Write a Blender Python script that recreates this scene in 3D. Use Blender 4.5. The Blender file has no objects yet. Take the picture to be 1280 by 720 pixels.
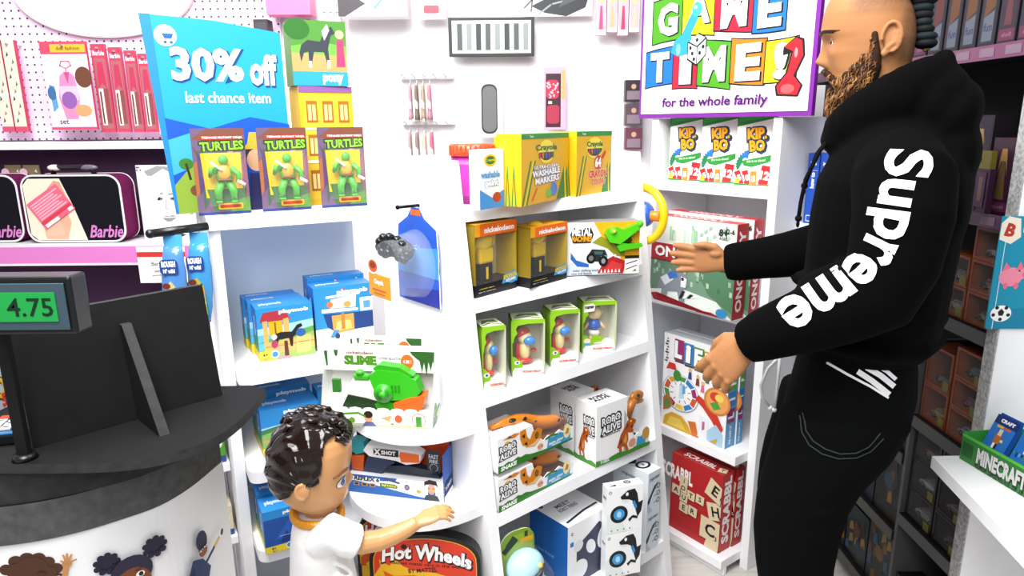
import bpy, bmesh, math, random
from mathutils import Vector, Matrix
from mathutils.bvhtree import BVHTree
random.seed(7)
SC = bpy.context.scene
COL = SC.collection
PI = math.pi
rad = math.radians

# ------------------------------------------------------------------ camera model
F_PX, PITCH, ROLL = 860.0, rad(13.4), rad(-0.5)
CAM = Vector((0, 0, 1.5))
_fwd = Vector((0, math.cos(PITCH), -math.sin(PITCH)))
_r0 = Vector((1, 0, 0)); _u0 = Vector((0, math.sin(PITCH), math.cos(PITCH)))
_rt = _r0 * math.cos(ROLL) + _u0 * math.sin(ROLL)
_up = -_r0 * math.sin(ROLL) + _u0 * math.cos(ROLL)

def ray(q):
    return _fwd + _rt * ((q[0] - 640) / F_PX) + _up * ((360 - q[1]) / F_PX)

def onz(q, z):                                   # where a sight line meets a level surface
    d = ray(q)
    return CAM + d * ((z - CAM.z) / d.z)

def onpl(q, p, n):                               # where a sight line meets an upright plane
    d = ray(q)
    return CAM + d * ((Vector(p) - CAM).dot(n) / d.dot(n))

def dirr(a):
    a = rad(a)
    return Vector((math.sin(a), math.cos(a), 0))

# ------------------------------------------------------------------ materials
def s2l(h):
    out = []
    for i in (0, 2, 4):
        c = int(h[i:i + 2], 16) / 255
        out.append(c / 12.92 if c <= .04045 else ((c + .055) / 1.055) ** 2.4)
    return (*out, 1)

MATS = {}

def mat(c):
    """colour hex, optionally '/kind': print, gloss, plastic, cloth, metal, board, rubber."""
    if c in MATS:
        return MATS[c]
    hx, _, kind = c.partition('/')
    m = bpy.data.materials.new('m_' + c.replace('/', '_'))
    m.use_nodes = True
    nt = m.node_tree
    b = nt.nodes['Principled BSDF']
    b.inputs['Base Color'].default_value = s2l(hx)
    rough, metal, spec = {'': (.42, 0, .4), 'gloss': (.12, 0, .5), 'plastic': (.28, 0, .5), 'cloth': (.95, 0, .06), 'metal': (.3, .9, .5),
                          'board': (.6, 0, .3), 'rubber': (.75, 0, .25), 'skin': (.55, 0, .25), 'matte': (.8, 0, .2)}[kind]
    b.inputs['Roughness'].default_value = rough
    b.inputs['Metallic'].default_value = metal
    b.inputs['Specular IOR Level'].default_value = spec
    if kind in ('cloth', 'board', 'skin', 'rubber'):
        sc, st, dist = {'cloth': (420, .35, .002), 'board': (60, .06, .001), 'skin': (130, .05, .001), 'rubber': (500, .12, .001)}[kind]
        tc = nt.nodes.new('ShaderNodeTexCoord'); nz = nt.nodes.new('ShaderNodeTexNoise'); bp = nt.nodes.new('ShaderNodeBump')
        nz.inputs['Scale'].default_value = sc
        bp.inputs['Strength'].default_value = st; bp.inputs['Distance'].default_value = dist
        nt.links.new(tc.outputs['Object'], nz.inputs['Vector'])
        nt.links.new(nz.outputs['Fac'], bp.inputs['Height'])
        nt.links.new(bp.outputs['Normal'], b.inputs['Normal'])
    MATS[c] = m
    return m

def speckle(key, c1, c2, scale, lo, hi, rough=.6, detail=6, vec='Object', stretch=None):
    m = bpy.data.materials.new(key); m.use_nodes = True
    nt = m.node_tree; b = nt.nodes['Principled BSDF']
    tc = nt.nodes.new('ShaderNodeTexCoord'); nz = nt.nodes.new('ShaderNodeTexNoise'); cr = nt.nodes.new('ShaderNodeValToRGB')
    nz.inputs['Scale'].default_value = scale; nz.inputs['Detail'].default_value = detail
    cr.color_ramp.elements[0].position = lo; cr.color_ramp.elements[1].position = hi
    cr.color_ramp.elements[0].color = s2l(c1); cr.color_ramp.elements[1].color = s2l(c2)
    if stretch:
        mp = nt.nodes.new('ShaderNodeMapping'); mp.inputs['Scale'].default_value = stretch
        nt.links.new(tc.outputs[vec], mp.inputs['Vector']); nt.links.new(mp.outputs['Vector'], nz.inputs['Vector'])
    else:
        nt.links.new(tc.outputs[vec], nz.inputs['Vector'])
    nt.links.new(nz.outputs['Fac'], cr.inputs['Fac'])
    nt.links.new(cr.outputs['Color'], b.inputs['Base Color'])
    b.inputs['Roughness'].default_value = rough
    b.inputs['Specular IOR Level'].default_value = .3
    MATS[key] = m
    return m

def film(key, tint='ffffff', alpha=.12):
    m = bpy.data.materials.new(key); m.use_nodes = True
    b = m.node_tree.nodes['Principled BSDF']
    b.inputs['Base Color'].default_value = s2l(tint)
    b.inputs['Roughness'].default_value = .06
    b.inputs['Alpha'].default_value = alpha
    MATS[key] = m
    return m

def glow(key, c, e):
    m = bpy.data.materials.new(key); m.use_nodes = True
    b = m.node_tree.nodes['Principled BSDF']
    b.inputs['Base Color'].default_value = s2l(c)
    b.inputs['Emission Color'].default_value = s2l(c)
    b.inputs['Emission Strength'].default_value = e
    MATS[key] = m
    return m

film('film', alpha=.05); film('film_thick', 'eef4fa', .10)
speckle('white_board', 'f3f4f8', 'fbfbfc', 9, .3, .7, .55)
speckle('grey_foam', '8f908f', 'c4c5c4', 130, .35, .65, .8)
speckle('black_card', '060607', '0d0d0e', 40, .3, .7, .7)
speckle('grey_fascia', '444545', '585959', 60, .3, .7, .7)
speckle('grey_card', '262727', '343535', 60, .3, .7, .7)

# ------------------------------------------------------------------ lettering
_TX = {}

def letters(s, b=.02, sh=0.0, res=2):
    key = (s, b, sh, res)
    if key in _TX:
        return _TX[key]
    cu = bpy.data.curves.new('lettering', 'FONT')
    cu.body = s; cu.size = 1; cu.offset = b; cu.shear = sh; cu.resolution_u = res; cu.fill_mode = 'FRONT'
    cu.dimensions = '2D'
    o = bpy.data.objects.new('lettering', cu)
    me = bpy.data.meshes.new_from_object(o)
    vs = [(v.co.x, v.co.y) for v in me.vertices]
    fs = [tuple(p.vertices) for p in me.polygons]
    bpy.data.objects.remove(o); bpy.data.curves.remove(cu); bpy.data.meshes.remove(me)
    xs = [v[0] for v in vs] or [0, 1]; ys = [v[1] for v in vs] or [0, 1]
    _TX[key] = (vs, fs, min(xs), max(xs), min(ys), max(ys))
    return _TX[key]

# ------------------------------------------------------------------ mesh builder
DIM = 1.0                                          # even darkening of all colours in the dark aisle
class MB:
    def __init__(s):
        s.bm = bmesh.new(); s.ml = []; s.X = Matrix.Identity(4)

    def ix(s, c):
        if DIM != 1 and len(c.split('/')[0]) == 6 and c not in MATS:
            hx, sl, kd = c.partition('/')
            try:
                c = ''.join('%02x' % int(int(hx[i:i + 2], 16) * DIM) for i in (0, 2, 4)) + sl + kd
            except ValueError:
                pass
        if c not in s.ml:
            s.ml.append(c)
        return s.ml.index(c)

    def poly(s, pts, c, smooth=False):
        try:
            f = s.bm.faces.new([s.bm.verts.new(s.X @ Vector(p)) for p in pts])
            f.material_index = s.ix(c); f.smooth = smooth
            return f
        except ValueError:
            return None

    def _op(s, geo, c, smooth):
        i = s.ix(c)
        for v in geo:
            for f in v.link_faces:
                f.material_index = i; f.smooth = smooth

    def box(s, a, b, c, bev=0.0, seg=2):
        a, b = Vector(a), Vector(b)
        mid = (a + b) / 2; d = b - a
        g = bmesh.ops.create_cube(s.bm, size=1, matrix=s.X @ Matrix.Translation(mid) @ Matrix.Diagonal((abs(d.x), abs(d.y), abs(d.z), 1)))
        vs = g['verts']
        s._op(vs, c, False)
        if bev:
            es = list({e for v in vs for e in v.link_edges})
            r = bmesh.ops.bevel(s.bm, geom=es, offset=bev, segments=seg, affect='EDGES', profile=.5)
            i = s.ix(c)
            for f in r['faces']:
                f.material_index = i

    def ball(s, p, r, c, seg=16, rot=None):
        if not hasattr(r, '__len__'):
            r = (r, r, r)
        m = s.X @ Matrix.Translation(Vector(p)) @ (rot.to_4x4() if rot else Matrix.Identity(4)) @ Matrix.Diagonal((*r, 1))
        g = bmesh.ops.create_uvsphere(s.bm, u_segments=seg, v_segments=max(6, seg // 2 + 2), radius=1, matrix=m)
        s._op(g['verts'], c, True)

    def cone(s, p0, p1, r0, r1, c, n=16, smooth=True, caps=True):
        p0, p1 = Vector(p0), Vector(p1); d = p1 - p0
        m = s.X @ Matrix.Translation((p0 + p1) / 2) @ d.to_track_quat('Z', 'Y').to_matrix().to_4x4()
        g = bmesh.ops.create_cone(s.bm, cap_ends=caps, segments=n, radius1=max(r0, 1e-5), radius2=max(r1, 1e-5), depth=d.length, matrix=m)
        s._op(g['verts'], c, smooth)

    def prism(s, pts, z0, z1, c, side=None):
        """outline in local XY, extruded along local Z."""
        lo = [s.bm.verts.new(s.X @ Vector((x, y, z0))) for x, y in pts]
        hi = [s.bm.verts.new(s.X @ Vector((x, y, z1))) for x, y in pts]
        i = s.ix(c); j = s.ix(side) if side else i
        n = len(pts)
        s.bm.faces.new(lo[::-1]).material_index = i
        s.bm.faces.new(hi).material_index = i
        for k in range(n):
            s.bm.faces.new((lo[k], lo[(k + 1) % n], hi[(k + 1) % n], hi[k])).material_index = j

    def loft(s, rings, c, cap=True, smooth=True):
        """rings: list of lists of points, equal counts."""
        rv = [[s.bm.verts.new(s.X @ Vector(p)) for p in r] for r in rings]
        i = s.ix(c); n = len(rv[0])
        for a, b in zip(rv, rv[1:]):
            for k in range(n):
                f = s.bm.faces.new((a[k], a[(k + 1) % n], b[(k + 1) % n], b[k])); f.material_index = i; f.smooth = smooth
        if cap:
            for r, rev in ((rv[0], True), (rv[-1], False)):
                f = s.bm.faces.new(r[::-1] if rev else r); f.material_index = i

    def tube(s, pts, r, c, n=10, cap=True):
        """round tube through points; r a number or a list of radii (or (ra, rb) pairs)."""
        pts = [Vector(p) for p in pts]
        rs = r if hasattr(r, '__len__') else [r] * len(pts)
        rings = []; pu = None
        for k, p in enumerate(pts):
            d = (pts[min(k + 1, len(pts) - 1)] - pts[max(k - 1, 0)]).normalized()
            if pu is None:
                pu = d.orthogonal().normalized()
            pu = (pu - d * pu.dot(d)).normalized()
            w = d.cross(pu)
            rr = rs[k] if hasattr(rs[k], '__len__') else (rs[k], rs[k])
            rings.append([p + pu * math.cos(2 * PI * a / n) * rr[0] + w * math.sin(2 * PI * a / n) * rr[1] for a in range(n)])
        s.loft(rings, c, cap)

    def surf(s, o, U, V_):
        return Surf(s, o, U, V_)

    def carton(s, w, d, h, c, R=None, L=None, T=None, B=None, K=None):
        """a box with its front at y=0, running back to y=d; returns its faces to print on."""
        R, L, T, K = R or c, L or c, T or c, K or c
        s.poly([(0, 0, 0), (w, 0, 0), (w, 0, h), (0, 0, h)], c)
        s.poly([(w, 0, 0), (w, d, 0), (w, d, h), (w, 0, h)], R)
        s.poly([(0, d, 0), (0, 0, 0), (0, 0, h), (0, d, h)], L)
        s.poly([(0, 0, h), (w, 0, h), (w, d, h), (0, d, h)], T)
        s.poly([(w, d, 0), (0, d, 0), (0, d, h), (w, d, h)], K)
        s.poly([(0, d, 0), (w, d, 0), (w, 0, 0), (0, 0, 0)], B or c)
        return (s.surf((0, 0, 0), (w, 0, 0), (0, 0, h)), s.surf((w, 0, 0), (0, d, 0), (0, 0, h)),
                s.surf((0, d, 0), (0, -d, 0), (0, 0, h)), s.surf((0, 0, h), (w, 0, 0), (0, d, 0)))

    def done(s, name, parent=None, loc=None, rz=None, weld=True):
        if weld:
            bmesh.ops.remove_doubles(s.bm, verts=s.bm.verts, dist=2e-6)
        me = bpy.data.meshes.new(name)
        s.bm.to_mesh(me); s.bm.free()
        for c in s.ml:
            me.materials.append(mat(c))
        o = bpy.data.objects.new(name, me); COL.objects.link(o)
        if parent:
            o.parent = parent
        if loc is not None:
            o.location = loc
        if rz is not None:
            o.rotation_euler = (0, 0, rz)
        return o

class Surf:
    """a flat printed face: u runs along U, v along V, ink laid on in thin layers."""
    def __init__(s, mb, o, U, V_):
        s.mb, s.o, s.U, s.V = mb, Vector(o), Vector(U), Vector(V_)
        s.N = s.U.cross(s.V).normalized(); s.k = 0; s.asp = s.U.length / s.V.length

    def at(s, u, v):
        return s.o + s.U * u + s.V * v + s.N * (.0003 + .00004 * s.k)

    def p(s, pts, c):
        s.k += 1
        s.mb.poly([s.at(u, v) for u, v in pts], c)

    def r(s, u0, v0, u1, v1, c):
        s.p([(u0, v0), (u1, v0), (u1, v1), (u0, v1)], c)

    def e(s, cu, cv, ru, rv, c, n=22, rot=0, a0=0, a1=360):
        """ellipse; ru and rv as fractions of the face HEIGHT."""
        pts = []
        full = abs(a1 - a0) >= 360
        m = n if full else n + 1
        for i in range(m):
            a = rad(a0 + (a1 - a0) * i / n)
            x, y = math.cos(a) * ru, math.sin(a) * rv
            cr, sr = math.cos(rad(rot)), math.sin(rad(rot))
            pts.append((cu + (x * cr - y * sr) / s.asp, cv + x * sr + y * cr))
        s.p(pts, c)

    def l(s, pts, wd, c):
        """a stroke; wd as a fraction of the face height."""
        s.k += 1
        q = [Vector((u * s.asp, v)) for u, v in pts]
        for a, b in zip(q, q[1:]):
            d = b - a
            if d.length < 1e-6:
                continue
            d.normalize(); n = Vector((-d.y, d.x)) * wd / 2; e = d * wd * .3
            s.mb.poly([s.at(x.x / s.asp, x.y) for x in (a - e - n, b + e - n, b + e + n, a - e + n)], c)

    def rr(s, u0, v0, u1, v1, r, c, n=5):
        pts = []
        for cu, cv, a0 in ((u1 - r / s.asp, v1 - r, 0), (u0 + r / s.asp, v1 - r, 90), (u0 + r / s.asp, v0 + r, 180), (u1 - r / s.asp, v0 + r, 270)):
            for i in range(n + 1):
                a = rad(a0 + 90 * i / n)
                pts.append((cu + math.cos(a) * r / s.asp, cv + math.sin(a) * r))
        s.p(pts, c)

    def t(s, txt, cu, cv, h, c, w=None, rot=0, b=.02, sh=0, out=None, ow=.05, warp=None):
        """lettering centred at (cu, cv); h and w as fractions of face height and width."""
        if out:
            s.t(txt, cu, cv, h * 1.0, out, w, rot, b + ow, sh, warp=warp)
        s.k += 1
        vs, fs, x0, x1, y0, y1 = letters(txt, b, sh)
        ref = letters(txt, 0.0, sh)
        bx0, bx1, by0, by1 = ref[2:]
        sy = h / max(by1 - by0, 1e-6); sx = (w * s.asp if w else sy * (bx1 - bx0)) / max(bx1 - bx0, 1e-6)
        cr, sr = math.cos(rad(rot)), math.sin(rad(rot))
        P = []
        for x, y in vs:
            X, Y = (x - (bx0 + bx1) / 2) * sx, (y - (by0 + by1) / 2) * sy
            if warp:
                X, Y = warp(X, Y)
            P.append(s.mb.bm.verts.new(s.mb.X @ s.at(cu + (X * cr - Y * sr) / s.asp, cv + X * sr + Y * cr)))
        i = s.mb.ix(c)
        for f in fs:
            try:
                s.mb.bm.faces.new([P[k] for k in f]).material_index = i
            except ValueError:
                pass

# ------------------------------------------------------------------ things
def tag(o, label, cat, group=None, kind=None):
    if label:
        o['label'] = label
    if cat:
        o['category'] = cat
    if group:
        o['group'] = group
    if kind:
        o['kind'] = kind
    return o

def empty(name, loc=(0, 0, 0), rz=0, label=None, cat=None, group=None):
    o = bpy.data.objects.new(name, None); COL.objects.link(o)
    o.location = loc; o.rotation_euler = (0, 0, rz); o.empty_display_size = .05
    return tag(o, label, cat, group)

def dup(root, loc, rz, label=None, scale=None):
    def cp(o, par):
        c = o.copy(); COL.objects.link(c)
        if par:
            c.parent = par
        for ch in KIDS.get(o.name, []):
            k = cp(ch, c)
            KIDS.setdefault(c.name, []).append(k)
        return c
    KIDS.clear()
    for o in COL.objects:
        if o.parent:
            KIDS.setdefault(o.parent.name, []).append(o)
    r = cp(root, None)
    r.location = loc; r.rotation_euler = (0, 0, rz)
    if scale:
        r.scale = scale
    if label:
        r['label'] = label
    return r
KIDS = {}

def fit(bl, br, z, top, dv=None):
    """front-bottom corners in sight, shelf height, a point on the front top edge -> place, heading, width, height."""
    P = onz(bl, z)
    if dv is None:
        Q = onz(br, z); dv = (Q - P).normalized()
        w = (Q - P).length
    else:
        n = Vector((dv.y, -dv.x, 0)); w = (onpl(br, P, n) - P).dot(dv)
    n = Vector((dv.y, -dv.x, 0))
    h = onpl(top, P, n).z - z
    return P + Vector((0, 0, .0006)), math.atan2(dv.y, dv.x), w, h

def evaluated(raw, voxel, iters=2, fac=.5):
    m = raw.modifiers.new('r', 'REMESH'); m.mode = 'VOXEL'; m.voxel_size = voxel; m.use_smooth_shade = True
    if iters:
        m = raw.modifiers.new('s', 'SMOOTH'); m.iterations = iters; m.factor = fac
    dg = bpy.context.evaluated_depsgraph_get()
    me = bpy.data.meshes.new_from_object(raw.evaluated_get(dg))
    old = raw.data
    raw.modifiers.clear(); raw.data = me
    bpy.data.meshes.remove(old)
    for p in me.polygons:
        p.use_smooth = True
    return raw

def paint_faces(o, cols, fn):
    me = o.data
    me.materials.clear()
    for c in cols:
        me.materials.append(mat(c))
    for p in me.polygons:
        p.material_index = fn(p.center)

# ------------------------------------------------------------------ the three shelf units' frames
D_C = dirr(49); N_C = Vector((D_C.y, -D_C.x, 0))
B_C = onz((841.5, 735), 0); A_C = B_C - D_C * .722
D_RL = dirr(-36.5); D_R = -D_RL; N_R = Vector((-D_RL.y, D_RL.x, 0))
O_R = onz((930, 712), 0) + D_RL * .02
D_L = dirr(61.6); N_L = Vector((D_L.y, -D_L.x, 0))
O_L = Vector((-.375, 1.92, 0))
def uc(x, y, z): return A_C + D_C * x - N_C * y + Vector((0, 0, z))
def ur(x, y, z): return O_R + D_R * x - N_R * y + Vector((0, 0, z))
def ul(x, y, z): return O_L + D_L * x - N_L * y + Vector((0, 0, z))
YC, YR, YL = math.atan2(D_C.y, D_C.x), math.atan2(D_R.y, D_R.x), math.atan2(D_L.y, D_L.x)
ZC = (1.301, 1.077, .836, .52, .178)
ZR = (1.303, .905, .434, .063)
ZL = (1.28, .876, .61, .385)
# ------------------------------------------------------------------ camera
cd = bpy.data.cameras.new('camera'); cam = bpy.data.objects.new('camera', cd); COL.objects.link(cam)
cd.sensor_width = 36; cd.lens = 36 * F_PX / 1280; cd.clip_start = .05
R3 = Matrix((_rt, _up, -_fwd)).transposed()
cam.matrix_world = Matrix.Translation(CAM) @ R3.to_4x4()
SC.camera = cam

# ------------------------------------------------------------------ the setting
def struct(name, mb):
    o = mb.done(name); o['kind'] = 'structure'; return o

speckle('floor_wood', 'b9b3ad', 'd8d4d0', 3, .3, .75, .45, stretch=(1, 14, 1))
speckle('dark_wall', '141318', '201d26', 6, .3, .7, .7)

def pegboard():
    m = bpy.data.materials.new('peg_white'); m.use_nodes = True
    nt = m.node_tree; b = nt.nodes['Principled BSDF']
    tc = nt.nodes.new('ShaderNodeTexCoord')
    sp = nt.nodes.new('ShaderNodeVectorMath'); sp.operation = 'SCALE'; sp.inputs['Scale'].default_value = 34
    fr = nt.nodes.new('ShaderNodeVectorMath'); fr.operation = 'FRACTION'
    sb = nt.nodes.new('ShaderNodeVectorMath'); sb.operation = 'SUBTRACT'; sb.inputs[1].default_value = (.5, .5, .5)
    ml = nt.nodes.new('ShaderNodeVectorMath'); ml.operation = 'MULTIPLY'; ml.inputs[1].default_value = (1, 0, 1)
    ln = nt.nodes.new('ShaderNodeVectorMath'); ln.operation = 'LENGTH'
    gt = nt.nodes.new('ShaderNodeMath'); gt.operation = 'GREATER_THAN'; gt.inputs[1].default_value = .14
    mx = nt.nodes.new('ShaderNodeMix'); mx.data_type = 'RGBA'
    mx.inputs['A'].default_value = s2l('3a3038'); mx.inputs['B'].default_value = s2l('f3d9f2')
    L = nt.links.new
    L(tc.outputs['Object'], sp.inputs[0]); L(sp.outputs[0], fr.inputs[0]); L(fr.outputs[0], sb.inputs[0]); L(sb.outputs[0], ml.inputs[0])
    L(ml.outputs[0], ln.inputs[0]); L(ln.outputs['Value'], gt.inputs[0]); L(gt.outputs[0], mx.inputs['Factor']); L(mx.outputs['Result'], b.inputs['Base Color'])
    b.inputs['Roughness'].default_value = .5
    MATS['peg_pink'] = m
pegboard()

mb = MB(); mb.box((-3.7, -.6, -.04), (1.75, 3.1, 0), 'floor_wood'); struct('floor', mb)
mb = MB(); mb.box((-3.7, 2.95, 0), (1.3, 3.0, 2.5), 'f6f4f6/board'); struct('wall_back', mb)
mb = MB(); mb.box((-3.74, .4, 0), (-3.7, 3.0, 2.5), 'f6f4f6/board'); struct('wall_left', mb)
YW = 2.95                                          # face of the back wall
mb = MB(); mb.box((1.3, 1.5, 0), (1.34, 3.0, 2.5), 'dark_wall'); struct('wall_right', mb)

# ------------------------------------------------------------------ white shelving units
def plate(name, parent, a, b, c='white_board', bev=.002):
    m = MB(); m.box(a, b, c, bev); return m.done(name, parent)

T = .033
# display wedge in the middle: upright back, front leaning away
cu = empty('shelving_unit', A_C, YC, 'middle white shelving unit with a slanted front and rounded side shelves of boxed toys', 'shelf')
LEAN = math.tan(rad(8))
for x0, x1 in ((0, .032), (.69, .722)):
    m = MB(); m.X = Matrix(((0, 0, 1, 0), (1, 0, 0, 0), (0, 1, 0, 0), (0, 0, 0, 1)))   # outline in (y, z), thickness in x
    m.prism([(0, 0), (.53, 0), (.53, 1.415), (1.415 * LEAN, 1.415)], x0, x1, 'white_board')
    m.done('side_panel', cu)
plate('back_panel', cu, (.032, .518, 0), (.69, .53, 1.415))
for z in ZC:
    m = MB(); m.X = Matrix(((0, 0, 1, 0), (1, 0, 0, 0), (0, 1, 0, 0), (0, 0, 0, 1)))
    m.prism([((z - T) * LEAN, z - T), (.518, z - T), (.518, z), (z * LEAN, z)], .0325, .6895, 'white_board')
    m.done('shelf', cu)
# rounded shelves on its left side
def round_shelf(z, y0, y1, e, name='rounded_shelf'):
    pts = [(0, y1), (0, y0)]
    n = 28
    pts = []
    for i in range(n + 1):
        a = PI * i / n
        pts.append((-e * math.sin(a) ** .8, (y0 + y1) / 2 + (y1 - y0) / 2 * -math.cos(a)))
    m = MB(); m.prism(pts, z - .028, z, 'white_board'); m.done(name, cu)
ZQ = (.77, .555, .17)
round_shelf(ZQ[0], .118, .50, .215)
round_shelf(ZQ[1], .09, .50, .24)
round_shelf(ZQ[2], .05, .50, .30)

# right-hand unit: shelves step further out towards the floor
ru = empty('shelving_unit', O_R, YR, 'white shelving unit holding the card games and boxed board games, beside the man', 'shelf')
plate('side_panel', ru, (0, 0, 0), (.03, .30, 1.514))
plate('side_panel', ru, (-.475, 0, 0), (-.445, .30, 1.514))
plate('back_panel', ru, (-.445, .29, 0), (0, .30, 1.514), 'eceaf0/board')
for z, out, xr in ((ZR[0], .002, -.0005), (ZR[1], .045, -.0005), (ZR[2], .067, -.0005), (ZR[3], .104, -.0005)):
    plate('shelf', ru, (-.4445, -out, z - T), (xr, .289, z))
plate('kick_board', ru, (-.4445, -.085, 0), (-.0005, -.07, ZR[3] - T))
# the next bay to its right, deep behind the man
bu = empty('shelving_unit', ur(.031, .13, 0), YR, 'narrow white shelving bay behind the man, holding blue game boxes', 'shelf')
ZB = (1.19, .83, .40, .05)
plate('back_panel', bu, (0, .11, 0), (.13, .12, 1.5), 'e4e4ee/board')
for z in ZB:
    plate('shelf', bu, (0, 0, z - T), (.13, .109, z))

# left-hand unit
lu = empty('shelving_unit', O_L, YL, 'white shelving unit stacked with blue playset boxes, behind the boy', 'shelf')
plate('side_panel', lu, (-.44, 0, 0), (-.41, .27, 1.279))
plate('back_panel', lu, (-.41, .26, 0), (.0, .27, 1.279), 'dfe9f6/board')  # pale blue paints the bluish interior shading into this white unit's back
for i, (z, out) in enumerate(((ZL[0], .012), (ZL[1], .06), (ZL[2], .09), (ZL[3], .11))):
    m = MB(); w1 = -.002 + .0
    x1 = -.002 if out < .05 else -.005
    if i == 0:
        m.prism([(-.44, -out), (x1, -out), (x1, .27), (-.44, .27)], z - T, z + .0005, 'white_board')
    else:
        pts = [(x1, -out), (x1, .259), (-.4095, .259)]
        for k in range(7):
            a = rad(180 + 90 * k / 6); pts.append((-.4095 + .03 + .03 * math.cos(a), -out + .03 + .03 * math.sin(a)))
        m.prism(pts, z - T, z, 'white_board')
    m.done('shelf', lu)
# slim rack further left
nu = empty('shelving_unit', ul(-.60, .08, 0), YL, 'slim white rack peeping out between the counter and the blue playset boxes', 'shelf')
plate('side_panel', nu, (0, 0, 0), (.02, .2, .95)); plate('back_panel', nu, (.02, .19, 0), (.158, .2, .95))
ZN = (.80, .575, .345, .08)
for z in ZN:
    plate('shelf', nu, (.0205, 0, z - .025), (.158, .189, z))
# ================================================================== goods on the middle unit
def thing_box(name, label, cat, bl, br, z, top, dv=None, group=None):
    P, yaw, w, h = fit(bl, br, z, top, dv)
    return empty(name, P, yaw, label, cat, group), w, h

# ---- top shelf: colouring sets
def marker_box(label, bl, br, top, d, title, extra):
    r, w, h = thing_box('marker_box', label, 'box', bl, br, ZC[0], top)
    m = MB(); F, R, L, Tp = m.carton(w, d, h, 'e6b214', R='1d7a34', T='2a8f3a')
    for q in range(3): L.p([(.08 + .26 * q, 0), (.28 + .26 * q, 0), (.18 + .26 * q, .62)], '1f7d36'); L.p([(.13 + .26 * q, 0), (.23 + .26 * q, 0), (.18 + .26 * q, .42)], 'e6b214')
    # green chevron stripes of the carton
    for u0, cc in ((0, '1f7d36'), (.05, 'f2d21a'), (.08, '1f7d36')):
        F.p([(u0, 0), (u0 + .03, 0), (u0 + .20, .62), (u0 + .17, .62)], cc)
        F.p([(1 - u0, 0), (.97 - u0, 0), (.80 - u0 + .0, .0), (.97 - u0, .5)], cc)
    F.r(0, .93, 1, 1, '2a8f3a'); F.t('Classic', .2, .965, .03, 'f4f4e0')
    F.e(.5, .74, .26, .17, 'f7e04a'); F.e(.5, .73, .24, .12, '2a2a2a', a0=180, a1=360)
    for k, cc in enumerate(('c2332b', 'e06a1d', '2a5fae', '6b3d8f', '1d7a34')):
        F.p([(.33 + k * .07, .72), (.38 + k * .07, .72), (.37 + k * .07, .64), (.34 + k * .07, .64)], cc)
    F.t('Crayola', .5, .79, .10, '1a6e30', w=.44, b=.045)
    extra(F, R, L, Tp)
    m.done('carton', r)
    return r
def mk(F, R, L, Tp):
    F.t('ULTRA-CLEAN', .5, .52, .05, 'ffffff', w=.5, b=.03, out='2b4d9b')
    F.t('WASHABLE', .5, .44, .085, 'ffffff', w=.58, b=.045, rot=2, out='2b4d9b')
    F.t('MARKERS', .52, .33, .085, 'ffffff', w=.5, b=.045, rot=2, out='2b4d9b')
    F.e(.66, .17, .12, .10, '3f7fd0'); F.e(.55, .12, .09, .06, '6fc04a')
    F.l([(.2, .06), (.3, .22)], .03, 'e64a3a')
def cr(F, R, L, Tp):
    F.e(.60, .50, .13, .12, 'd3261f'); F.t('64', .60, .50, .14, 'ffffff', b=.05, out='7d1510', ow=.03)
    F.t('CRAYON', .60, .32, .11, 'd3261f', w=.52, b=.05, out='fff7d0', ow=.04); F.t('COLORS', .62, .19, .085, 'd3261f', w=.40, b=.04, out='fff7d0', ow=.04)
    F.l([(.72, .58), (.80, .66)], .06, 'd3261f')
    R.r(0, 0, 1, 1, 'c4231c'); R.e(.5, .62, .06, .09, 'ffffff'); R.e(.45, .30, .06, .08, 'f4f4f4'); R.t('Crayola', .5, .85, .05, 'ffffff', rot=0)
marker_box('yellow and green washable marker box on the middle unit, upper shelf', (652, 259), (710, 246), (654, 168), .07, '', mk)
marker_box('64 crayon colours box with a red side, beside the washable marker box', (720, 246), (763, 238.7), (720, 165), .09, '', cr)
marker_box('yellow and green marker box half hidden behind the washable marker box', (686, 259), (712, 253.5), (686, 172), .04, '', lambda *a: None).location -= N_C * .155
r, w, h = thing_box('paint_pouch', 'white and blue washable paint pouch left of the yellow marker boxes', 'pouch', (600, 263), (630, 258), ZC[0], (598, 188))
m = MB(); F, R, L, Tp = m.carton(w, .03, h, 'eef4fb')
F.e(.45, .82, .17, .10, 'f3c51b'); F.e(.45, .82, .13, .07, '2b7a38'); F.t('Crayola', .45, .82, .05, 'f7e04a', w=.4)
F.t('washable', .45, .58, .10, '5a9fd8', w=.75, b=.05); F.t('paint', .5, .42, .12, 'ffffff', w=.5, b=.05, out='3c78bd')
F.p([(0, 0), (1, 0), (1, .3), (.5, .18), (0, .34)], '4a95d6'); F.e(.7, .18, .12, .09, 'b8452a')
m.done('pouch', r)
# tub of dough
P = uc(.136, .280, ZC[0] + .0006)
r = empty('dough_tub', P, 0, 'magenta tub with an orange lid at the left end of the upper shelf', 'tub')
m = MB(); m.cone((0, 0, 0), (0, 0, .12), .052, .055, 'a8248f/plastic', 28); m.cone((0, 0, .02), (0, 0, .10), .0555, .0565, 'b83aa0', 28, caps=False); m.done('tub', r)
m = MB(); m.cone((0, 0, .12), (0, 0, .15), .059, .057, 'e8552f/plastic', 28)
for k in range(28):
    a = 2 * PI * k / 28; m.box((.0575 * math.cos(a) - .002, .0575 * math.sin(a) - .002, .122), (.0575 * math.cos(a) + .002, .0575 * math.sin(a) + .002, .146), 'd8451f/plastic')
m.done('lid', r)

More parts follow.
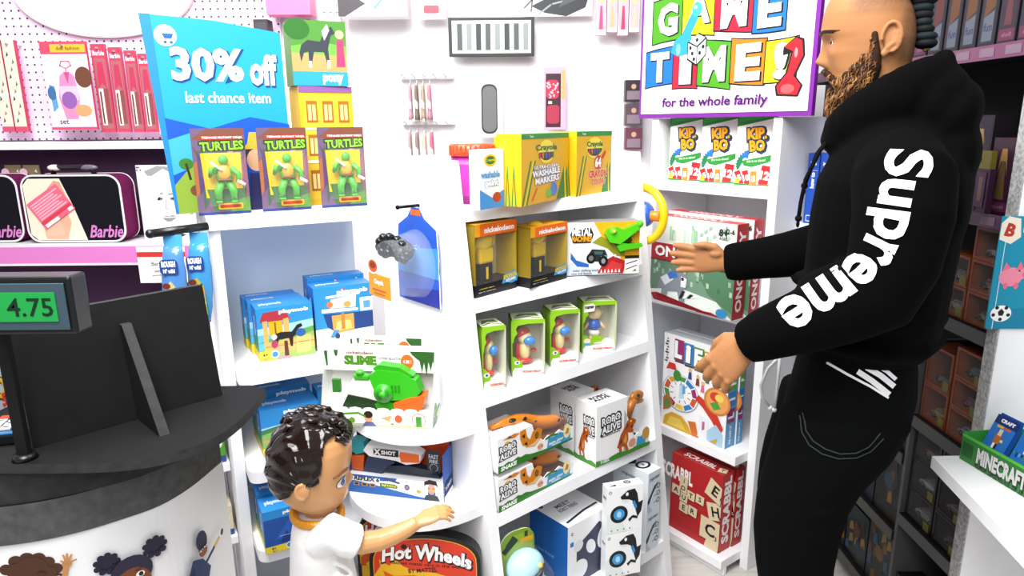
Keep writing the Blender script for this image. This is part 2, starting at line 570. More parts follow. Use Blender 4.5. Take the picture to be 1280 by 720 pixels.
# ---- second shelf: yellow figures in black-based window cartons
def figure_carton(label, bl, br, top, d, dv=None):
    r, w, h = thing_box('figure_box', label, 'box', bl, br, ZC[1], top, dv, 'yellow toy figures in black-based window boxes')
    e = .008
    m = MB()
    hb = h * .17
    F, R, L, Tp = m.carton(w, d, hb, '17171a')
    F.t('collectible figure', .26, .62, .12, 'd8c52a', w=.36, b=.02); F.t('ages 4+ series one', .27, .36, .09, 'e8e8e8', w=.40, b=.02)
    R.t('collectible', .5, .6, .15, 'd8c52a', w=.6)
    m.X = Matrix.Translation((0, 0, hb))
    hh = h - hb
    m.box((0, d - .004, 0), (w, d, hh), 'efe6bc'); m.box((0, 0, 0), (.003, d - .004, hh), '8a7420'); m.box((0, 0, hh - .004), (w, d - .004, hh), 'e0a820')
    m.box((w - .003, 0, 0), (w, d - .004, hh), 'b79a1c')
    Fs = m.surf((0, -.0006, hh * .80), (w, 0, 0), (0, 0, hh * .2)); Fs.r(0, 0, .12, 1, 'f0a51c'); Fs.r(.12, 0, 1, 1, 'ee6a1b'); Fs.t('nickelodeon', .58, .45, .42, 'ffffff', w=.70, b=.04)
    Fb = m.surf((.003, d - .0045, 0), (w - .006, 0, 0), (0, 0, hh)); Fb.e(.55, .3, .28, .2, 'c9c2a8'); Fb.e(.3, .5, .16, .2, 'e6dfbf')
    # blue and yellow brand badge at the lower right
    m.X = Matrix.Identity(4)
    Bd = m.surf((w * .62, -.001, hb * .55), (w * .40, 0, 0), (0, 0, h * .2))
    Bd.p([(0, .1), (.1, .55), (.2, .6), (.3, .9), (.5, .75), (.75, 1.0), (.85, .7), (1, .6), (.95, .1), (.6, 0), (.3, .12)], '3a9fd0')
    Bd.t('SPONGE', .5, .58, .28, 'f2d422', w=.8, b=.04, rot=5, out='8a5a10', ow=.03); Bd.t('SQUARE', .55, .28, .22, 'ffffff', w=.6, b=.04, rot=5, out='2a5fae', ow=.03)
    m.done('carton', r)
    m = MB()                                        # plain stand-in toy: yellow rounded figure on a black plinth
    cx, cy, z0 = w * .42, d * .5, hb
    m.box((cx - .022, cy - .016, z0), (cx + .022, cy + .016, z0 + .045), '16161a', .003)
    Fp = m.surf((cx - .022, cy - .0165, z0), (.044, 0, 0), (0, 0, .045)); Fp.t('1', .5, .45, .6, 'f0c81e', b=.06)
    m.box((cx - .026, cy - .018, z0 + .045), (cx + .026, cy + .018, z0 + .085), 'e8c21a/plastic', .006)
    m.ball((cx, cy, z0 + .108), (.032, .026, .034), 'efcb22/plastic', 18)
    m.ball((cx - .035, cy, z0 + .09), (.010, .010, .022), 'efcb22/plastic', 10); m.ball((cx + .036, cy, z0 + .105), (.010, .010, .022), 'efcb22/plastic', 10)
    m.done('figure', r)
    m = MB(); m.poly([(.003, .002, hb), (w - .003, .002, hb), (w - .003, .002, h - hh * .2), (.003, .002, h - hh * .2)], 'film'); m.done('window', r)
    return r
figure_carton('yellow toy figure box nearest the left end of the second shelf', (594.5, 373.5), (646, 359.5), (584.5, 283.5), .075)
figure_carton('yellow toy figure box between its twin and the crocodile racer box', (663, 361), (708.5, 348), (655, 287), .075)

# ---- crocodile racer set
r, w, h = thing_box('racer_box', 'crocodile racer playset box with a green toy head bursting out', 'box', (708.5, 346), (798, 342.5), ZC[1], (705.5, 279))
m = MB(); F, R, L, Tp = m.carton(w, .06, h, 'e9eef4', T='8a8a88', R='d9a01c')
F.p([(.36, 1), (1, 1), (1, 0), (.80, 0), (.72, .42), (.55, .55)], 'e8a617')
F.p([(0, 0), (.8, 0), (.72, .2), (.4, .12), (.2, .3), (0, .22)], 'cfd8e6')
F.p([(.05, .32), (.05, .45), (.13, .30), (.30, .22), (.30, .16), (.14, .18)], '2d63b0')
F.p([(.42, .04), (.78, .02), (.82, .25), (.64, .36), (.52, .28)], 'a81f22'); F.p([(.5, .06), (.74, .06), (.77, .2), (.62, .27)], 'c8343a')
F.p([(.34, .62), (.56, .50), (.66, .36), (.80, .34), (.80, .5), (.6, .64), (.46, .74)], '8a8f1e')
for k in range(7):
    F.p([(.38 + k * .045, .58 - k * .03), (.41 + k * .045, .56 - k * .03), (.395 + k * .045, .50 - k * .03)], 'fffbe8')
for k in range(6):
    F.p([(.46 + k * .05, .05), (.49 + k * .05, .05), (.475 + k * .05, .12)], 'fffbe8')
F.p([(.28, .38), (.34, .50), (.52, .48), (.56, .36), (.44, .26), (.32, .28)], '1b2324'); F.p([(.37, .46), (.5, .45), (.48, .39), (.38, .40)], '3c5a5c'); F.p([(.46, .36), (.55, .38), (.55, .33), (.47, .31)], '4fb3a8')
F.e(.33, .33, .09, .10, '101010'); F.e(.33, .33, .045, .05, '6b6b70'); F.e(.50, .27, .09, .10, '101010'); F.e(.50, .27, .04, .05, '8a8a90')
F.p([(.04, .78), (.08, .90), (.32, .90), (.36, .78), (.32, .62), (.08, .62)], '1c1710'); F.t('METAL', .2, .83, .13, 'ffffff', w=.26, b=.05); F.t('MACHINES', .2, .70, .10, 'e9a31b', w=.27, b=.04)
F.t('color shifting track', .26, .10, .05, '5a5f68', w=.36); F.t('race and launch', .2, .05, .04, '5a5f68', w=.28)
F.r(.80, 0, 1, .34, 'f5f5f5'); F.r(.80, .30, 1, .36, '26200f'); F.l([(.82, .2), (.97, .26)], .02, '333333'); F.l([(.82, .1), (.97, .17)], .02, '333333'); F.p([(.9, .05), (.97, .06), (.95, .11)], '5f7f28')
F.r(0, 0, 1, .015, '1a1a1a')
m.done('carton', r)
m = MB()                                            # moulded reptile jaw standing proud of the box
hx = lambda u: u * w
up = [(.50, .78), (.54, .88), (.66, .92), (.74, .86), (.92, .96), (.99, .99), (1.0, .92), (.97, .88), (.80, .70), (.70, .60), (.56, .64)]
m.X = Matrix(((1, 0, 0, 0), (0, 0, -1, 0), (0, 1, 0, 0), (0, 0, 0, 1)))
m.prism([(hx(a), b * h) for a, b in up], .001, .022, '4fc21a/plastic', '3da812/plastic')
lo = [(.66, .56), (.72, .62), (.82, .60), (1.0, .60), (1.02, .55), (.98, .52), (.84, .50), (.70, .46)]
m.prism([(hx(a), b * h) for a, b in lo], .001, .02, '46b818/plastic', '3da812/plastic')
m.X = Matrix.Identity(4)
m.ball((hx(.60), -.018, h * .84), .011, '5fd022/plastic', 12); m.ball((hx(.61), -.027, h * .845), .005, 'e8e04a/gloss', 10); m.ball((hx(.97), -.018, h * .965), .010, '4fc21a/plastic', 10)
for k in range(6):
    m.cone((hx(.74 + k * .045), -.012, h * (.70 + k * .035)), (hx(.745 + k * .045), -.012, h * (.64 + k * .035)), .004, .0005, 'f4f4e8', 6)
m.cone((hx(.66), -.008, h * .6), (hx(.86), -.01, h * .70), .012, .010, '2b3a12', 8)
m.done('reptile_head', r)

# ---- third shelf: red toy figures in green-framed window cartons
def blister_carton(label, bl, br, top, d, dv=None, style='red', w0=None, h0=None):
    r, w, h = thing_box('toy_figure_box', label, 'box', bl, br, ZC[2], top, dv, 'nickelodeon toy figures in green window boxes')
    if h0: w, h = w0, h0
    m = MB(); g = '8cc21f'
    m.box((0, d - .003, 0), (w, d, h), 'b9b39c'); m.box((0, 0, 0), (.003, d - .003, h), g); m.box((w - .003, 0, 0), (w, d - .003, h), 'e9eedd')
    F, R, L, Tp = m.carton(w, d, h * .15, 'f7f7f5')
    F.t('nickelodeon', .60, .58, .36, 'd2452a', w=.56, b=.035); F.t('collectible toy series', .56, .22, .16, '9aa86a', w=.50)
    F.p([(0, .35), (.10, 1), (0, 1)], g); F.e(.93, .3, .13, .13, '555555'); F.e(.93, .3, .08, .08, 'f7f7f5')
    R.t('nick', .5, .5, .5, 'd2452a')
    m.box((0, 0, h - .008), (w, d - .003, h), g)
    Tq = m.surf((0, 0, h), (w, 0, 0), (0, d, 0)); Tq.r(.04, .06, .96, .94, 'dfe6c8'); Tq.p([(.1, .3), (.5, .6), (.9, .35), (.8, .8), (.3, .8)], '6f7f4a'); Tq.l([(.1, .2), (.5, .4), (.9, .2)], .08, '3d4a2a')
    # wavy green front frame
    Q = m.surf((0, -.0004, 0), (w, 0, 0), (0, 0, h))
    Q.p([(0, .86), (.03, 1), (1, 1), (1, .93), (.5, .93), (.2, .90), (.14, .84), (.18, .76), (.10, .70), (.06, .60), (0, .58)], g)
    Q.p([(0, .15), (0, .36), (.10, .35), (.20, .30), (.32, .26), (.34, .17), (.26, .15)], g); Q.e(.17, .245, .05, .035, 'f2efe0'); Q.e(.18, .245, .02, .02, '2a4fa0')
    Q.r(.955, .15, 1, .95, 'c3cc9a')
    if style != 'red':
        Q.p([(.04, .80), (.34, .82), (.36, .92), (.30, .97), (.05, .95)], 'f4f4f0'); Q.t('rugrats', .2, .89, .07, '1c1c1c', w=.26, b=.06, rot=3)
        Q.p([(.28, .36), (.66, .30), (.56, .22), (.30, .2)], g); Q.e(.14, .24, .07, .05, 'f1e4cf'); Q.p([(.05, .15), (.24, .15), (.2, .2), (.08, .2)], '4fa5d8')
    m.done('carton', r)
    m = MB(); cx, cy, z0 = w * .44, d * .52, h * .15
    if style == 'red':                              # plain roly-poly toy in the same colours
        m.ball((cx - .004, cy, z0 + h * .07), (w * .30, d * .34, h * .06), 'c8261e/plastic', 16)
        m.ball((cx, cy, z0 + h * .24), (w * .17, d * .28, h * .20), 'ecd79a/plastic', 16)
        m.ball((cx - w * .20, cy + .004, z0 + h * .20), (w * .10, d * .22, h * .18), 'c8261e/plastic', 14)
        m.ball((cx + .002, cy, z0 + h * .46), (w * .22, d * .30, h * .13), 'ecd79a/plastic', 16)
        m.ball((cx - .004, cy + .006, z0 + h * .54), (w * .235, d * .31, h * .11), 'c8261e/plastic', 16)
        m.ball((cx + w * .13, cy - d * .26, z0 + h * .44), (w * .19, d * .17, h * .080), '2f7fd0/gloss', 16)
        m.ball((cx + w * .28, cy - .004, z0 + h * .24), (w * .10, d * .12, h * .035), 'b8201a/plastic', 12)
    else:                                           # small doll in a blue jumper
        m.ball((cx, cy, z0 + h * .34), (w * .19, d * .28, h * .13), '1f57b8/plastic', 16); m.ball((cx, cy, z0 + h * .19), (w * .17, d * .26, h * .08), 'f0ead8/plastic', 14)
        m.ball((cx, cy, z0 + h * .57), (w * .22, d * .30, h * .13), 'e8c696/plastic', 18)
        for s_ in (-1, 1):
            m.cone((cx + s_ * w * .09, cy, z0 + h * .14), (cx + s_ * w * .09, cy, z0), w * .05, w * .07, 'e8c696/plastic', 10)
            m.cone((cx + s_ * w * .16, cy, z0 + h * .38), (cx + s_ * w * .31, cy - .006, z0 + h * .26), w * .05, w * .035, 'e8c696/plastic', 10); m.ball((cx + s_ * w * .22, cy, z0 + h * .58), (w * .04, d * .05, h * .03), 'e8c696/plastic', 8)
        for k in range(5):
            m.cone((cx + (k - 2) * w * .05, cy, z0 + h * .66), (cx + (k - 2) * w * .08, cy, z0 + h * .735), w * .03, .001, '6a4a2a', 6)
    m.done('figure', r)
    m = MB(); m.poly([(.02 * w, .002, h * .15), (.96 * w, .002, h * .15), (.96 * w, .002, h * .93), (.02 * w, .002, h * .93)], 'film'); m.done('window', r)
    return r, w, h
LB = 'red toy figure box on the third shelf, '
_, w1, h1 = blister_carton('red toy figure box nearest the left end of the third shelf', (603.5, 489.5), (633, 485), (594, 411), .075, None)
blister_carton('red toy figure box with a red figure box on each side, third shelf', (639.5, 471), (681, 469), (631.5, 401), .075)
blister_carton('red toy figure box just left of the blue-jumper doll box', (687.5, 458.5), (724, 455), (679, 390), .075)
blister_carton('boxed toddler doll in a blue jumper, right end of the third shelf', (727.5, 442), (769.5, 439.5), (722, 378.5), .07, None, 'doll')

# ---- fourth shelf: robot snakes, stacked
def snake_box(label, off):
    zt = 1.0 if off else .84
    P, yaw, w, h = fit((623.5, 642), (716, 593), ZC[3], (619, 602))
    r = empty('robot_snake_box', P + Vector((0, 0, off)), yaw, label, 'box', 'robot snake boxes in a stack')
    d = .10
    m = MB()
    F, R, L, Tp = m.carton(w, d, .006, 'f7f7f7')
    m.poly([(w * .42, d, 0), (0, d, 0), (0, d, h), (w * .42, d, h)], 'e9e9ea'); m.poly([(0, d, 0), (0, 0, 0), (0, 0, h), (0, d, h)], 'f2f2f2')
    # printed front: tall on the left, dipping to a low sill on the right
    lip = [(0, 0), (1, 0), (1, .40), (.93, .50), (.86, .38), (.80, .50), (.72, .40), (.64, .48), (.58, .38), (.52, .55), (.46, .72), (.43, 1.0), (0, 1.0)]
    m.X = Matrix(((1, 0, 0, 0), (0, 0, -1, 0), (0, 1, 0, 0), (0, 0, 0, 1)))
    m.prism([(a * w, b * h) for a, b in lip], -.002, .0, 'fafafa'); m.X = Matrix.Identity(4)
    m.poly([(0, .002, h), (w * .43, .002, h), (w * .43, d, h), (0, d, h)], 'f7f7f7')
    Fs = m.surf((0, 0, 0), (w, 0, 0), (0, 0, h))
    Fs.p([(0, 0), (.98, 0), (.98, .06), (.55, .10), (.40, .16), (.34, .22), (.28, .20), (.24, .25), (.18, .19), (.12, .23), (.06, .18), (0, .22)], '2f7a1f')
    Fs.t('SNAKE', .13, .10, .11, 'ffffff', w=.19, b=.05, sh=.1, rot=1)
    for a_, b_ in (('ROBO', .66), ('ALIVE', .46)):
        Fs.t(a_, .12, b_, .18, '16161a', w=.20, b=.14, rot=3); Fs.t(a_, .12, b_, .17, 'ffffff', w=.19, b=.03, rot=3)
    Fs.e(.11, .80, .10, .03, 'd8b02a'); Fs.l([(.04, .33), (.19, .36)], .015, '555555')
    # snake artwork coiling on the front
    Fs.p([(.27, .96), (.34, .98), (.36, .72), (.42, .52), (.38, .40), (.30, .52), (.27, .74)], 'd9821c')
    Fs.p([(.34, .42), (.46, .34), (.54, .50), (.56, .76), (.50, .86), (.43, .80), (.40, .62)], 'd9821c'); Fs.p([(.36, .42), (.46, .36), (.53, .50), (.50, .52), (.44, .44)], 'efc68a')
    Fs.e(.485, .64, .075, .10, '26221a'); Fs.e(.487, .64, .045, .07, 'a08a2a'); Fs.e(.487, .64, .015, .06, '0c0c0c')
    Fs.p([(.29, .80), (.33, .84), (.33, .70)], '1f1b14'); Fs.p([(.32, .55), (.36, .58), (.36, .46)], '1f1b14'); Fs.p([(.05, .92), (.2, .98), (.27, .92), (.2, .86)], 'd9821c'); Fs.p([(.10, .93), (.14, .97), (.17, .90)], '1f1b14')
    Fs.e(.53, .25, .14, .13, 'f4ece4'); Fs.e(.53, .25, .11, .10, 'e3a98c'); Fs.t('TRY ME', .53, .25, .06, 'c04a2a', w=.08)
    Fs.p([(.62, .08), (.95, .06), (.95, .40), (.86, .34), (.8, .42), (.72, .36), (.64, .40)], '3a9cc8'); Fs.t('lifelike slither', .75, .20, .08, 'ffffff', w=.2, rot=2); Fs.t('motion', .75, .12, .06, 'ffffff', w=.12)
    Fs.e(.90, .36, .15, .22, 'f1e6a8'); Fs.p([(.87, .28), (.92, .26), (.93, .40), (.90, .46), (.89, .36)], 'c8801c'); Fs.l([(.6, .40), (.68, .44), (.76, .40)], .06, '3a7a1f')
    Tq = m.surf((0, 0, h), (w * .43, 0, 0), (0, d, 0)); Tq.t('ROBO ALIVE', .5, .5, .14, '2a2a2a', w=.6)
    m.done('carton', r)
    m = MB()                                        # brown tray
    m.box((w * .44, .012, .007), (w * .985, d - .006, h * .30), '6e3f28', .004); m.done('tray', r)
    m = MB()                                        # rubber snake
    pts = [(w * .08, d * .55, h * 1.06 * zt), (w * .22, d * .5, h * 1.10 * zt), (w * .36, d * .45, h * 1.08 * zt), (w * .5, d * .50, h * .92 * zt), (w * .62, d * .48, h * .74), (w * .74, d * .44, h * .62), (w * .86, d * .40, h * .56), (w * .93, d * .36, h * .53)]
    rs = [(.006, .006), (.010, .012), (.014, .016), (.017, .02), (.019, .022), (.019, .024), (.018, .026), (.008, .014)]
    m.tube(pts, rs, 'e0801a/plastic', 14)
    for px_, pz_, s_ in ((.86, .66, 1), (.84, .66, -1)):
        m.ball((w * px_, d * (.40 - s_ * .20), h * pz_), (.006, .004, .005), '14110c/gloss', 10)
    for u, zz in ((.3, 1.14 * zt), (.44, 1.06 * zt), (.58, .86), (.68, .78)):
        m.ball((w * u, d * .40, h * zz), (.014, .012, .006), '2a1c10/plastic', 10)
    m.done('robot_snake', r)
    m = MB()
    m.poly([(w * .44, .003, h * .42), (w * .99, .003, h * .42), (w * .97, .02, h * .86), (w * .46, .02, h * .95)], 'film'); m.poly([(w * .46, .02, h * .95), (w * .97, .02, h * .86), (w * .97, d, h * .86), (w * .46, d, h * .95)], 'film')
    m.poly([(w * .99, .003, .01), (w * .99, d, .01), (w * .97, d, h * .86), (w * .97, .02, h * .86)], 'film')
    m.done('window', r)
    return r, h
_, hs = snake_box('robot snake box at the bottom of the two-box stack, fourth shelf', 0)
snake_box('robot snake box lying on top of the other, fourth shelf', hs * 1.16)

# ---- fourth shelf: robot dinosaur cartons
def dino_box(label, corner, left, right, topc, behind=0):
    Pc = onz(corner, ZC[3]); Pl = onz(left, ZC[3]); Pr = onz(right, ZC[3])
    dr = (Pr - Pc).normalized(); w = (Pr - Pc).length; d = (Pl - Pc).length
    if behind:
        w, d = behind
    n = Vector((dr.y, -dr.x, 0)); h = onpl(topc, Pc, n).z - ZC[3]
    r = empty('robot_dinosaur_box', Pc + Vector((0, 0, .0006)), math.atan2(dr.y, dr.x), label, 'box', 'white robot dinosaur boxes')
    m = MB(); wf = w * .55
    F, R, L, Tp = m.carton(wf, d, h, 'fbfbfb', L='f6f6f6', T='f9f9f9')
    F2, R2, L2, T2 = m.carton(w, d, .006, 'fbfbfb')
    m.box((0, d - .003, 0), (w, d, h * .72), 'f0f0f0')
    m.X = Matrix(((1, 0, 0, 0), (0, 0, -1, 0), (0, 1, 0, 0), (0, 0, 0, 1)))
    lip = [(.5, 0), (1, 0), (1, .30), (.92, .34), (.86, .25), (.78, .30), (.70, .26), (.66, .40), (.60, .34), (.58, .6), (.5, .8)]
    m.prism([(a * w, b * h) for a, b in lip], -.002, 0, 'fafafa'); m.X = Matrix.Identity(4)
    W = m.surf((0, -.0003, 0), (w, 0, 0), (0, 0, h))
    for S, us, uw in ((W, .26, .34), (L, .66, .5)):
        for a_, b_ in (('ROBO', .72), ('ALIVE', .58)):
            S.t(a_, us, b_, .13, '16161a', w=uw, b=.14, rot=2); S.t(a_, us, b_, .12, 'ffffff', w=uw * .95, b=.03, rot=2)
        S.l([(us - uw / 2, .47), (us + uw / 2, .47)], .012, '444444')
    T_ = Tp; T_.t('ROBO', .45, .62, .16, '16161a', w=.5, b=.05); T_.t('ALIVE', .45, .42, .16, '16161a', w=.5, b=.05)
    def rex(S, u, s):
        A = lambda pts, c: S.p([(u + x * s, y * .62) for x, y in pts], c)
        A([(-.20, .30), (-.10, .62), (.02, .80), (.10, .95), (.24, .98), (.36, .88), (.34, .80), (.20, .74), (.30, .62), (.26, .56), (.12, .62), (.14, .40), (.10, .30), (.16, .10), (.10, .06), (.02, .26), (-.06, .28), (-.04, .08), (-.12, .05), (-.14, .26)], 'b5551c')
        A([(-.02, .40), (.06, .62), (.10, .42), (.06, .32)], 'd99a4a'); A([(-.14, .34), (-.08, .55), (-.04, .40)], '6e2f10'); A([(.02, .70), (.10, .88), (.16, .80)], '7d3712'); A([(.18, .74), (.30, .80), (.26, .68)], '6a1a14')
        S.e(u + .20 * s, .90 * .62, .018, .018, 'f2e27a')
    rex(W, .50, .62); rex(L, .36, .9)
    for S in (W, L):
        S.p([(0, 0), (1, 0), (1, .06), (.8, .09), (.6, .06), (.4, .10), (.2, .07), (0, .10)], '3f8a26')
    W.t('T-REX', .16, .05, .05, 'ffffff', w=.16, b=.03)
    W.e(.66, .17, .11, .10, 'f6ece4'); W.e(.66, .17, .085, .075, 'd99a7c'); W.p([(.74, .08), (.92, .06), (.92, .26), (.82, .22), (.76, .24)], '3a9cc8'); W.e(.92, .24, .09, .11, 'c89a4a')
    W.l([(.7, .06), (1, .04)], .05, '3f8a26')
    m.done('carton', r)
    m = MB(); m.box((wf, .01, .006), (w * .985, d - .006, h * .12), '26262a', .003); m.prism([(wf, d - .02), (w * .98, d - .02), (w * .98, d - .005), (wf, d - .005)], .006, h * .45, '2f3034'); m.done('tray', r)
    m = MB(); c = 'a8682a/plastic'                  # the toy dinosaur, muzzle out to the right
    bx, by = w * .72, d * .5
    m.ball((bx, by, h * .42), (w * .13, d * .20, h * .18), c, 14); m.tube([(bx + .005, by, h * .5), (bx + w * .10, by, h * .66), (bx + w * .16, by, h * .78)], [(.016, .016), (.013, .014), (.012, .014)], c, 10)
    m.ball((bx + w * .22, by, h * .80), (w * .13, d * .13, h * .10), c, 14); m.ball((bx + w * .27, by, h * .70), (w * .09, d * .10, h * .04), 'b5803a/plastic', 12)
    for s_ in (-1, 1):
        m.tube([(bx - .004, by + s_ * d * .14, h * .4), (bx + .01, by + s_ * d * .16, h * .22), (bx - .002, by + s_ * d * .16, h * .13)], [.014, .010, .010], c, 8)
        m.ball((bx + w * .20, by + s_ * d * .11, h * .84), .005, '14110c/gloss', 8); m.tube([(bx + w * .06, by + s_ * d * .14, h * .46), (bx + w * .13, by + s_ * d * .12, h * .40)], [.006, .004], c, 6)
    m.tube([(bx - w * .06, by, h * .40), (bx - w * .16, by, h * .34)], [.016, .006], c, 8)
    m.done('robot_dinosaur', r)
    return r
dino_box('white robot dinosaur box at the front of the pair, fourth shelf', (744.5, 585), (713, 574), (811, 556), (742, 511))
Pb = (717, 570)
dino_box('white robot dinosaur box behind its twin, partly hidden', Pb, (684, 556), (770, 545), (714, 497), (.16, .10))

# ---- bottom shelf
def robo_box(label, bl, br, z, top, d, dz=0, dv=None):
    P, yaw, w, h = fit(bl, br, z, top, dv)
    r = empty('robot_toy_box', P + Vector((0, 0, dz)), yaw, label, 'box', 'black and white robot dinosaur boxes')
    m = MB(); F, R, L, Tp = m.carton(w, d, h, 'f6f7f8', R='dfe8f1', T='eef2f6')
    F.p([(0, 0), (.6, 0), (.2, .5), (0, .4)], 'e4ece8')
    F.e(.34, .40, .19, .19, '17181c'); F.e(.34, .40, .12, .12, '3f9ad8'); F.e(.34, .40, .15, .15, '17181c', a0=40, a1=41); F.e(.34, .40, .05, .07, 'a8d8f4')
    F.p([(.36, .78), (.56, .90), (.76, .92), (.84, .80), (.88, .60), (1.0, .64), (.96, .40), (.86, .28), (.78, .50), (.70, .66), (.60, .70), (.40, .72)], '1c1d22')
    F.p([(.40, .72), (.60, .68), (.56, .64), (.40, .68)], 'e8e8e8'); F.e(.55, .82, .03, .04, 'e8f4fa'); F.p([(.70, .62), (.76, .66), (.84, .52), (.80, .44)], '2f8fd0')
    F.p([(.60, .26), (.72, .34), (.86, .30), (.86, .24), (.72, .28), (.64, .20)], '1c1d22')
    F.e(.08, .90, .03, .03, '333333'); F.e(.08, .90, .018, .018, 'f6f7f8')
    for k in range(4): F.e(.14 + k * .17, .06, .012, .018, '222222')
    R.t('miposaur', .58, .80, .13, '3c4148', w=.62, b=.02, rot=4, sh=.2); R.p([(0, .36), (.5, .66), (.84, .72), (.36, .44), (0, .14)], '1f242c')
    for k in range(3): R.e(.82, .56 - k * .18, .065, .065, '2f353c'); R.e(.82, .56 - k * .18, .045, .045, 'c8d4de')
    R.l([(.45, .52), (.7, .55)], .02, '7d8894'); R.l([(.45, .34), (.7, .37)], .02, '7d8894'); R.l([(.45, .18), (.7, .20)], .02, '7d8894'); R.p([(0, 0), (.3, 0), (0, .3)], 'b8cad8')
    Tp.e(.62, .6, .32, .28, '191a1e'); Tp.e(.62, .6, .22, .18, 'd8e2ea'); Tp.p([(.52, .54), (.72, .54), (.62, .72)], '191a1e'); Tp.p([(.06, .3), (.3, .5), (.26, .2)], '202228')
    L.t('miposaur', .5, .75, .1, '3c4148', w=.6, sh=.2)
    m.done('carton', r)
    return r, h
_, hm = robo_box('lower robot dinosaur box of the front pair, bottom shelf', (756.5, 724), (800, 715), ZC[4], (758, 669), .035)
robo_box('robot dinosaur box resting on the lower one of the front pair', (756.5, 724), (800, 715), ZC[4], (758, 669), .035, hm + .001)
def rear(label, k):
    Pr = onz((822, 681), ZC[4]) - D_C * .062 + Vector((0, 0, .0006 + k * (hm * .92 + .001)))
    r_ = empty('robot_toy_box', Pr, YC, label, 'box', 'black and white robot dinosaur boxes')
    m = MB(); w, d, h = .062, .14, hm * .92
    F, R, L, Tp = m.carton(w, d, h, 'dbe6f0', T='eef2f6', L='e8eef3')
    F.t('miposaur', .52, .82, .12, '3c4148', w=.8, b=.02, rot=4, sh=.2); F.p([(0, .30), (.5, .62), (.84, .70), (.36, .42), (0, .10)], '1f242c')
    for j in range(3): F.e(.84, .58 - j * .18, .065, .065, '2f353c'); F.e(.84, .58 - j * .18, .045, .045, 'c8d4de')
    for j in range(3): F.l([(.50, .53 - j * .17), (.70, .55 - j * .17)], .02, '7d8894')
    F.p([(0, 0), (.4, 0), (0, .25)], 'b8cad8')
    Tp.e(.55, .35, .20, .16, '191a1e'); Tp.e(.55, .35, .13, .10, 'd8e2ea'); Tp.p([(.48, .32), (.62, .32), (.55, .42)], '191a1e'); Tp.p([(.1, .6), (.5, .8), (.7, .6), (.4, .5)], '202228')
    L.t('miposaur', .5, .75, .1, '3c4148', w=.5, sh=.2)
    m.done('carton', r_)
rear('lower robot dinosaur box standing behind the front pair', 0)
rear('robot dinosaur box on top at the back, its upper face showing', 1)

# robot penguin-style companion carton
r, w, h = thing_box('robot_friend_box', 'large white and blue robot box between the green blister pack and the dinosaur boxes', 'box', (709, 738), (757, 729), ZC[4], (708.5, 661), D_C)
d = .16
m = MB(); F, R, L, Tp = m.carton(w, d, h, 'f6f8fb', L='1f63b4', T='fafbfc')
F.p([(.22, 0), (.96, 0), (1, .3), (.98, .72), (.78, .84), (.55, .74), (.22, .62)], '3a3f58')
F.e(.30, .22, .17, .16, 'f2f4f8'); F.e(.58, .50, .09, .13, 'f2f4f8', rot=30); F.e(.26, .62, .10, .09, 'e6e9f0'); F.e(.92, .56, .14, .20, 'f4f6fa', rot=-15); F.e(.92, .56, .10, .16, 'dfe4ec', rot=-15)
F.e(.90, .60, .02, .03, '16181c'); F.e(.96, .56, .02, .03, '16181c'); F.e(.9, .48, .03, .02, '16181c'); F.r(.06, .66, .14, .73, '2f6fc0'); F.t('Q', .10, .86, .05, '222222')
L.t('robot friend', .4, .4, .05, '7fb0e0', w=.5); L.e(.2, .25, .06, .05, '6fa8e0'); L.p([(.1, .1), (.3, .2), (.2, .3)], '3f86d0'); L.p([(0, 0), (1, 0), (1, .08), (0, .2)], '174f96')
Tp.t('MEET', .45, .62, .10, '555b66', w=.34); Tp.t('ROBOT FRIEND', .46, .48, .10, '555b66', w=.44); Tp.l([(.1, .12), (.6, .22), (.95, .24)], .05, '2f333c'); Tp.e(.1, .82, .05, .05, '333740')
m.done('carton', r)
# green blister card with a pale blue helmeted toy
r, w, h = thing_box('blister_pack', 'olive green blister pack with a pale blue bird-like toy, bottom shelf left', 'blister pack', (627, 780), (668, 762), ZC[4], (622, 672), None)
m = MB(); pts = []
for cx_, cz_, a0 in ((w - .04, h - .04, 0), (.04, h - .04, 90)):
    for k in range(7):
        a = rad(a0 + 90 * k / 6); pts.append((cx_ + .04 * math.cos(a), cz_ + .04 * math.sin(a)))
pts += [(0, 0), (w, 0)]
m.X = Matrix(((1, 0, 0, 0), (0, 0, -1, 0), (0, 1, 0, 0), (0, 0, 0, 1)))
m.prism(pts, -.004, 0, '7d9a1e', 'dfe8b0'); m.X = Matrix.Identity(4)
F = m.surf((0, 0, 0), (w, 0, 0), (0, 0, h)); F.p([(.05, .3), (.95, .3), (.95, .82), (.8, .95), (.3, .95), (.05, .8)], '8fac24')
F.l([(.12, .80), (.42, .90)], .07, '23301a'); F.l([(.18, .86), (.36, .94)], .03, '23301a'); F.r(.58, .84, .95, .89, 'e8a020'); F.p([(.70, .90), (.80, .90), (.80, .96), (.70, .96)], '2a3a18')
m.done('card', r)
m = MB(); cx = w * .55; m.ball((cx, -.035, h * .52), (.052, .036, .060), 'a9dcec/plastic', 20); m.ball((cx - .004, -.035, h * .66), (.055, .042, .050), 'b8e6f2/plastic', 20)
m.tube([(cx - .012, -.078, h * .60), (cx + .012, -.082, h * .66), (cx + .045, -.062, h * .73)], [.006, .007, .002], '2a3038', 8); m.cone((cx - .01, -.07, h * .50), (cx, -.078, h * .44), .016, .004, '3a4650', 8)
m.ball((cx + .02, -.07, h * .72), (.008, .008, .008), 'e8c860', 8); m.tube([(cx - .03, -.06, h * .55), (cx - .01, -.074, h * .46), (cx + .02, -.068, h * .40)], .005, '2a3038', 6)
m.box((cx - .055, -.06, h * .1), (cx + .055, -.005, h * .40), 'a9dcec/plastic', .012)
m.done('toy_figure', r)
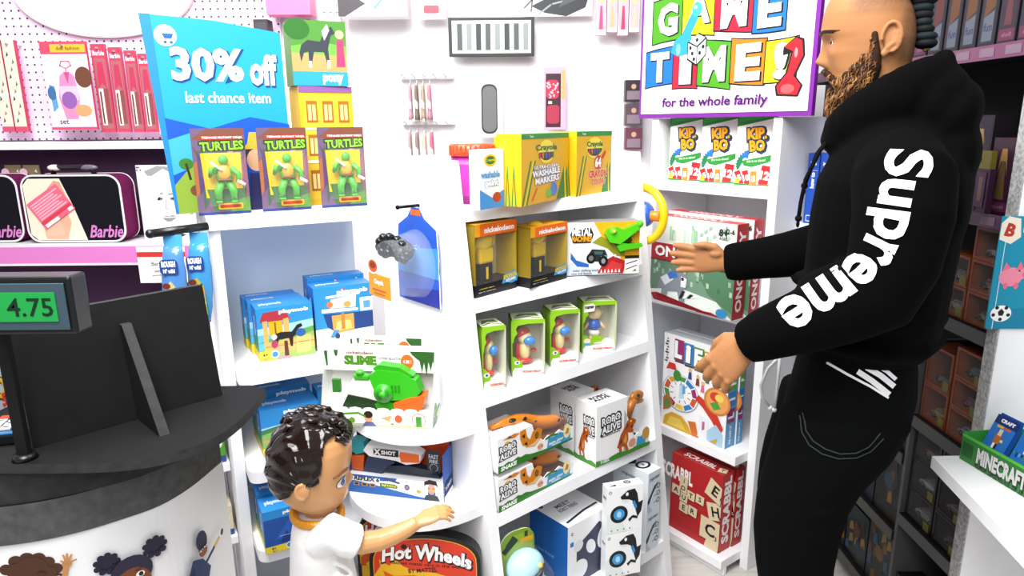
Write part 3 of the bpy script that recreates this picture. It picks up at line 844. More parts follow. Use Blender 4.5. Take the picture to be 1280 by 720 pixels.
m = MB(); m.loft([[(cx + (.07 - k * .003) * math.cos(a) * (1 + .0 * k), -.001 - .085 * k / 4, h * .52 + (h * .34 - k * .004) * math.sin(a)) for a in [2 * PI * i / 20 for i in range(20)]] for k in range(5)], 'film'); m.done('blister', r)

# ---- rounded side shelves: slime blaster sets
def slime_box(label, bl, br, z, top, d):
    P, yaw, w, h = fit(bl, br, z, top)
    r = empty('slime_blaster_box', P, yaw, label, 'box', 'green and white slime blaster boxes')
    m = MB()
    F, R, L, Tp = m.carton(w, d, h * .20, 'f8f8f6')
    m.poly([(w, d, 0), (0, d, 0), (0, d, h), (w, d, h)], 'f3f5ee'); m.poly([(0, d - .0005, 0), (w, d - .0005, 0), (w, d - .0005, h), (0, d - .0005, h)], 'fafaf7')
    m.poly([(0, d, 0), (0, 0, 0), (0, 0, h * .24), (0, d * .5, h), (0, d, h)], 'f4f5f0'); m.poly([(w, 0, 0), (w, d, 0), (w, d, h), (w, d * .5, h), (w, 0, h * .24)], 'f7f7f5')
    m.poly([(0, d * .5, h), (w, d * .5, h), (w, d, h), (0, d, h)], 'f8f8f6')
    m.poly([(0, d * .5, h * .70), (w, d * .5, h * .70), (w, d * .5, h), (0, d * .5, h)], 'fafaf8')
    Hh = m.surf((0, d * .5, h * .70), (w, 0, 0), (0, 0, h * .30))
    Hh.t('nickelodeon', .33, .86, .14, '8a4a1e', w=.24, b=.03); Hh.t('SLIME', .33, .50, .38, '4f8a1c', w=.28, b=.07); Hh.t('HYPER BLASTER', .60, .62, .10, '5a5a55', w=.20); Hh.t('PACK', .555, .40, .10, '5a5a55', w=.08)
    Hh.e(.755, .5, .30, .34, 'd86a2a'); Hh.t('4 IN 1', .755, .5, .16, 'ffffff', w=.07, b=.03)
    Dr = m.surf((0, d * .5 - .0003, h * .40), (w, 0, 0), (0, 0, h * .60))
    Dr.p([(.78, 1), (1, 1), (1, .60), (.985, .78), (.965, .55), (.945, .76), (.925, .42), (.905, .74), (.885, .50), (.865, .78), (.835, .84), (.80, .92)], '2f5f26'); Dr.p([(0, .95), (.03, .96), (.03, .62), (.015, .58)], '2f5f26'); Dr.p([(.09, .98), (.13, .98), (.12, .84), (.10, .84)], '2f5f26')
    # scalloped sill with children and badges
    m.X = Matrix(((1, 0, 0, 0), (0, 0, -1, 0), (0, 1, 0, 0), (0, 0, 0, 1)))
    sc = [(0, 0), (w, 0), (w, h * .22)]
    for k in range(8):
        c0 = w * (1 - (k + .5) / 8)
        for i in range(5):
            a = PI * i / 4; sc.append((c0 + w / 16 * math.cos(a), h * .23 + h * .04 * math.sin(a)))
    sc.append((0, h * .22))
    m.prism(sc, 0, .002, 'fbfbf8'); m.X = Matrix.Identity(4)
    Fs = m.surf((0, -.0022, 0), (w, 0, 0), (0, 0, h * .26))
    Fs.p([(0, 0), (1, 0), (1, .08), (.8, .16), (.6, .08), (.4, .18), (.2, .1), (0, .2)], 'a8b88a')
    Fs.e(.43, .46, .22, .26, 'd9a078'); Fs.e(.43, .66, .24, .20, '2e1f16'); Fs.p([(.37, 0), (.50, 0), (.47, .26), (.40, .26)], '59608a')
    Fs.e(.28, .32, .16, .16, '5f9a2a'); Fs.e(.70, .48, .20, .22, 'd05a2a'); Fs.p([(.54, .5), (.64, .66), (.62, .3)], 'c8a26a'); Fs.e(.88, .46, .36, .38, 'd05a3a'); Fs.e(.88, .46, .32, .34, 'fbfbf8'); Fs.p([(.855, .1), (.905, .1), (.905, .66), (.855, .66)], '3f8a2a')
    Fs.e(.03, .55, .16, .22, '3a2a20'); Fs.e(.15, .45, .10, .14, 'c8602a'); Fs.l([(.2, .66), (.34, .74), (.40, .56)], .10, '4f9a24'); Fs.p([(.61, .2), (.66, .26), (.65, .12)], '5f9a2a')
    Rr = m.surf((w, 0, 0), (0, d, 0), (0, 0, h * .4)); Rr.e(.4, .5, .2, .24, '7a9a5a'); Rr.t('SLIME', .6, .4, .14, '4f8a1c', w=.5, b=.06, rot=20); Rr.p([(0, 0), (.5, 0), (.6, .2), (.2, .3)], '5f7a4a')
    m.done('carton', r)
    # the blaster
    m = MB(); m.X = Matrix(((1, 0, 0, 0), (0, 0, -1, -0.0), (0, 1, 0, 0), (0, 0, 0, 1)))
    y0, y1 = -d * .46, -d * .14
    S = lambda pts: [(a * w, b * h) for a, b in pts]
    m.prism(S([(.22, .30), (.28, .62), (.40, .66), (.56, .56), (.60, .42), (.50, .30)]), y0, y1, 'f2f4f0/plastic')
    m.prism(S([(.18, .24), (.24, .42), (.40, .38), (.50, .34), (.52, .24)]), y0 + .004, y1 + .003, '1f3a20/plastic')
    m.prism(S([(.44, .70), (.52, .79), (.72, .77), (.86, .66), (.90, .50), (.84, .40), (.62, .36), (.50, .44)]), y0 - .004, y1 + .006, '34b81e/plastic')
    m.prism(S([(.48, .80), (.54, .86), (.72, .83), (.84, .72), (.80, .70), (.66, .75), (.52, .76)]), y0 + .002, y1 + .004, '2fa51a/plastic')
    m.prism(S([(.66, .24), (.66, .34), (.80, .42), (.94, .46), (.92, .30), (.88, .24)]), y0 - .002, y1 + .010, 'e8651a/plastic')
    m.prism(S([(.50, .22), (.48, .30), (.56, .38), (.68, .30), (.66, .22)]), y0, y1 + .004, '279614/plastic')
    m.X = Matrix.Identity(4)
    for rr_, cc, yy in ((.13, '2fa81a/plastic', .012), (.085, '27901a/plastic', .016), (.04, '3fc226/plastic', .02)):
        m.cone((w * .57, -y1 - .0 + d * 0, h * .47), (w * .57, -y1 - yy, h * .47), rr_ * h, rr_ * h, cc, 20)
    for k in range(6):
        m.box((w * (.64 + .03 * (k % 3)), -y1 - .010, h * (.50 + .06 * (k // 3))), (w * (.655 + .03 * (k % 3)), -y1 - .004, h * (.53 + .06 * (k // 3))), '27901a/plastic')
    m.box((w * .30, -y1 - .004, h * .63), (w * .44, -y1 + .012, h * .71), '3fae2a/plastic', .004); m.ball((w * .36, -y1, h * .74), (w * .04, .01, h * .04), '3fae2a/plastic', 12)
    m.prism([(w * .10, .012), (w * .17, .012), (w * .17, .022), (w * .10, .022)], h * .44, h * .62, '2f7a2a/plastic')
    m.done('slime_blaster', r)
    return r
slime_box('white slime blaster box at the front of the rounded shelf above the boy', (403, 530), (541, 536.5), ZQ[0], (406, 443), .085)
slime_box('white slime blaster box tucked behind the front one, by the middle unit', (440, 502), (528, 505), ZQ[0], (440, 424), .035)

# ---- rounded shelf below: foam dart blaster
r, w, h = thing_box('dart_blaster_box', 'orange and navy dart blaster box on the rounded shelf behind the boy', 'box', (436, 614), (556, 628), ZQ[1], (438, 552))
d = .07
m = MB(); m.box((0, d - .004, 0), (w, d, h), '23304e'); m.poly([(w * .60, d - .0045, h * .3), (w - .004, d - .0045, h * .3), (w - .004, d - .0045, h), (w * .70, d - .0045, h)], 'd9481c')
m.box((0, 0, 0), (.003, d, h * .9), '1f57a8'); m.box((w - .003, 0, 0), (w, d, h * .9), '2a58a8')
F, R, L, Tp = m.carton(w, d, h * .36, 'f3f5f8', R='2a4f9a')
F.p([(0, 0), (1, 0), (.7, .16), (.3, .5), (0, .72)], '2f68b8'); F.p([(0, .64), (0, 1), (.52, 1), (.5, .82), (.2, .74)], '2a5fae'); F.r(.0, .66, .34, .90, 'f3f5f8')
F.t('REFLEX 6', .20, .80, .20, '1b2436', w=.26, b=.05, sh=.15)
for k in range(3): F.rr(.06 + .085 * k, .40, .12 + .085 * k, .58, .03, 'd8a02a'); F.rr(.07 + .085 * k, .43, .11 + .085 * k, .55, .02, '2a3350')
F.rr(.34, .44, .52, .66, .04, '3a6a2a'); F.t('90FT/27m', .43, .55, .13, 'e8e86a', w=.15, b=.03)
F.p([(.38, .94), (.50, .80), (.66, .86), (.74, .70), (.88, .60), (.86, .30), (.74, .24), (.66, .46), (.52, .58)], 'f8f8f8'); F.l([(.39, .92), (.54, .76)], .10, '4a4f5a'); F.e(.62, .58, .14, .16, '3a6aa0'); F.e(.62, .58, .06, .07, 'e07a2a'); F.e(.74, .42, .12, .10, 'e0a02a')
F.e(.87, .42, .20, .30, '1f63b4'); R.t('X SHOT', .5, .6, .18, 'ffffff', w=.7, b=.03); R.r(0, 0, 1, .25, 'f3f3f3')
# cut-out head of a young model on the lid
F.p([(.79, .02), (.95, .02), (.93, .28), (.87, .34), (.81, .28)], '3a4048'); F.e(.87, .62, .20, .28, 'd8a684'); F.p([(.80, .70), (.80, 1.0), (.85, 1.14), (.92, 1.10), (.94, .72), (.92, .86), (.86, .90), (.81, .84)], '1c1614')
for s_ in (-.02, .025): F.l([(.865 + s_ - .01, .66), (.865 + s_ + .01, .66)], .03, '2a1c14')
F.l([(.85, .44), (.885, .44)], .03, 'a8604a')
Cd = m.surf((w * .72, d * .3, h * .42), (w * .24, 0, 0), (0, 0, h * .5)); Cd.rr(.36, .08, .92, .98, .04, '1f242e'); Cd.e(.64, .30, .16, .16, '8a909a'); Cd.e(.64, .30, .13, .13, '1f242e'); Cd.t('FAST', .64, .72, .16, 'c8ccd4', w=.4); Cd.t('FIRE', .64, .54, .12, 'c8ccd4', w=.34)
m.done('carton', r)
m = MB(); m.X = Matrix(((1, 0, 0, 0), (0, 0, -1, 0), (0, 1, 0, 0), (0, 0, 0, 1))); S = lambda pts: [(a * w, b * h) for a, b in pts]; y0, y1 = -d * .7, -d * .18
m.prism(S([(.16, .80), (.20, .92), (.68, .88), (.76, .80), (.74, .66), (.60, .60), (.50, .66), (.22, .70)]), y0, y1, 'f2f2f2/plastic'); m.prism(S([(.54, .78), (.55, .84), (.74, .82), (.74, .68), (.56, .66)]), y0 - .003, y1 + .004, 'e8641a/plastic')
m.prism(S([(.14, .38), (.20, .70), (.36, .70), (.48, .60), (.40, .52), (.34, .36)]), y0 + .004, y1 - .003, '2a3550/plastic'); m.prism(S([(.02, .40), (.02, .66), (.16, .70), (.14, .38)]), y0 + .004, y1 - .003, 'c8551c/plastic'); m.prism(S([(.0, .80), (.03, .98), (.16, .95), (.18, .76), (.08, .70)]), y0 + .003, y1 - .002, '2a9aa0/plastic')
m.prism(S([(.36, .40), (.40, .52), (.62, .56), (.90, .50), (.94, .38)]), y0 + .006, y1 - .006, '1c2638/plastic')
m.X = Matrix.Identity(4)
Lb = m.surf((w * .27, d * .18 - .0015, h * .74), (w * .26, 0, 0), (0, 0, h * .13)); Lb.r(0, 0, 1, 1, '1a1c20'); Lb.t('X', .15, .5, .8, 'f4f4f4', b=.06); Lb.t('SHOT', .60, .5, .55, 'f4f4f4', w=.56, b=.05)
m.done('dart_blaster', r)

# ---- arched die-cast car boxes on the lowest rounded shelf
def arch_box(label, bl, br, z, apex, d=.055):
    P, yaw, w, h = fit(bl, br, z, apex)
    r = empty('toy_car_box', P, yaw, label, 'box', 'arch-topped red and yellow toy car boxes')
    def outline(i):
        pts = [(i, i), (w - i, i)]
        n = 22
        hs_ = h * .74
        for k in range(n + 1):
            a = PI * k / n
            pts.append((w / 2 + (w / 2 - i) * math.cos(a), hs_ + (h - hs_ - i) * math.sin(a) ** .75))
        return pts
    m = MB(); m.X = Matrix(((1, 0, 0, 0), (0, 0, -1, 0), (0, 1, 0, 0), (0, 0, 0, 1)))
    m.prism(outline(0), -d, 0, '17171a', '121214')
    m.X = Matrix.Identity(4)
    F = m.surf((0, 0, 0), (w, 0, 0), (0, 0, h))
    F.p([(a / w, b / h) for a, b in outline(.010)], 'e8b41c'); F.p([(a / w, max(.56, b / h)) for a, b in outline(.012)], 'd93a1e')
    # flames licking up and the banner
    F.p([(.03, .62), (.10, .72), (.09, .78), (.18, .72), (.24, .80), (.30, .72), (.40, .68), (.60, .66), (.80, .60), (.96, .58), (.96, .50), (.03, .50)], 'e8b41c')
    F.p([(.04, .56), (.14, .62), (.12, .68), (.22, .63), (.40, .64), (.62, .58), (.96, .55), (.96, .48), (.5, .54), (.3, .50), (.04, .48)], 'd9581e')
    F.p([(.10, .50), (.24, .58), (.34, .52), (.52, .56), (.46, .46), (.2, .44)], 'f0c83a'); F.e(.80, .47, .09, .09, '1a1a1c'); F.e(.80, .47, .065, .065, 'f4f4f4'); F.e(.80, .47, .03, .03, '1a1a1c')
    F.p([(.04, .08), (.96, .06), (.96, .34), (.6, .30), (.3, .38), (.04, .32)], 'c8301c'); F.p([(.2, .16), (.44, .30), (.72, .28), (.86, .18), (.8, .12), (.24, .12)], '2a5fae'); F.e(.34, .13, .05, .05, '141414'); F.e(.74, .13, .05, .05, '141414')
    def flick(X, Y):
        return X, Y * (1.0 + .35 * math.exp(-((X) / (w * .12)) ** 2)) - (X / w) ** 2 * h * .12
    F.t('Hot Wheels', .53, .838, .115, '3a0f0a', w=.80, b=.09, rot=-5, warp=flick); F.t('Hot Wheels', .525, .843, .11, 'ffffff', w=.79, b=.04, rot=-5, warp=flick)
    F.t('fastest metal cars in the world!', .54, .735, .028, '2a1208', w=.68, rot=-4, b=.01); F.t('BY MATTEL', .48, .685, .036, '2a1208', w=.26, rot=4, b=.02)
    F.e(.32, .895, .022, .022, '141416')
    m.done('carton', r)
    return r
arch_box('arched red and yellow toy car box in front, under the boy\'s hand', (468, 804), (603, 806), ZQ[2], (540, 669), .036)
arch_box('arched red and yellow toy car box behind the other one', (452, 768), (548, 771), ZQ[2], (505, 640))

# ---- hanging blister pack on the side of the middle unit
zc = 1.14
P = onpl((535, 372), uc(-.02, .30, 0), D_C)
r = empty('hanging_blister_pack', uc(-.012, .425, 1.045), YC - PI / 2, 'blue hanging blister pack of black toy beads on the side of the middle unit', 'blister pack')
w, h = .19, .25
m = MB(); pts = [(0, 0), (w, 0), (w, h * .3), (w * .985, h * .38), (w, h * .5), (w * .97, h * .8), (w * .7, h * .9), (w * .6, h), (w * .4, h), (w * .3, h * .9), (.01, h * .8), (0, h * .5)]
m.X = Matrix(((1, 0, 0, 0), (0, 0, -1, 0), (0, 1, 0, 0), (0, 0, 0, 1))); m.prism(pts, -.003, 0, '2456c0', 'eef2fa'); m.X = Matrix.Identity(4)
F = m.surf((0, 0, 0), (w, 0, 0), (0, 0, h)); F.p([(0, .3), (1, .3), (1, .62), (0, .55)], '3f8fe0'); F.p([(.1, .0), (1, 0), (1, .2), (.2, .12)], '1c2a96'); F.r(.38, .92, .62, .98, 'e8641a')
m.done('card', r)
m = MB(); m.loft([[(w * (.5 + (.44 - .04 * k) * math.cos(a)), -.001 - .095 * k / 3, h * (.42 + (.36 - .03 * k) * math.sin(a))) for a in [2 * PI * i / 24 for i in range(24)]] for k in range(4)], 'film_thick'); m.done('blister', r)
m = MB()
for k in range(34):
    a = k * 2.4; q = .044 * math.sqrt((k + .5) / 34)
    m.ball((w * .42 + q * math.cos(a) * 1.25, -.022 - .055 * ((k * 7) % 5) / 4, h * .60 + q * math.sin(a) * .75), .012, '111216/gloss', 10)
m.done('bead_toy', r)
m = MB(); m.box((w * .08, -.100, h * .10), (w * .62, -.096, h * .34), 'd9921c', .002); Fq = m.surf((w * .08, -.1004, h * .10), (w * .54, 0, 0), (0, 0, h * .24)); Fq.t('Crayola', .5, .66, .26, 'ffffff', w=.44, b=.04); Fq.l([(.2, .32), (.8, .32)], .08, 'b8601a'); Fq.l([(.25, .16), (.75, .16)], .06, 'b8601a')
Fe = m.surf((w * .04, -.101, h * .32), (w * .36, 0, 0), (0, 0, h * .2)); Fe.e(.5, .5, .55, .42, 'f4f2ec'); Fe.e(.5, .5, .45, .33, 'c85a1e'); Fe.e(.5, .55, .3, .18, '8a2f14')
m.done('paper_insert', r)
m = MB(); m.tube([(w * .5, .0115, h + .005), (w * .5, -.05, h + .005)], .004, '1a1a1c/metal', 8); m.ball((w * .5, -.052, h + .005), .006, '1a1a1c/metal', 8); m.done('peg_hook', cu).parent = None
o = COL.objects[-1]; o.matrix_world = Matrix.Translation(r.location) @ Matrix.Rotation(r.rotation_euler.z, 4, 'Z'); tag(o, 'black peg carrying the blue hanging blister pack', 'hook')
# ================================================================== goods on the right-hand unit
# ---- green card game boxes with hang tabs
def card_game():
    P, yaw, w, h = fit((814.6, 221.5), (857, 223.5), ZR[0], (817, 151.5))
    w, h = .117, .212
    r = empty('card_game_box', (0, 0, 0), 0, 'green and white card game box', 'box', 'green card game boxes on the upper shelf')
    d = .035
    m = MB(); F, R, L, Tp = m.carton(w, d, h, 'fbfbfb', R='1f8a3a', L='1f7a34', T='1f8a3a')
    F.p([(0, 1), (1, 1), (1, .98), (0, .86)], '27903a'); F.p([(.04, 1), (.9, 1), (.04, .92)], '3fae4e')
    for t_, v_ in (('KIP.', .76), ('BO', .585)):
        u_ = .54 if t_ == 'KIP.' else .56
        F.t(t_, u_ + .02, v_ - .012, .17, '1f3a5a', w=.52 if t_ == 'KIP.' else .42, b=.14, rot=5); F.t(t_, u_, v_, .155, '2a2a2a', w=.50 if t_ == 'KIP.' else .40, b=.11, rot=5); F.t(t_, u_, v_, .15, 'f0a31c', w=.48 if t_ == 'KIP.' else .38, b=.05, rot=5)
    # fan of cards
    for k in range(9):
        a = rad(168 - k * 12 + 30); cu_, cv_ = .26, .36
        x, y = cu_ - .22 * math.cos(rad(k * 17 - 30)), cv_ + .15 * math.sin(rad(k * 17 - 55))
        F.l([(cu_ - .10 * math.cos(rad(k * 18 - 20)), cv_ + .06 * math.sin(rad(k * 18 - 20))), (x, y)], .035, '2a6fb8' if k > 4 else '1f7a4a')
    F.p([(.16, .36), (1, .46), (1, .38), (.86, .34), (.44, .27), (.24, .29)], '2f8a3a'); F.t('this is so clever!', .56, .365, .035, 'd8f0d0', w=.5, rot=6)
    for u0, v0, rot, c, t_ in ((.12, .10, 24, 'b8282a', '5'), (.30, .10, 12, 'b8282a', '10'), (.50, .09, 2, 'e0802a', 'S'), (.80, .14, -8, 'b02628', '12')):
        W_, H_ = (.30, .34) if t_ == '12' else (.19, .26)
        for q, cc in ((1.0, 'ffffff'), (.88, c)):
            pts = []
            for sx, sy in ((-1, -1), (1, -1), (1, 1), (-1, 1)):
                x, y = sx * W_ / 2 * q * F.asp, sy * H_ / 2 * (q if q == 1 else .92); cr_, sr_ = math.cos(rad(rot)), math.sin(rad(rot))
                pts.append((u0 + (x * cr_ - y * sr_) / F.asp + .02, max(.01, v0 + x * sr_ + y * cr_)))
            F.p(pts, cc)
        F.t(t_, u0 + .02, v0 + .01, .11 if t_ == '12' else .08, 'ffffff', b=.05, rot=rot)
    F.p([(0, 0), (1, 0), (1, .022), (.5, .01), (0, .03)], '1f8a3a'); F.p([(.02, .03), (.14, .03), (.14, .08), (.10, .11), (.02, .10)], 'e8d21a')
    R.e(.5, .82, .05, .07, 'f2f0e0'); R.e(.5, .82, .03, .05, '7a6a3a'); R.r(0, .3, .2, .32, '2fae4e')
    m.done('carton', r)
    m = MB(); m.box((w * .05, d - .006, h), (w * .97, d, h * 1.16), '1f7a30', .001)
    S = m.surf((w * .05, d - .0063, h), (w * .92, 0, 0), (0, 0, h * .16)); S.e(.13, .52, .36, .38, 'f2f0e0'); S.t('KIP', .13, .64, .28, '7a5a1a', w=.10, b=.05); S.t('BO', .13, .38, .26, '7a5a1a', w=.08, b=.05); S.rr(.74, .20, .95, .50, .06, '14351c'); S.t('card game', .845, .35, .14, 'c8d8c8', w=.18)
    m.done('hang_tab', r)
    return r
cg = card_game()
for k, (bl, lab) in enumerate((((824, 221.3), 'leftmost of the three green card game boxes under the games sign'), ((858, 225.2), 'green card game box with another on each side, under the games sign'), ((905.2, 228), 'rightmost of the three green card game boxes, by the unit\'s right panel'))):
    yaw = YR + .30
    P = ur(-.426 + .137 * k, .040, ZR[0] + .0006)
    if k == 0: cg.location = P; cg.rotation_euler = (0, 0, yaw); cg['label'] = lab
    else: dup(cg, P, yaw, lab)

# ---- games sign resting on the panels
PS = ur(0, -.004, 0)
a_, b_ = onpl((800, 141.5), PS, N_R), onpl((1015, 147), PS, N_R)
ws = (b_ - a_).length; zs = 1.5155
r = empty('games_sign', Vector((a_.x, a_.y, zs)), YR, 'white games sign with a purple border and coloured letter tiles', 'sign')
hs_ = .47
m = MB(); m.box((0, -.006, 0), (ws, .012, hs_), '7d2a9a/plastic', .001); m.done('frame', r)
m = MB(); m.box((.012, -.0085, .014), (ws - .012, -.0061, hs_ - .012), 'fdfdfd', .0005)
F = m.surf((.012, -.0086, .014), (ws - .024, 0, 0), (0, 0, hs_ - .026))
WV = lambda u, v: (u, v + .035 * math.sin(u * 6.0))
def tile(u0, u1, v0, v1, c, t_, th=.15, dv_=0):
    n = 6; pts = [WV(u0 + (u1 - u0) * k / n, v0) for k in range(n + 1)] + [WV(u1 - (u1 - u0) * k / n, v1) for k in range(n + 1)]
    g = .006; big = [(x + (-g if x < (u0 + u1) / 2 else g), y + (-g * 1.5 if k <= n else g * 1.5)) for k, (x, y) in enumerate(pts)]
    F.p(big, '141414'); F.p(pts, c)
    cu_ = (u0 + u1) / 2; cv_ = WV(cu_, (v0 + v1) / 2 + dv_)[1]
    F.t(t_, cu_ + .006, cv_ - .008, th, '141414', w=(u1 - u0) * .60 if t_ not in 'I!' else (u1 - u0) * .26, b=.06); F.t(t_, cu_, cv_, th, 'ffffff', w=(u1 - u0) * .58 if t_ not in 'I!' else (u1 - u0) * .24, b=.05)
tile(.03, .22, .19, .45, '1b6fd0', 'T', .19); tile(.22, .38, .15, .43, 'd3203a', 'I', .20); tile(.38, .58, .17, .48, '4a9a1e', 'M', .21); tile(.58, .77, .21, .50, 'e57a1c', 'E', .21); tile(.77, .93, .22, .48, 'e8c81c', '!', .20)
tile(.07, .27, .50, .80, '4a9a1e', 'G', .20); tile(.27, .47, .52, .82, 'e2c21c', 'A', .19, .03); tile(.47, .69, .55, .84, 'd3203a', 'M', .21); tile(.69, .86, .54, .83, '1b6fd0', 'E', .20)
F.t('for the whole family', .48, .070, .085, 'a85ac0', w=.64, b=.02, sh=.08); F.t('for the whole family', .476, .074, .085, '35104a', w=.64, b=.015, sh=.08)
# game pieces: blue pawn, die and red knight
F.p([(.20, .44), (.22, .52), (.27, .56), (.31, .66), (.34, .72), (.37, .66), (.33, .56), (.34, .48), (.31, .42), (.25, .41)], '2f9cc0'); F.e(.36, .72, .045, .05, '3fb0d4'); F.e(.35, .735, .016, .012, 'c8eef8'); F.e(.25, .46, .02, .04, '7fd0e8')
F.p([(.31, .38), (.37, .33), (.43, .40), (.43, .52), (.38, .56), (.31, .50)], '141414'); F.p([(.315, .39), (.37, .345), (.37, .46), (.315, .495)], 'e8ecf0'); F.p([(.375, .345), (.425, .405), (.425, .51), (.375, .46)], 'c8d0d8'); F.p([(.32, .505), (.37, .47), (.42, .52), (.375, .55)], 'f6f8fa')
for u_, v_ in ((.33, .46), (.355, .38), (.343, .42), (.39, .42), (.41, .46), (.37, .51)): F.e(u_, v_, .012, .014, '1c1c1c')
F.p([(.84, .10), (.95, .09), (.97, .16), (.93, .22), (.97, .34), (.96, .44), (.92, .46), (.86, .40), (.86, .35), (.90, .36), (.88, .24), (.83, .16)], '141414'); F.p([(.85, .11), (.945, .10), (.96, .16), (.92, .22), (.96, .34), (.95, .43), (.92, .45), (.865, .40), (.91, .37), (.89, .24), (.84, .16)], 'cf1f2e'); F.e(.895, .14, .05, .03, 'e85a5a'); F.e(.925, .36, .012, .03, 'f08a8a')
m.done('panel', r)

# ---- property trading games
def property_game(label, bl, br, z, top, d, dx=None):
    P, yaw, w, h = fit(bl, br, z, top, D_R) if dx is None else dx
    r = empty('board_game_box', P, yaw, label, 'box', 'red property board game boxes')
    m = MB(); F, R, L, Tp = m.carton(w, d, h, 'dfe8dc', R='b01f2a', T='b82430', L='a81d28')
    F.r(0, .70, 1, 1, 'e2ebe2'); F.r(0, .50, 1, .70, 'b3202c'); F.r(0, 0, 1, .50, '6f9078')
    F.p([(0, 0), (1, .0), (.82, .16), (.4, .22), (0, .14)], 'dfe8e2'); F.p([(0, .14), (.34, .22), (.55, .5), (0, .5)], '5f8068'); F.p([(.55, .5), (1, .5), (1, .06), (.72, .22)], '4f7a5a')
    for k in range(26):
        u_, v_ = random.random(), .22 + .26 * random.random(); F.p([(u_, v_), (min(1, u_ + .03), v_), (min(1, u_ + .03), v_ + .05), (u_, v_ + .06)], random.choice(['8fae92', '3f6a4c', 'a9c4ac', '557d5e']))
    for k in range(14):
        u_ = .18 + .34 * random.random() + (.2 if k % 2 else 0); hh_ = .06 + .14 * random.random(); F.r(u_, .74, u_ + .025, .74 + hh_, random.choice(['a8ccae', '8fbf9a', 'c4dcc8']))
    for k in range(7): F.p([(.6 + .05 * k, .82 + .04 * (k % 3)), (.64 + .05 * k, .85 + .04 * (k % 3)), (.63 + .05 * k, .88 + .04 * (k % 3)), (.59 + .05 * k, .85 + .04 * (k % 3))], '9fb8a4')
    F.t('ONOPOLY', .46, .60, .115, '7a1018', w=.80, b=.05); F.t('ONOPOLY', .455, .605, .11, 'ffffff', w=.79, b=.04)
    F.r(0, .695, 1, .705, 'f2f2ee'); F.r(0, .495, 1, .505, '14301c')
    F.t('8+', .86, .90, .07, '1f2a22', b=.04); F.l([(.895, .84), (.895, .97)], .01, '1f2a22'); F.t('2-6', .94, .92, .05, '1f2a22', b=.03); F.t('AGES', .86, .84, .03, '1f2a22')
    # silver dog token on the board
    F.p([(.10, .16), (.14, .32), (.26, .40), (.36, .42), (.46, .38), (.50, .28), (.44, .22), (.46, .04), (.40, .04), (.36, .18), (.24, .16), (.22, .06), (.15, .06), (.16, .18)], '7d858c'); F.p([(.14, .30), (.26, .38), (.34, .40), (.30, .30), (.2, .22)], 'd0d6dc'); F.p([(.40, .36), (.47, .34), (.46, .24), (.40, .24)], 'dfe4e8'); F.p([(.22, .36), (.34, .42), (.36, .34), (.26, .30)], '3a6ab0'); F.e(.42, .33, .02, .02, '2a2e33')
    for k in range(5): F.p([(.38 + .05 * k, .10 + .012 * k), (.42 + .05 * k, .11 + .012 * k), (.46 + .05 * k, .20 - .01 * k), (.42 + .05 * k, .20 - .01 * k)], '1f2422' if k % 2 == 0 else 'f4f4f0')
    F.p([(.02, .10), (.10, .12), (.10, .07), (.6, .015), (.6, .005), (.9, .0), (.78, .035), (.6, .03), (.1, .05), (.06, .03)], 'a01c26'); F.e(.89, .05, .07, .05, '2f86c0')
    R.t('ONOPOLY', .5, .5, .44, '7a1018', w=1.5, rot=90, b=.05) if False else None
    q = m.surf((w, 0, 0), (0, 0, h), (0, -d, 0)); q.N = Vector((1, 0, 0)); q.o = Vector((w, d, 0)); q.t('ONOPOLY', .50, .5, .50, 'f6eef0', w=.84, b=.035)
    Tp.r(.0, .12, 1, .16, 'e8d8d0'); Tp.t('ONOPOLY', .5, .55, .45, 'f2e6e6', w=.6, b=.03)
    m.done('carton', r)
    return P, yaw, w, h
P, yaw, w, h = property_game('red property board game box in front, behind the man\'s outstretched hand', (812, 375), (914, 402), ZR[1], (919, 281), .058)
property_game('red property board game box behind the first, only its edges showing', 0, 0, 0, 0, .05, (P - N_R * .066 + D_R * .012, yaw, w, h * 1.03))

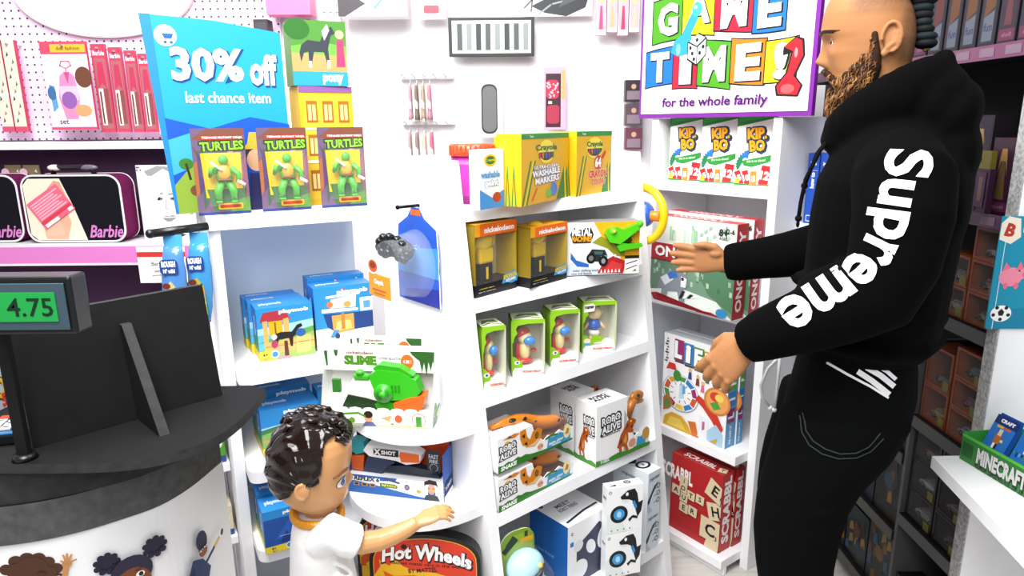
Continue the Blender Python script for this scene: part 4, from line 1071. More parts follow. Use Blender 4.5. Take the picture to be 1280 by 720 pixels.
# ---- life-journey board games
def life_game(label, at_, d):
    P, yaw, w, h = at_
    r = empty('board_game_box', P, yaw, label, 'box', 'white journey board game boxes')
    m = MB(); F, R, L, Tp = m.carton(w, d, h, 'f8f8f8', R='5aa0d0', T='c9cfd8', L='8ac0e0')
    for k, (c, t_) in enumerate((('9a2a6a', 'L'), ('2f7fc0', 'i'), ('3a9a3a', 'F'), ('d9a02a', 'E'))):
        u0 = .17 + k * .155; v1 = .965 - k * .012
        F.p([(u0 + .016, v1 - .245), (u0 + .166, v1 - .245), (u0 + .166, v1 - .02), (u0 + .016, v1 - .02)], '5a3a1a'); F.p([(u0, v1 - .225), (u0 + .15, v1 - .225), (u0 + .15, v1), (u0, v1)], c); F.t(t_, u0 + .07, v1 - .115, .165, '3a2a1a', w=.10 if t_ != 'i' else .045, b=.06); F.t(t_, u0 + .065, v1 - .11, .16, 'ffffff', w=.095 if t_ != 'i' else .04, b=.05)
    F.e(.30, .40, .235, .20, '9aa8b8'); F.e(.30, .405, .225, .19, 'f6f8fa')
    for k, c in enumerate(('9a2a6a', '2f7fc0', '3a9a3a', 'd9a02a', 'd0582a', '3a9a3a', '9a2a6a', 'e8c83a', '2f7fc0', 'd0582a')):
        a = rad(k * 36); b2 = rad(k * 36 + 32); f_ = lambda an, rr_: (.30 + math.cos(an) * rr_ / F.asp, .405 + math.sin(an) * rr_ * .86)
        F.p([f_(a, .215), f_(b2, .215), f_(b2, .155), f_(a, .155)], c)
    F.e(.30, .41, .14, .12, 'fbfbfb'); F.p([(.28, .34), (.36, .36), (.36, .52), (.28, .5)], 'bcdcf0'); F.p([(.33, .40), (.38, .42), (.37, .50), (.33, .50)], '5aa0d8')
    for k in range(10):
        a = rad(k * 36 + 16); F.l([(.30 + math.cos(a) * .10 / F.asp, .41 + math.sin(a) * .085), (.30 + math.cos(a) * .135 / F.asp, .41 + math.sin(a) * .115)], .008, '333333')
    F.p([(.04, .0), (.52, 0), (.44, .10), (.34, .16), (.18, .17), (.06, .10)], 'd8a82a'); F.p([(.10, .02), (.42, .02), (.32, .12), (.16, .12)], 'e8c85a'); F.p([(.52, .0), (.62, .0), (.56, .16), (.44, .14)], 'd0702a')
    F.p([(.54, .40), (.66, .34), (.80, .24), (.92, .12), (.97, .2), (.86, .34), (.7, .42), (.58, .46)], 'c83a26'); F.p([(.60, .02), (.74, .04), (.76, .24), (.62, .26)], 'eceff4'); F.p([(.74, .02), (.97, .0), (.97, .14), (.86, .22), (.74, .12)], 'a8cce4'); F.p([(.66, .10), (.70, .12), (.70, .20), (.66, .2)], 'b86a8a')
    F.e(.86, .46, .155, .14, 'c8823a'); F.e(.86, .46, .13, .12, 'e8a05a'); F.e(.84, .50, .07, .05, 'd0402a'); F.p([(.76, .42), (.86, .46), (.92, .40), (.82, .36)], '4a9a3a'); F.e(.89, .50, .05, .04, 'e8d25a')
    F.p([(.06, .62), (.10, .70), (.20, .70), (.23, .63)], 'c8342a'); F.r(.09, .55, .20, .63, 'e4e8ee'); F.e(.24, .58, .05, .06, '3a8a3a')
    for u_, v_, c in ((.44, .64, '2a4a8a'), (.56, .60, '7a3a2a'), (.70, .66, '3a7a3a'), (.64, .55, 'd86a8a')): F.e(u_, v_ + .045, .022, .022, 'e0b48a'); F.p([(u_ - .03, v_ - .05), (u_ + .03, v_ - .05), (u_ + .02, v_ + .025), (u_ - .02, v_ + .025)], c)
    for k in range(9): F.r(.03 + .015 * (k % 3), .70 + .03 * k, .075 + .012 * (k % 2), .715 + .03 * k, '2a2a2a')
    F.p([(.04, .16), (.14, .2), (.2, .28), (.10, .36), (.03, .3)], 'b86a2a'); F.e(.10, .25, .04, .05, '5a8a3a'); F.p([(.78, .02), (.9, .08), (.88, .02)], 'c8a02a')
    q = m.surf((w, d, 0), (0, 0, h), (0, -d, 0)); q.N = Vector((1, 0, 0))
    for k, (c, t_) in enumerate((('9a2a6a', 'L'), ('2f7fc0', 'i'), ('6a9a3a', 'F'), ('c8b02a', 'E'))):
        q.r(.26 + k * .17, .12, .41 + k * .17, .90, c); q.t(t_, .335 + k * .17, .5, .55, 'f6f6f2', b=.05)
    q.t('THE GAME OF', .13, .5, .20, 'ffffff', w=.2, b=.03); q.r(0, 0, 1, .05, '3f86b8')
    m.done('carton', r)
at_ = fit((826, 527.5), (905.5, 559), ZR[2], (817.5, 411), D_R)
life_game('white journey board game box in front, by the man\'s lowered hand', at_, .05)
life_game('white journey board game box behind its twin, only the edge showing', (at_[0] - N_R * .058 + D_R * .002, at_[1], at_[2], at_[3] * 1.0), .03)

# ---- letter tile game
def tile_game(label, at_, d):
    P, yaw, w, h = at_
    r = empty('board_game_box', P, yaw, label, 'box', 'red letter-tile board game boxes')
    m = MB(); F, R, L, Tp = m.carton(w, d, h, 'ad1f22', R='b82428', T='9c1b1f', L='8a181c')
    F.t('SCRABBL', .12, .76, .17, 'f6f0ee', w=.62, b=.04)
    def tl(S, u, v, s, t_, rot=0, sub=''):
        for q, cc, o_ in ((1.0, '5a1412', .012), (1.0, 'd8c8a6', 0)):
            pts = []
            for sx, sy in ((-1, -1), (1, -1), (1, 1), (-1, 1)):
                x, y = sx * s / 2, sy * s / 2; cr_, sr_ = math.cos(rad(rot)), math.sin(rad(rot)); pts.append((min(.995, u + (x * cr_ - y * sr_) / S.asp + o_), max(.004, min(.996, v + x * sr_ + y * cr_ - o_))))
            S.p(pts, cc)
        S.t(t_, u, v, s * .52, '1c1a18', b=.03, rot=rot) if t_ != 'D' else None
        if sub: S.t(sub, u + s * .3 / S.asp, v - s * .28, s * .2, '1c1a18', rot=rot)
    tl(F, .90, .50, .22, 'H', 14, '4'); tl(F, .88, .76, .24, 'E', -20, '1'); tl(F, .82, .24, .28, 'C', -2, '3'); tl(F, .88, .04, .2, 'D', -12)
    for k, (t_, u_, v_) in enumerate((('J', .27, .70), ('O', .26, .60), ('T', .42, .55), ('S', .60, .56), ('U', .28, .48), ('E', .29, .35), ('R', .47, .36), ('A', .12, .54))): tl(F, u_, v_, .115 + .012 * (k > 4), t_, -4)
    tl(Tp, .9, .45, .5, 'T', 20); Tp.t('SCRABBL', .48, .45, .42, 'e8d8d4', w=.6, b=.03); Tp.r(.0, .06, 1, .10, 'c86a5a'); Tp.r(.0, .9, 1, .93, 'c86a5a')
    q = m.surf((w, d, 0), (0, 0, h), (0, -d, 0)); q.N = Vector((1, 0, 0)); q.t('SCRABBL', .53, .5, .58, 'f6f0ee', w=.84, b=.045); q.t('S', .12, .48, .72, 'f6f0ee', b=.05) if False else None
    q.r(.02, .06, .98, .085, 'c84a44'); q.r(.02, .915, .98, .94, 'c84a44')
    m.done('carton', r)
at_ = fit((836, 656.5), (897.5, 695), ZR[3], (830, 560), None)
at_ = fit((836, 656.5), (897.5, 695), ZR[3], (830, 560), D_R)
tile_game('red letter-tile board game box in front on the lowest shelf', at_, .06)
tile_game('red letter-tile board game box behind its twin, lowest shelf', (at_[0] - N_R * .07 + D_R * .004, at_[1], at_[2], at_[3]), .045)

# ---- yellow ring toy hung on the middle unit's right flank
C0 = uc(.7225, .205, 1.22)
r = empty('toy_steering_wheel', C0, YC, 'yellow toy steering wheel with a blue hub hung on the middle unit\'s right flank', 'toy')
m = MB(); m.tube([(.025, .085 * math.cos(2 * PI * k / 32), .085 * math.sin(2 * PI * k / 32)) for k in range(33)], .013, 'f2c51a/plastic', 12, cap=False); m.done('ring', r)
m = MB(); m.tube([(.022, .0, 0), (.024, -.075, .0)], .016, 'e8861a/plastic', 10); m.tube([(.022, .0, 0), (.024, .075, .0)], .016, 'e8861a/plastic', 10); m.tube([(.022, 0, 0), (.024, 0, -.075)], .014, 'e8861a/plastic', 10); m.done('spoke', r)
m = MB(); m.cone((.003, 0, 0), (.040, 0, 0), .045, .040, '2a5fc0/plastic', 24); S = m.surf((.0402, -.028, -.028), (0, .056, 0), (0, 0, .056)); S.e(.5, .5, .3, .3, 'f2f4f8'); S.e(.5, .5, .15, .15, 'd8402a'); m.done('hub', r)

# ---- bay behind the man
def spine_box(label, x, y, z, w, h, d, c, txt, yaw=0):
    r = empty('game_box', bu.location + D_R * x - N_R * y + Vector((0, 0, z + .0006)), YR + yaw, label, 'box', 'slim blue game boxes' if c == '2350b0' else None)
    m = MB(); F, R, L, Tp = m.carton(w, d, h, c, T='1d459c' if c == '2350b0' else None)
    F.t(txt, .5, .86, .05, 'f4f4f8', w=.5, b=.04); F.l([(.1, .76), (.9, .76)], .006, 'd0d8f0'); F.rr(.2, .03, .8, .12, .01, 'e8ecf8'); F.rr(.24, .04, .76, .11, .01, c)
    q = m.surf((w, 0, 0), (0, 0, h), (-w, 0, 0)); q.N = Vector((0, -1, 0)); q.o = Vector((w, 0, 0)); q.t(txt, .62, .5, .35, 'f4f4f8', w=.22, b=.04)
    F.r(.0, .0, .06, 1, '1d459c') if c == '2350b0' else None
    m.done('carton', r)
for k, lab in enumerate(('first slim blue game box from the white panel, behind the man\'s shoulder', 'second slim blue game box from the white panel, behind the man\'s shoulder', 'third slim blue game box, almost hidden by the man\'s shoulder')):
    spine_box(lab, .008 + .040 * k, .012, ZB[0], .036, .215, .08, '2350b0', 'how to')
spine_box('purple card pouch on the bay shelf behind the man\'s hoodie cord', .05, .04, ZB[2], .05, .16, .02, '3a2f70', 'UNO', .3)
r = empty('game_box', bu.location + D_R * .02 + Vector((0, 0, ZB[3] + .0006)) - N_R * .02, YR, 'small green box on the lowest bay shelf beside the man\'s trouser leg', 'box')
m = MB(); F, R, L, Tp = m.carton(.06, .07, .10, '1f6a2f', T='2f8a3f'); F.t('farm', .5, .6, .2, 'f0f4e8', w=.6, b=.04); F.e(.5, .3, .15, .1, 'd8c83a'); m.done('carton', r)
# ================================================================== goods on the left-hand unit
# ---- action figure blister cards
def figure_pack():
    r = empty('action_figure_pack', (0, 0, 0), 0, 'action figure blister card', 'blister pack', 'green action figure cards on the left unit')
    w, h = .125, .215
    m = MB(); m.box((0, .0, 0), (w, .004, h), '5a4a6e')
    F = m.surf((0, 0, 0), (w, 0, 0), (0, 0, h))
    F.r(0, 0, 1, 1, '6a5670'); F.p([(0, .6), (.2, .7), (.1, .3), (0, .2)], 'a0603a'); F.p([(.8, .2), (1, .1), (1, .7), (.9, .6)], '8a5a6a'); F.p([(.0, .88), (.3, 1), (1, 1), (1, .93), (.4, .84)], '7a4a3a')
    for k in range(12): F.p([(random.random(), random.random()) for _ in range(3)], random.choice(['8a6a3a', '54406a', '9a7a8a', '4a5a4a']))
    F.p([(.18, .20), (.88, .20), (.90, .72), (.14, .72)], 'e0b21c'); F.p([(.3, .05), (.9, .05), (.95, .3), (.2, .3)], '3f6a3a'); F.p([(.6, .0), (1, 0), (1, .2), (.7, .16)], '5f8a3f')
    F.r(.18, .87, .98, .915, 'b8301c'); F.t('TEENAGE MUTANT NINJA', .58, .892, .028, 'ffffff', w=.76, b=.03)
    F.t('TURTLES', .56, .80, .10, '20401c', w=.82, b=.12, rot=2); F.t('TURTLES', .56, .80, .095, '8ac23a', w=.80, b=.04, rot=2)
    F.rr(.38, .06, .86, .13, .02, 'd8a82a'); F.r(.42, .075, .82, .115, 'b8401c'); F.r(0, 0, 1, .03, '2a3a7a')
    m.done('card', r)
    m = MB(); cx = w * .54; g = '4aa832/plastic'    # plain green stand-in figure
    m.ball((cx, -.018, h * .49), (.016, .012, .022), 'd8a03a/plastic', 14); m.ball((cx, -.014, h * .47), (.020, .012, .026), g, 14); m.ball((cx, -.018, h * .64), (.012, .011, .013), g, 14)
    for s_ in (-1, 1):
        m.tube([(cx + s_ * .016, -.016, h * .55), (cx + s_ * .034, -.02, h * .47), (cx + s_ * .030, -.026, h * .38 if s_ > 0 else h * .56)], [.008, .007, .006], g, 8)
        m.tube([(cx + s_ * .009, -.016, h * .38), (cx + s_ * .018, -.02, h * .28), (cx + s_ * .018, -.016, h * .17)], [.010, .010, .008], g, 8); m.box((cx + s_ * .018 - .008, -.028, h * .145), (cx + s_ * .018 + .008, -.008, h * .17), g, .003)
    m.tube([(cx + .028, -.028, h * .40), (cx + .046, -.028, h * .35)], .004, 'f0f0f0/plastic', 8); m.tube([(cx - .03, -.028, h * .62), (cx - .006, -.03, h * .52)], .003, 'e4e8ea/plastic', 8); m.box((cx - .018, -.030, h * .40), (cx + .018, -.008, h * .425), '6a4a1c/plastic', .002)
    m.done('action_figure', r)
    m = MB(); x0, x1, z0, z1 = w * .18, w * .92, h * .10, h * .74
    A = [(x0, -.0005, z0), (x1, -.0005, z0), (x1, -.0005, z1), (x0, -.0005, z1)]; B_ = [(x0 + .004, -.034, z0 + .004), (x1 - .004, -.034, z0 + .004), (x1 - .004, -.034, z1 - .006), (x0 + .004, -.034, z1 - .006)]
    m.loft([A, B_], 'film', cap=False, smooth=False); m.poly(B_, 'film'); m.done('blister', r)
    return r
fp = figure_pack()
for k, (bl, lab) in enumerate((((247, 271), 'green action figure card at the left end, under the blue discount board'), ((322, 267), 'green action figure card in the middle of the three on the left unit'), ((396, 263.5), 'green action figure card at the right end, touching the middle unit'))):
    P = ul(-.452 + .155 * k, .035, ZL[0] + .001)
    if k == 0: fp.location = P; fp.rotation_euler = (0, 0, YL); fp['label'] = lab
    else: dup(fp, P, YL, lab)

# ---- blue discount board behind them
P0, P1 = ul(-.53, .10, ZL[0] + .0015), ul(-.20, .10, ZL[0] + .0015)
r = empty('discount_board', P0, YL, 'bright blue discount board behind the green action figure cards', 'sign')
w, h = .33, .485
m = MB(); m.X = Matrix(((1, 0, -.0, 0), (0, 0, -1, 0), (0, 1, 0, 0), (0, 0, 0, 1)))
m.prism([(.03, 0), (w, 0), (w - .005, h * .94), (w * .5, h * .985), (0, h)], -.012, 0, '1f9ad6', '1a6fc4'); m.X = Matrix.Identity(4)
F = m.surf((0, 0, 0), (w, 0, 0), (0, 0, h)); F.p([(.09, 0), (1, 0), (1, .46), (.7, .50), (.4, .44), (.07, .50)], '1552b8'); F.p([(.07, .38), (.35, .44), (.55, .40), (.45, .30), (.09, .2)], '3fa8d0'); F.p([(.09, .14), (.3, .30), (.5, .28), (.6, .14), (.5, 0), (.1, 0)], '8aa83a')
for u_, v_, c in ((.2, .26, '3a7a2a'), (.3, .2, 'c8a83a'), (.42, .22, '2a4a2a'), (.26, .12, '7a4a2a'), (.4, .1, 'e8e0c8'), (.5, .16, '3a8a3a')): F.e(u_, v_, .035, .03, c); F.l([(u_, v_), (u_ + .02, v_ - .08)], .012, '3a2a1c')
F.e(.16, .90, .052, .052, 'ffffff'); F.p([(.10, .925), (.13, .92), (.15, .885), (.20, .885), (.215, .91), (.145, .91)], '1a5a9a'); F.e(.155, .868, .008, .008, '1a5a9a'); F.e(.195, .868, .008, .008, '1a5a9a')
F.t('30%', .44, .76, .155, '12407a', w=.50, b=.05); F.t('30%', .43, .765, .15, 'ffffff', w=.49, b=.04); F.t('off', .84, .74, .15, '12407a', w=.20, b=.05); F.t('off', .835, .745, .145, 'ffffff', w=.195, b=.04)
F.t('last chance item', .56, .60, .055, 'ffffff', w=.62, b=.015)
F.e(.72, .30, .06, .07, '3a2a22'); F.e(.72, .27, .05, .06, 'd8a884'); F.p([(.62, .33), (.82, .33), (.78, .36), (.76, .42), (.68, .42), (.66, .36)], 'c8a83a'); F.p([(.64, .0), (.80, .0), (.78, .2), (.66, .2)], '2a2a5a')
F.p([(.07, 1), (0, 1), (.095, 0), (.11, 0)], '1f7fd8')
m.done('board', r)

# ---- boxes standing further back on the same shelf
r = empty('playset_box', ul(-.165, .12, ZL[0] + .001), YL + .05, 'yellow playhouse box behind the green action figure cards', 'box')
w, h, d = .15, .325, .10
m = MB(); F, R, L, Tp = m.carton(w, d, h, 'e0b524', T='f2f0ea', R='b88f1c'); F.r(.06, .05, .94, .93, 'e8c23a')
for u_ in (.12, .42, .72):
    for v_ in (.12, .42, .70): F.r(u_, v_, u_ + .2, v_ + .18, 'a86a1c'); F.r(u_ + .03, v_ + .02, u_ + .17, v_ + .15, 'f0d88a'); F.l([(u_ + .1, v_ + .02), (u_ + .1, v_ + .15)], .01, 'a86a1c')
F.r(0, .36, 1, .385, 'f2ead0'); F.r(0, .64, 1, .66, 'f2ead0'); F.p([(.5, .3), (.66, .3), (.6, .38), (.52, .38)], 'f6f2ea'); F.r(0, .95, 1, 1, '8a5a9a')
m.done('carton', r)
r = empty('horse_box', ul(-.175, .12, ZL[0] + .327), YL, 'horse playset box standing on the yellow playhouse box', 'box')
w, h, d = .15, .17, .09
m = MB(); F, R, L, Tp = m.carton(w, d, h, '4f8a3a', T='e8e8ea', R='2f8ab0')
F.p([(0, 0), (1, 0), (1, .22), (0, .22)], '2f9ab8'); F.r(0, .22, 1, .50, 'c09a62'); F.p([(0, .5), (1, .46), (1, .62), (.5, .68), (0, .6)], '6fae4a'); F.e(.12, .86, .2, .16, '2f6a2a')
F.p([(.18, .62), (.30, .70), (.52, .68), (.62, .86), (.74, .92), (.80, .82), (.72, .78), (.66, .58), (.68, .30), (.64, .30), (.58, .52), (.40, .52), (.34, .30), (.30, .30), (.30, .52), (.22, .5), (.16, .36), (.14, .5)], '3a4048'); F.p([(.56, .84), (.66, .95), (.70, .86), (.6, .7)], 'e8e4ea'); F.r(.30, .28, .345, .38, 'f4f4f4'); F.r(.635, .28, .685, .40, 'f4f4f4')
F.e(.88, .80, .07, .07, 'e0b48a'); F.p([(.80, .3), (.96, .3), (.95, .72), (.82, .72)], 'b8406a'); F.t('pony', .72, .1, .14, 'ffffff', w=.36, b=.05)
m.done('carton', r)

# ---- blue playset boxes
def playset(label, at_, d, art, group='blue playset boxes on the left unit'):
    P, yaw, w, h = at_
    r = empty('playset_box', P, yaw, label, 'box', group)
    m = MB(); F, R, L, Tp = m.carton(w, d, h, '5fb4e0', R='1f6cc0', L='2272c4', T='2f8ad8')
    F.p([(0, .55), (1, .5), (1, 1), (0, 1)], '2a8ad0'); F.p([(0, .62), (1, .70), (1, .5), (0, .5)], '9fd4f0')
    art(F)
    F.t('playmob', .66, .90, .085, 'ffffff', w=.52, b=.05)
    Tp.t('playmob', .30, .55, .30, 'dff0fa', w=.4, b=.04); q = m.surf((0, 0, 0), (0, 0, h), (0, d, 0)); q.N = Vector((-1, 0, 0)); q.t('playmob', .62, .5, .30, 'dff0fa', w=.40, b=.04)
    L.p([(0, 0), (1, 0), (1, .16), (0, .2)], 'e2c21c'); L.p([(0, .2), (1, .16), (1, .5), (0, .4)], '3f8a5a')
    m.done('carton', r)
    return r
def stable(F):
    F.p([(0, .2), (.35, .3), (.7, .42), (1, .52), (1, 0), (0, 0)], '8fae5a'); F.p([(0, .35), (.3, .44), (.6, .5), (1, .56), (1, .46), (.5, .36)], '5f9a4a')
    F.p([(.04, .74), (.12, .92), (.50, .94), (.60, .74)], 'a8303a'); F.p([(.10, .10), (.10, .76), (.18, .76), (.18, .12)], 'd8a85a'); F.p([(.46, .2), (.46, .76), (.56, .78), (.56, .2)], 'd8a85a'); F.p([(.20, .46), (.44, .46), (.44, .74), (.20, .74)], 'e0a81c'); F.p([(.3, .5), (.33, .5), (.33, .72), (.3, .72)], '7a5a1c')
    F.p([(.12, .12), (1, .16), (1, .36), (.60, .38), (.12, .34)], 'd9ab62'); F.l([(.12, .26), (1, .28)], .02, 'b0843c'); F.p([(.66, .06), (.92, .08), (.94, .40), (.68, .40)], 'e4b870'); F.l([(.7, .28), (.9, .28)], .02, 'a87a34')
    F.p([(.26, .48), (.40, .52), (.60, .50), (.70, .62), (.78, .64), (.80, .58), (.72, .54), (.68, .44), (.62, .40), (.60, .22), (.56, .22), (.54, .38), (.36, .38), (.32, .24), (.29, .24), (.28, .4)], '1f1c1c'); F.e(.76, .46, .09, .08, '2a5a9a')
    F.e(.28, .44, .05, .05, 'e8e8ea'); F.e(.28, .30, .06, .08, 'a83a5a'); F.p([(.44, .04), (.52, .04), (.51, .34), (.45, .34)], '5a2a24'); F.e(.34, .2, .05, .05, 'd0a07a'); F.p([(.3, .06), (.6, .04), (.5, 0), (.3, 0)], 'd8889a')
    F.p([(0, 0), (.30, 0), (.30, .15), (.22, .19), (0, .19)], 'e8d02a'); F.t('4+', .10, .12, .06, '2a3a6a', b=.04); F.t('5671', .12, .04, .05, '2a3a6a'); F.e(.27, .11, .075, .075, 'e8f0f8'); F.e(.27, .11, .055, .055, '2f86c8')
def boat(F):
    F.r(0, 0, 1, .34, 'e8eef4'); F.p([(0, .34), (1, .40), (1, .7), (0, .62)], '2f8ac8')
    F.p([(.14, .58), (1, .54), (1, .28), (.34, .26), (.20, .36)], '1f3f7a'); F.p([(.12, .60), (.74, .58), (.74, .62), (.12, .66)], 'f8f8f8'); F.p([(.26, .66), (.7, .64), (.72, .84), (.28, .80)], 'dfeaf4'); F.p([(.30, .24), (.66, .26), (.66, .54), (.28, .54)], 'd89a4a'); F.p([(.34, .28), (.62, .30), (.60, .44), (.36, .44)], 'e8c070'); F.r(.44, .30, .50, .56, 'b87a2a')
    F.p([(.2, .82), (.78, .84), (.80, .88), (.2, .86)], 'f6f8fa'); F.p([(.40, .88), (.50, .98), (.56, .88)], 'c03a5a'); F.e(.26, .72, .05, .05, 'c87a4a'); F.e(.56, .70, .06, .05, 'd89a4a'); F.r(.78, .56, 1, .78, 'eaf2f8'); F.r(.84, .60, .96, .72, '5a9ac8'); F.p([(.2, .14), (.34, .2), (.40, .30), (.3, .3)], '3f86c0'); F.e(.36, .2, .04, .05, '2a3a5a'); F.p([(0, .16), (.2, .2), (.7, .06), (.7, 0), (0, 0)], 'd8e2ea')
def horses(F):
    F.p([(0, 0), (1, 0), (1, .5), (.5, .56), (0, .5)], '7fae5a'); F.p([(0, .48), (.4, .56), (1, .5), (1, .62), (.5, .66), (0, .58)], '3f7a4a'); F.r(0, .3, 1, .36, 'c09a5a')
    for u_ in (.22, .5): F.p([(u_, .2), (u_ + .04, .44), (u_ + .16, .46), (u_ + .22, .62), (u_ + .28, .58), (u_ + .24, .42), (u_ + .24, .2), (u_ + .2, .2), (u_ + .19, .34), (u_ + .08, .34), (u_ + .05, .2)], 'a8532a')
    F.e(.86, .70, .08, .08, 'd0303a'); F.p([(0, 0), (.24, 0), (.24, .14), (0, .18)], 'e8d02a')
def night(F):
    F.r(0, 0, 1, .8, '1f4fa0'); F.p([(.2, .3), (.5, .7), (.85, .34)], '2a5fb8'); F.p([(.3, .2), (.44, .46), (.6, .2)], '17387a'); F.e(.86, .3, .06, .08, 'c83a8a'); F.t('pirates night', .5, .36, .035, 'a8c8f0', w=.4)
    F.p([(0, 0), (.55, 0), (.55, .12), (.44, .16), (0, .16)], 'e8d02a'); F.t('4+', .16, .10, .06, '2a3a6a', b=.04); F.t('4017', .18, .035, .04, '2a3a6a'); F.e(.48, .10, .08, .075, 'e8f0f8'); F.e(.48, .10, .06, .055, '2f86c8')
A = fit((325.5, 453), (394.4, 441), ZL[1], (323, 387), D_L)
dz = .082
playset('blue stable playset box at the front of three, beside the cruise boat box', A, dz, stable)
playset('blue stable playset box in the middle of three standing one behind another', (A[0] - N_L * (dz + .004) - D_L * .008, *A[1:]), dz * .7, stable)
playset('blue stable playset box at the back of three standing one behind another', (A[0] - N_L * (dz * 1.7 + .008) - D_L * .014, *A[1:]), dz * .6, stable)
Bx = fit((397, 439.3), (468, 426.7), ZL[1], (389.5, 362), D_L)
playset('blue cruise boat playset box next to the stable boxes', Bx, .08, boat)
playset('blue cruise boat playset box behind the other boat box', (Bx[0] - N_L * .088 + D_L * .004, Bx[1], Bx[2], Bx[3] * 1.06), .06, boat)
Cx = fit((330, 572), (402, 560), ZL[2], (326, 515), D_L)
playset('blue brown-horses playset box on the shelf behind the boy\'s hair', Cx, .09, horses)
playset('tall blue playset box right of the brown-horses box', (Cx[0] + D_L * (Cx[2] + .006) - N_L * .03, Cx[1], .10, Cx[3] * 1.12), .07, horses)
playset('blue playset box behind the brown-horses box', (Cx[0] - N_L * .10, Cx[1], Cx[2], Cx[3] * 1.14), .07, horses)
Dx = fit((333, 694), (368, 686), ZL[3], (331.6, 641), D_L)
playset('dark blue playset box on the shelf behind the boy\'s neck', (Dx[0], Dx[1], .13, Dx[3]), .08, night)
playset('dark blue playset box behind the one at the boy\'s neck', (Dx[0] - N_L * .088, Dx[1], .13, Dx[3] * 1.05), .07, night)

# ---- black rod with two hanging bags at the left flank
Pr = ul(-.441, -.01, 0)
r = empty('display_rod', ul(-.4405, -.03, 1.262), YL + .25, 'black rod sticking out of the left unit, holding two toy bags', 'hook')
m = MB(); m.tube([(0, 0, 0), (-.130, 0, -.004)], .010, '141416/plastic', 12); m.ball((-.131, 0, -.004), .011, '141416/plastic', 12); m.done('rod', r)
def toy_bag(label, k, c1, c2):
    P = ul(-.4405, -.03, 1.262); an = YL + .25
    x = -.024 - .060 * k
    P = P + Vector((math.cos(an) * x, math.sin(an) * x, -.0385))
    r = empty('toy_bag', P, YL - .35, label, 'bag', 'toy bags on the black rod')
    w, h = .058, .20
    m = MB(); rings = []
    for i in range(11):
        t = i / 10; z = -h * t; th = .004 + .016 * math.sin(PI * min(1, t * 1.02)) ** .7; ww = w / 2 * (.72 + .28 * math.sin(PI * t) + .03 * math.sin(t * 25))
        rings.append([(ww * math.cos(a) - .012 * t, th * math.sin(a) - .006, z) for a in [2 * PI * j / 20 for j in range(20)]])
    m.loft(rings, c1)
    F = m.surf((-w * .46 - .006, -.027, -h * .97), (w * .86, 0, 0), (0, 0, h * .92))
    F.rr(.10, .70, .92, .90, .05, '1f3f8a'); F.t('ROUGH', .5, .84, .07, 'ffffff', w=.6, b=.06); F.t("N' wild", .5, .75, .05, 'ffffff', w=.5, b=.05)
    F.p([(.2, .06), (.5, .2), (.85, .1), (.8, .5), (.5, .62), (.2, .5)], c2); F.e(.5, .42, .09, .07, 'd8862a'); F.l([(.3, .2), (.5, .34), (.7, .52)], .03, '2a3a1c'); F.e(.6, .26, .06, .05, 'e8d8a0'); F.e(.3, .55, .05, .04, '6a2a1c')
    m.done('bag', r)
    m = MB(); m.box((-w * .36, -.002, -.004), (w * .36, .002, .026), '4fa8e0', .001); m.done('header_card', r)
toy_bag('blue toy bag on the black rod, nearer the left unit', 0, '3f8fc8/gloss', 'a8a03a')
toy_bag('blue toy bag on the black rod, at its free end', 1, '4f86c8/gloss', 'c8b87a')

# ---- scraps on the slim rack
def scrap(name, label, x, z, w, d, h, c, cat):
    r = empty(name, nu.location + D_L * x - N_L * .012 + Vector((0, 0, z + .0006)), YL, label, cat)
    m = MB(); F, R, L, Tp = m.carton(w, d, h, c); F.e(.5, .6, .2, .2, 'e8e8d8'); F.r(0, 0, 1, .2, '2a4a8a'); m.done('carton', r)
scrap('toy_box', 'green and blue toy box on the slim rack behind the counter\'s end', .10, ZN[1], .05, .08, .10, '4f9a2a', 'box')
scrap('toy_box', 'cream toy box on the lower shelf of the slim rack', .10, ZN[2], .05, .08, .09, 'd8ccb0', 'box')
# ================================================================== checkout counter, nearest the camera
ZT = 1.0
top_px = [(-330, 560), (-160, 572), (-60, 578), (0, 580), (70, 580), (140, 578), (200, 570), (250, 555), (280, 540), (310, 515), (332, 487)]
edge = [onz(q, ZT) for q in top_px]
back = [Vector((-.52, 1.285, ZT)), Vector((-.70, 1.275, ZT)), Vector((-1.05, 1.262, ZT)), Vector((-1.55, 1.25, ZT))]
def smooth(P, n=5):
    out = []
    for i in range(len(P) - 1):
        p0, p1, p2, p3 = P[max(i - 1, 0)], P[i], P[i + 1], P[min(i + 2, len(P) - 1)]
        for k in range(n):
            t = k / n; out.append(.5 * ((2 * p1) + (p2 - p0) * t + (2 * p0 - 5 * p1 + 4 * p2 - p3) * t * t + (3 * p1 - p0 - 3 * p2 + p3) * t ** 3))
    return out + [P[-1]]
edge = smooth(edge)
Z2, Z3 = .924, .856                                 # the two dark bands under the top step in towards the far end
mid = smooth([onz(q, Z2) for q in ((-330, 634), (-160, 637), (-60, 636), (0, 632), (60, 624), (120, 611), (180, 594), (235, 570), (268, 549))])
low = smooth([onz(q, Z3) for q in ((-330, 690), (-160, 691), (-60, 689), (0, 683), (50, 676), (100, 665), (150, 650), (200, 632), (240, 608), (277, 577))])
bk = lambda x: [(x, 1.262), (-1.05, 1.255), (-1.55, 1.25)]
r = empty('checkout_counter', (0, 0, 0), 0, 'black-topped curved checkout counter with a white picture front', 'counter')
m = MB(); m.prism([(p.x, p.y) for p in edge] + [(b.x, b.y) for b in back], ZT - .016, ZT, 'black_card', 'grey_card'); m.done('countertop', r)
m = MB(); m.prism([(p.x, p.y) for p in mid] + bk(mid[-1].x - .04), Z2, ZT - .0165, 'black_card', 'grey_card'); m.done('upper_fascia', r)
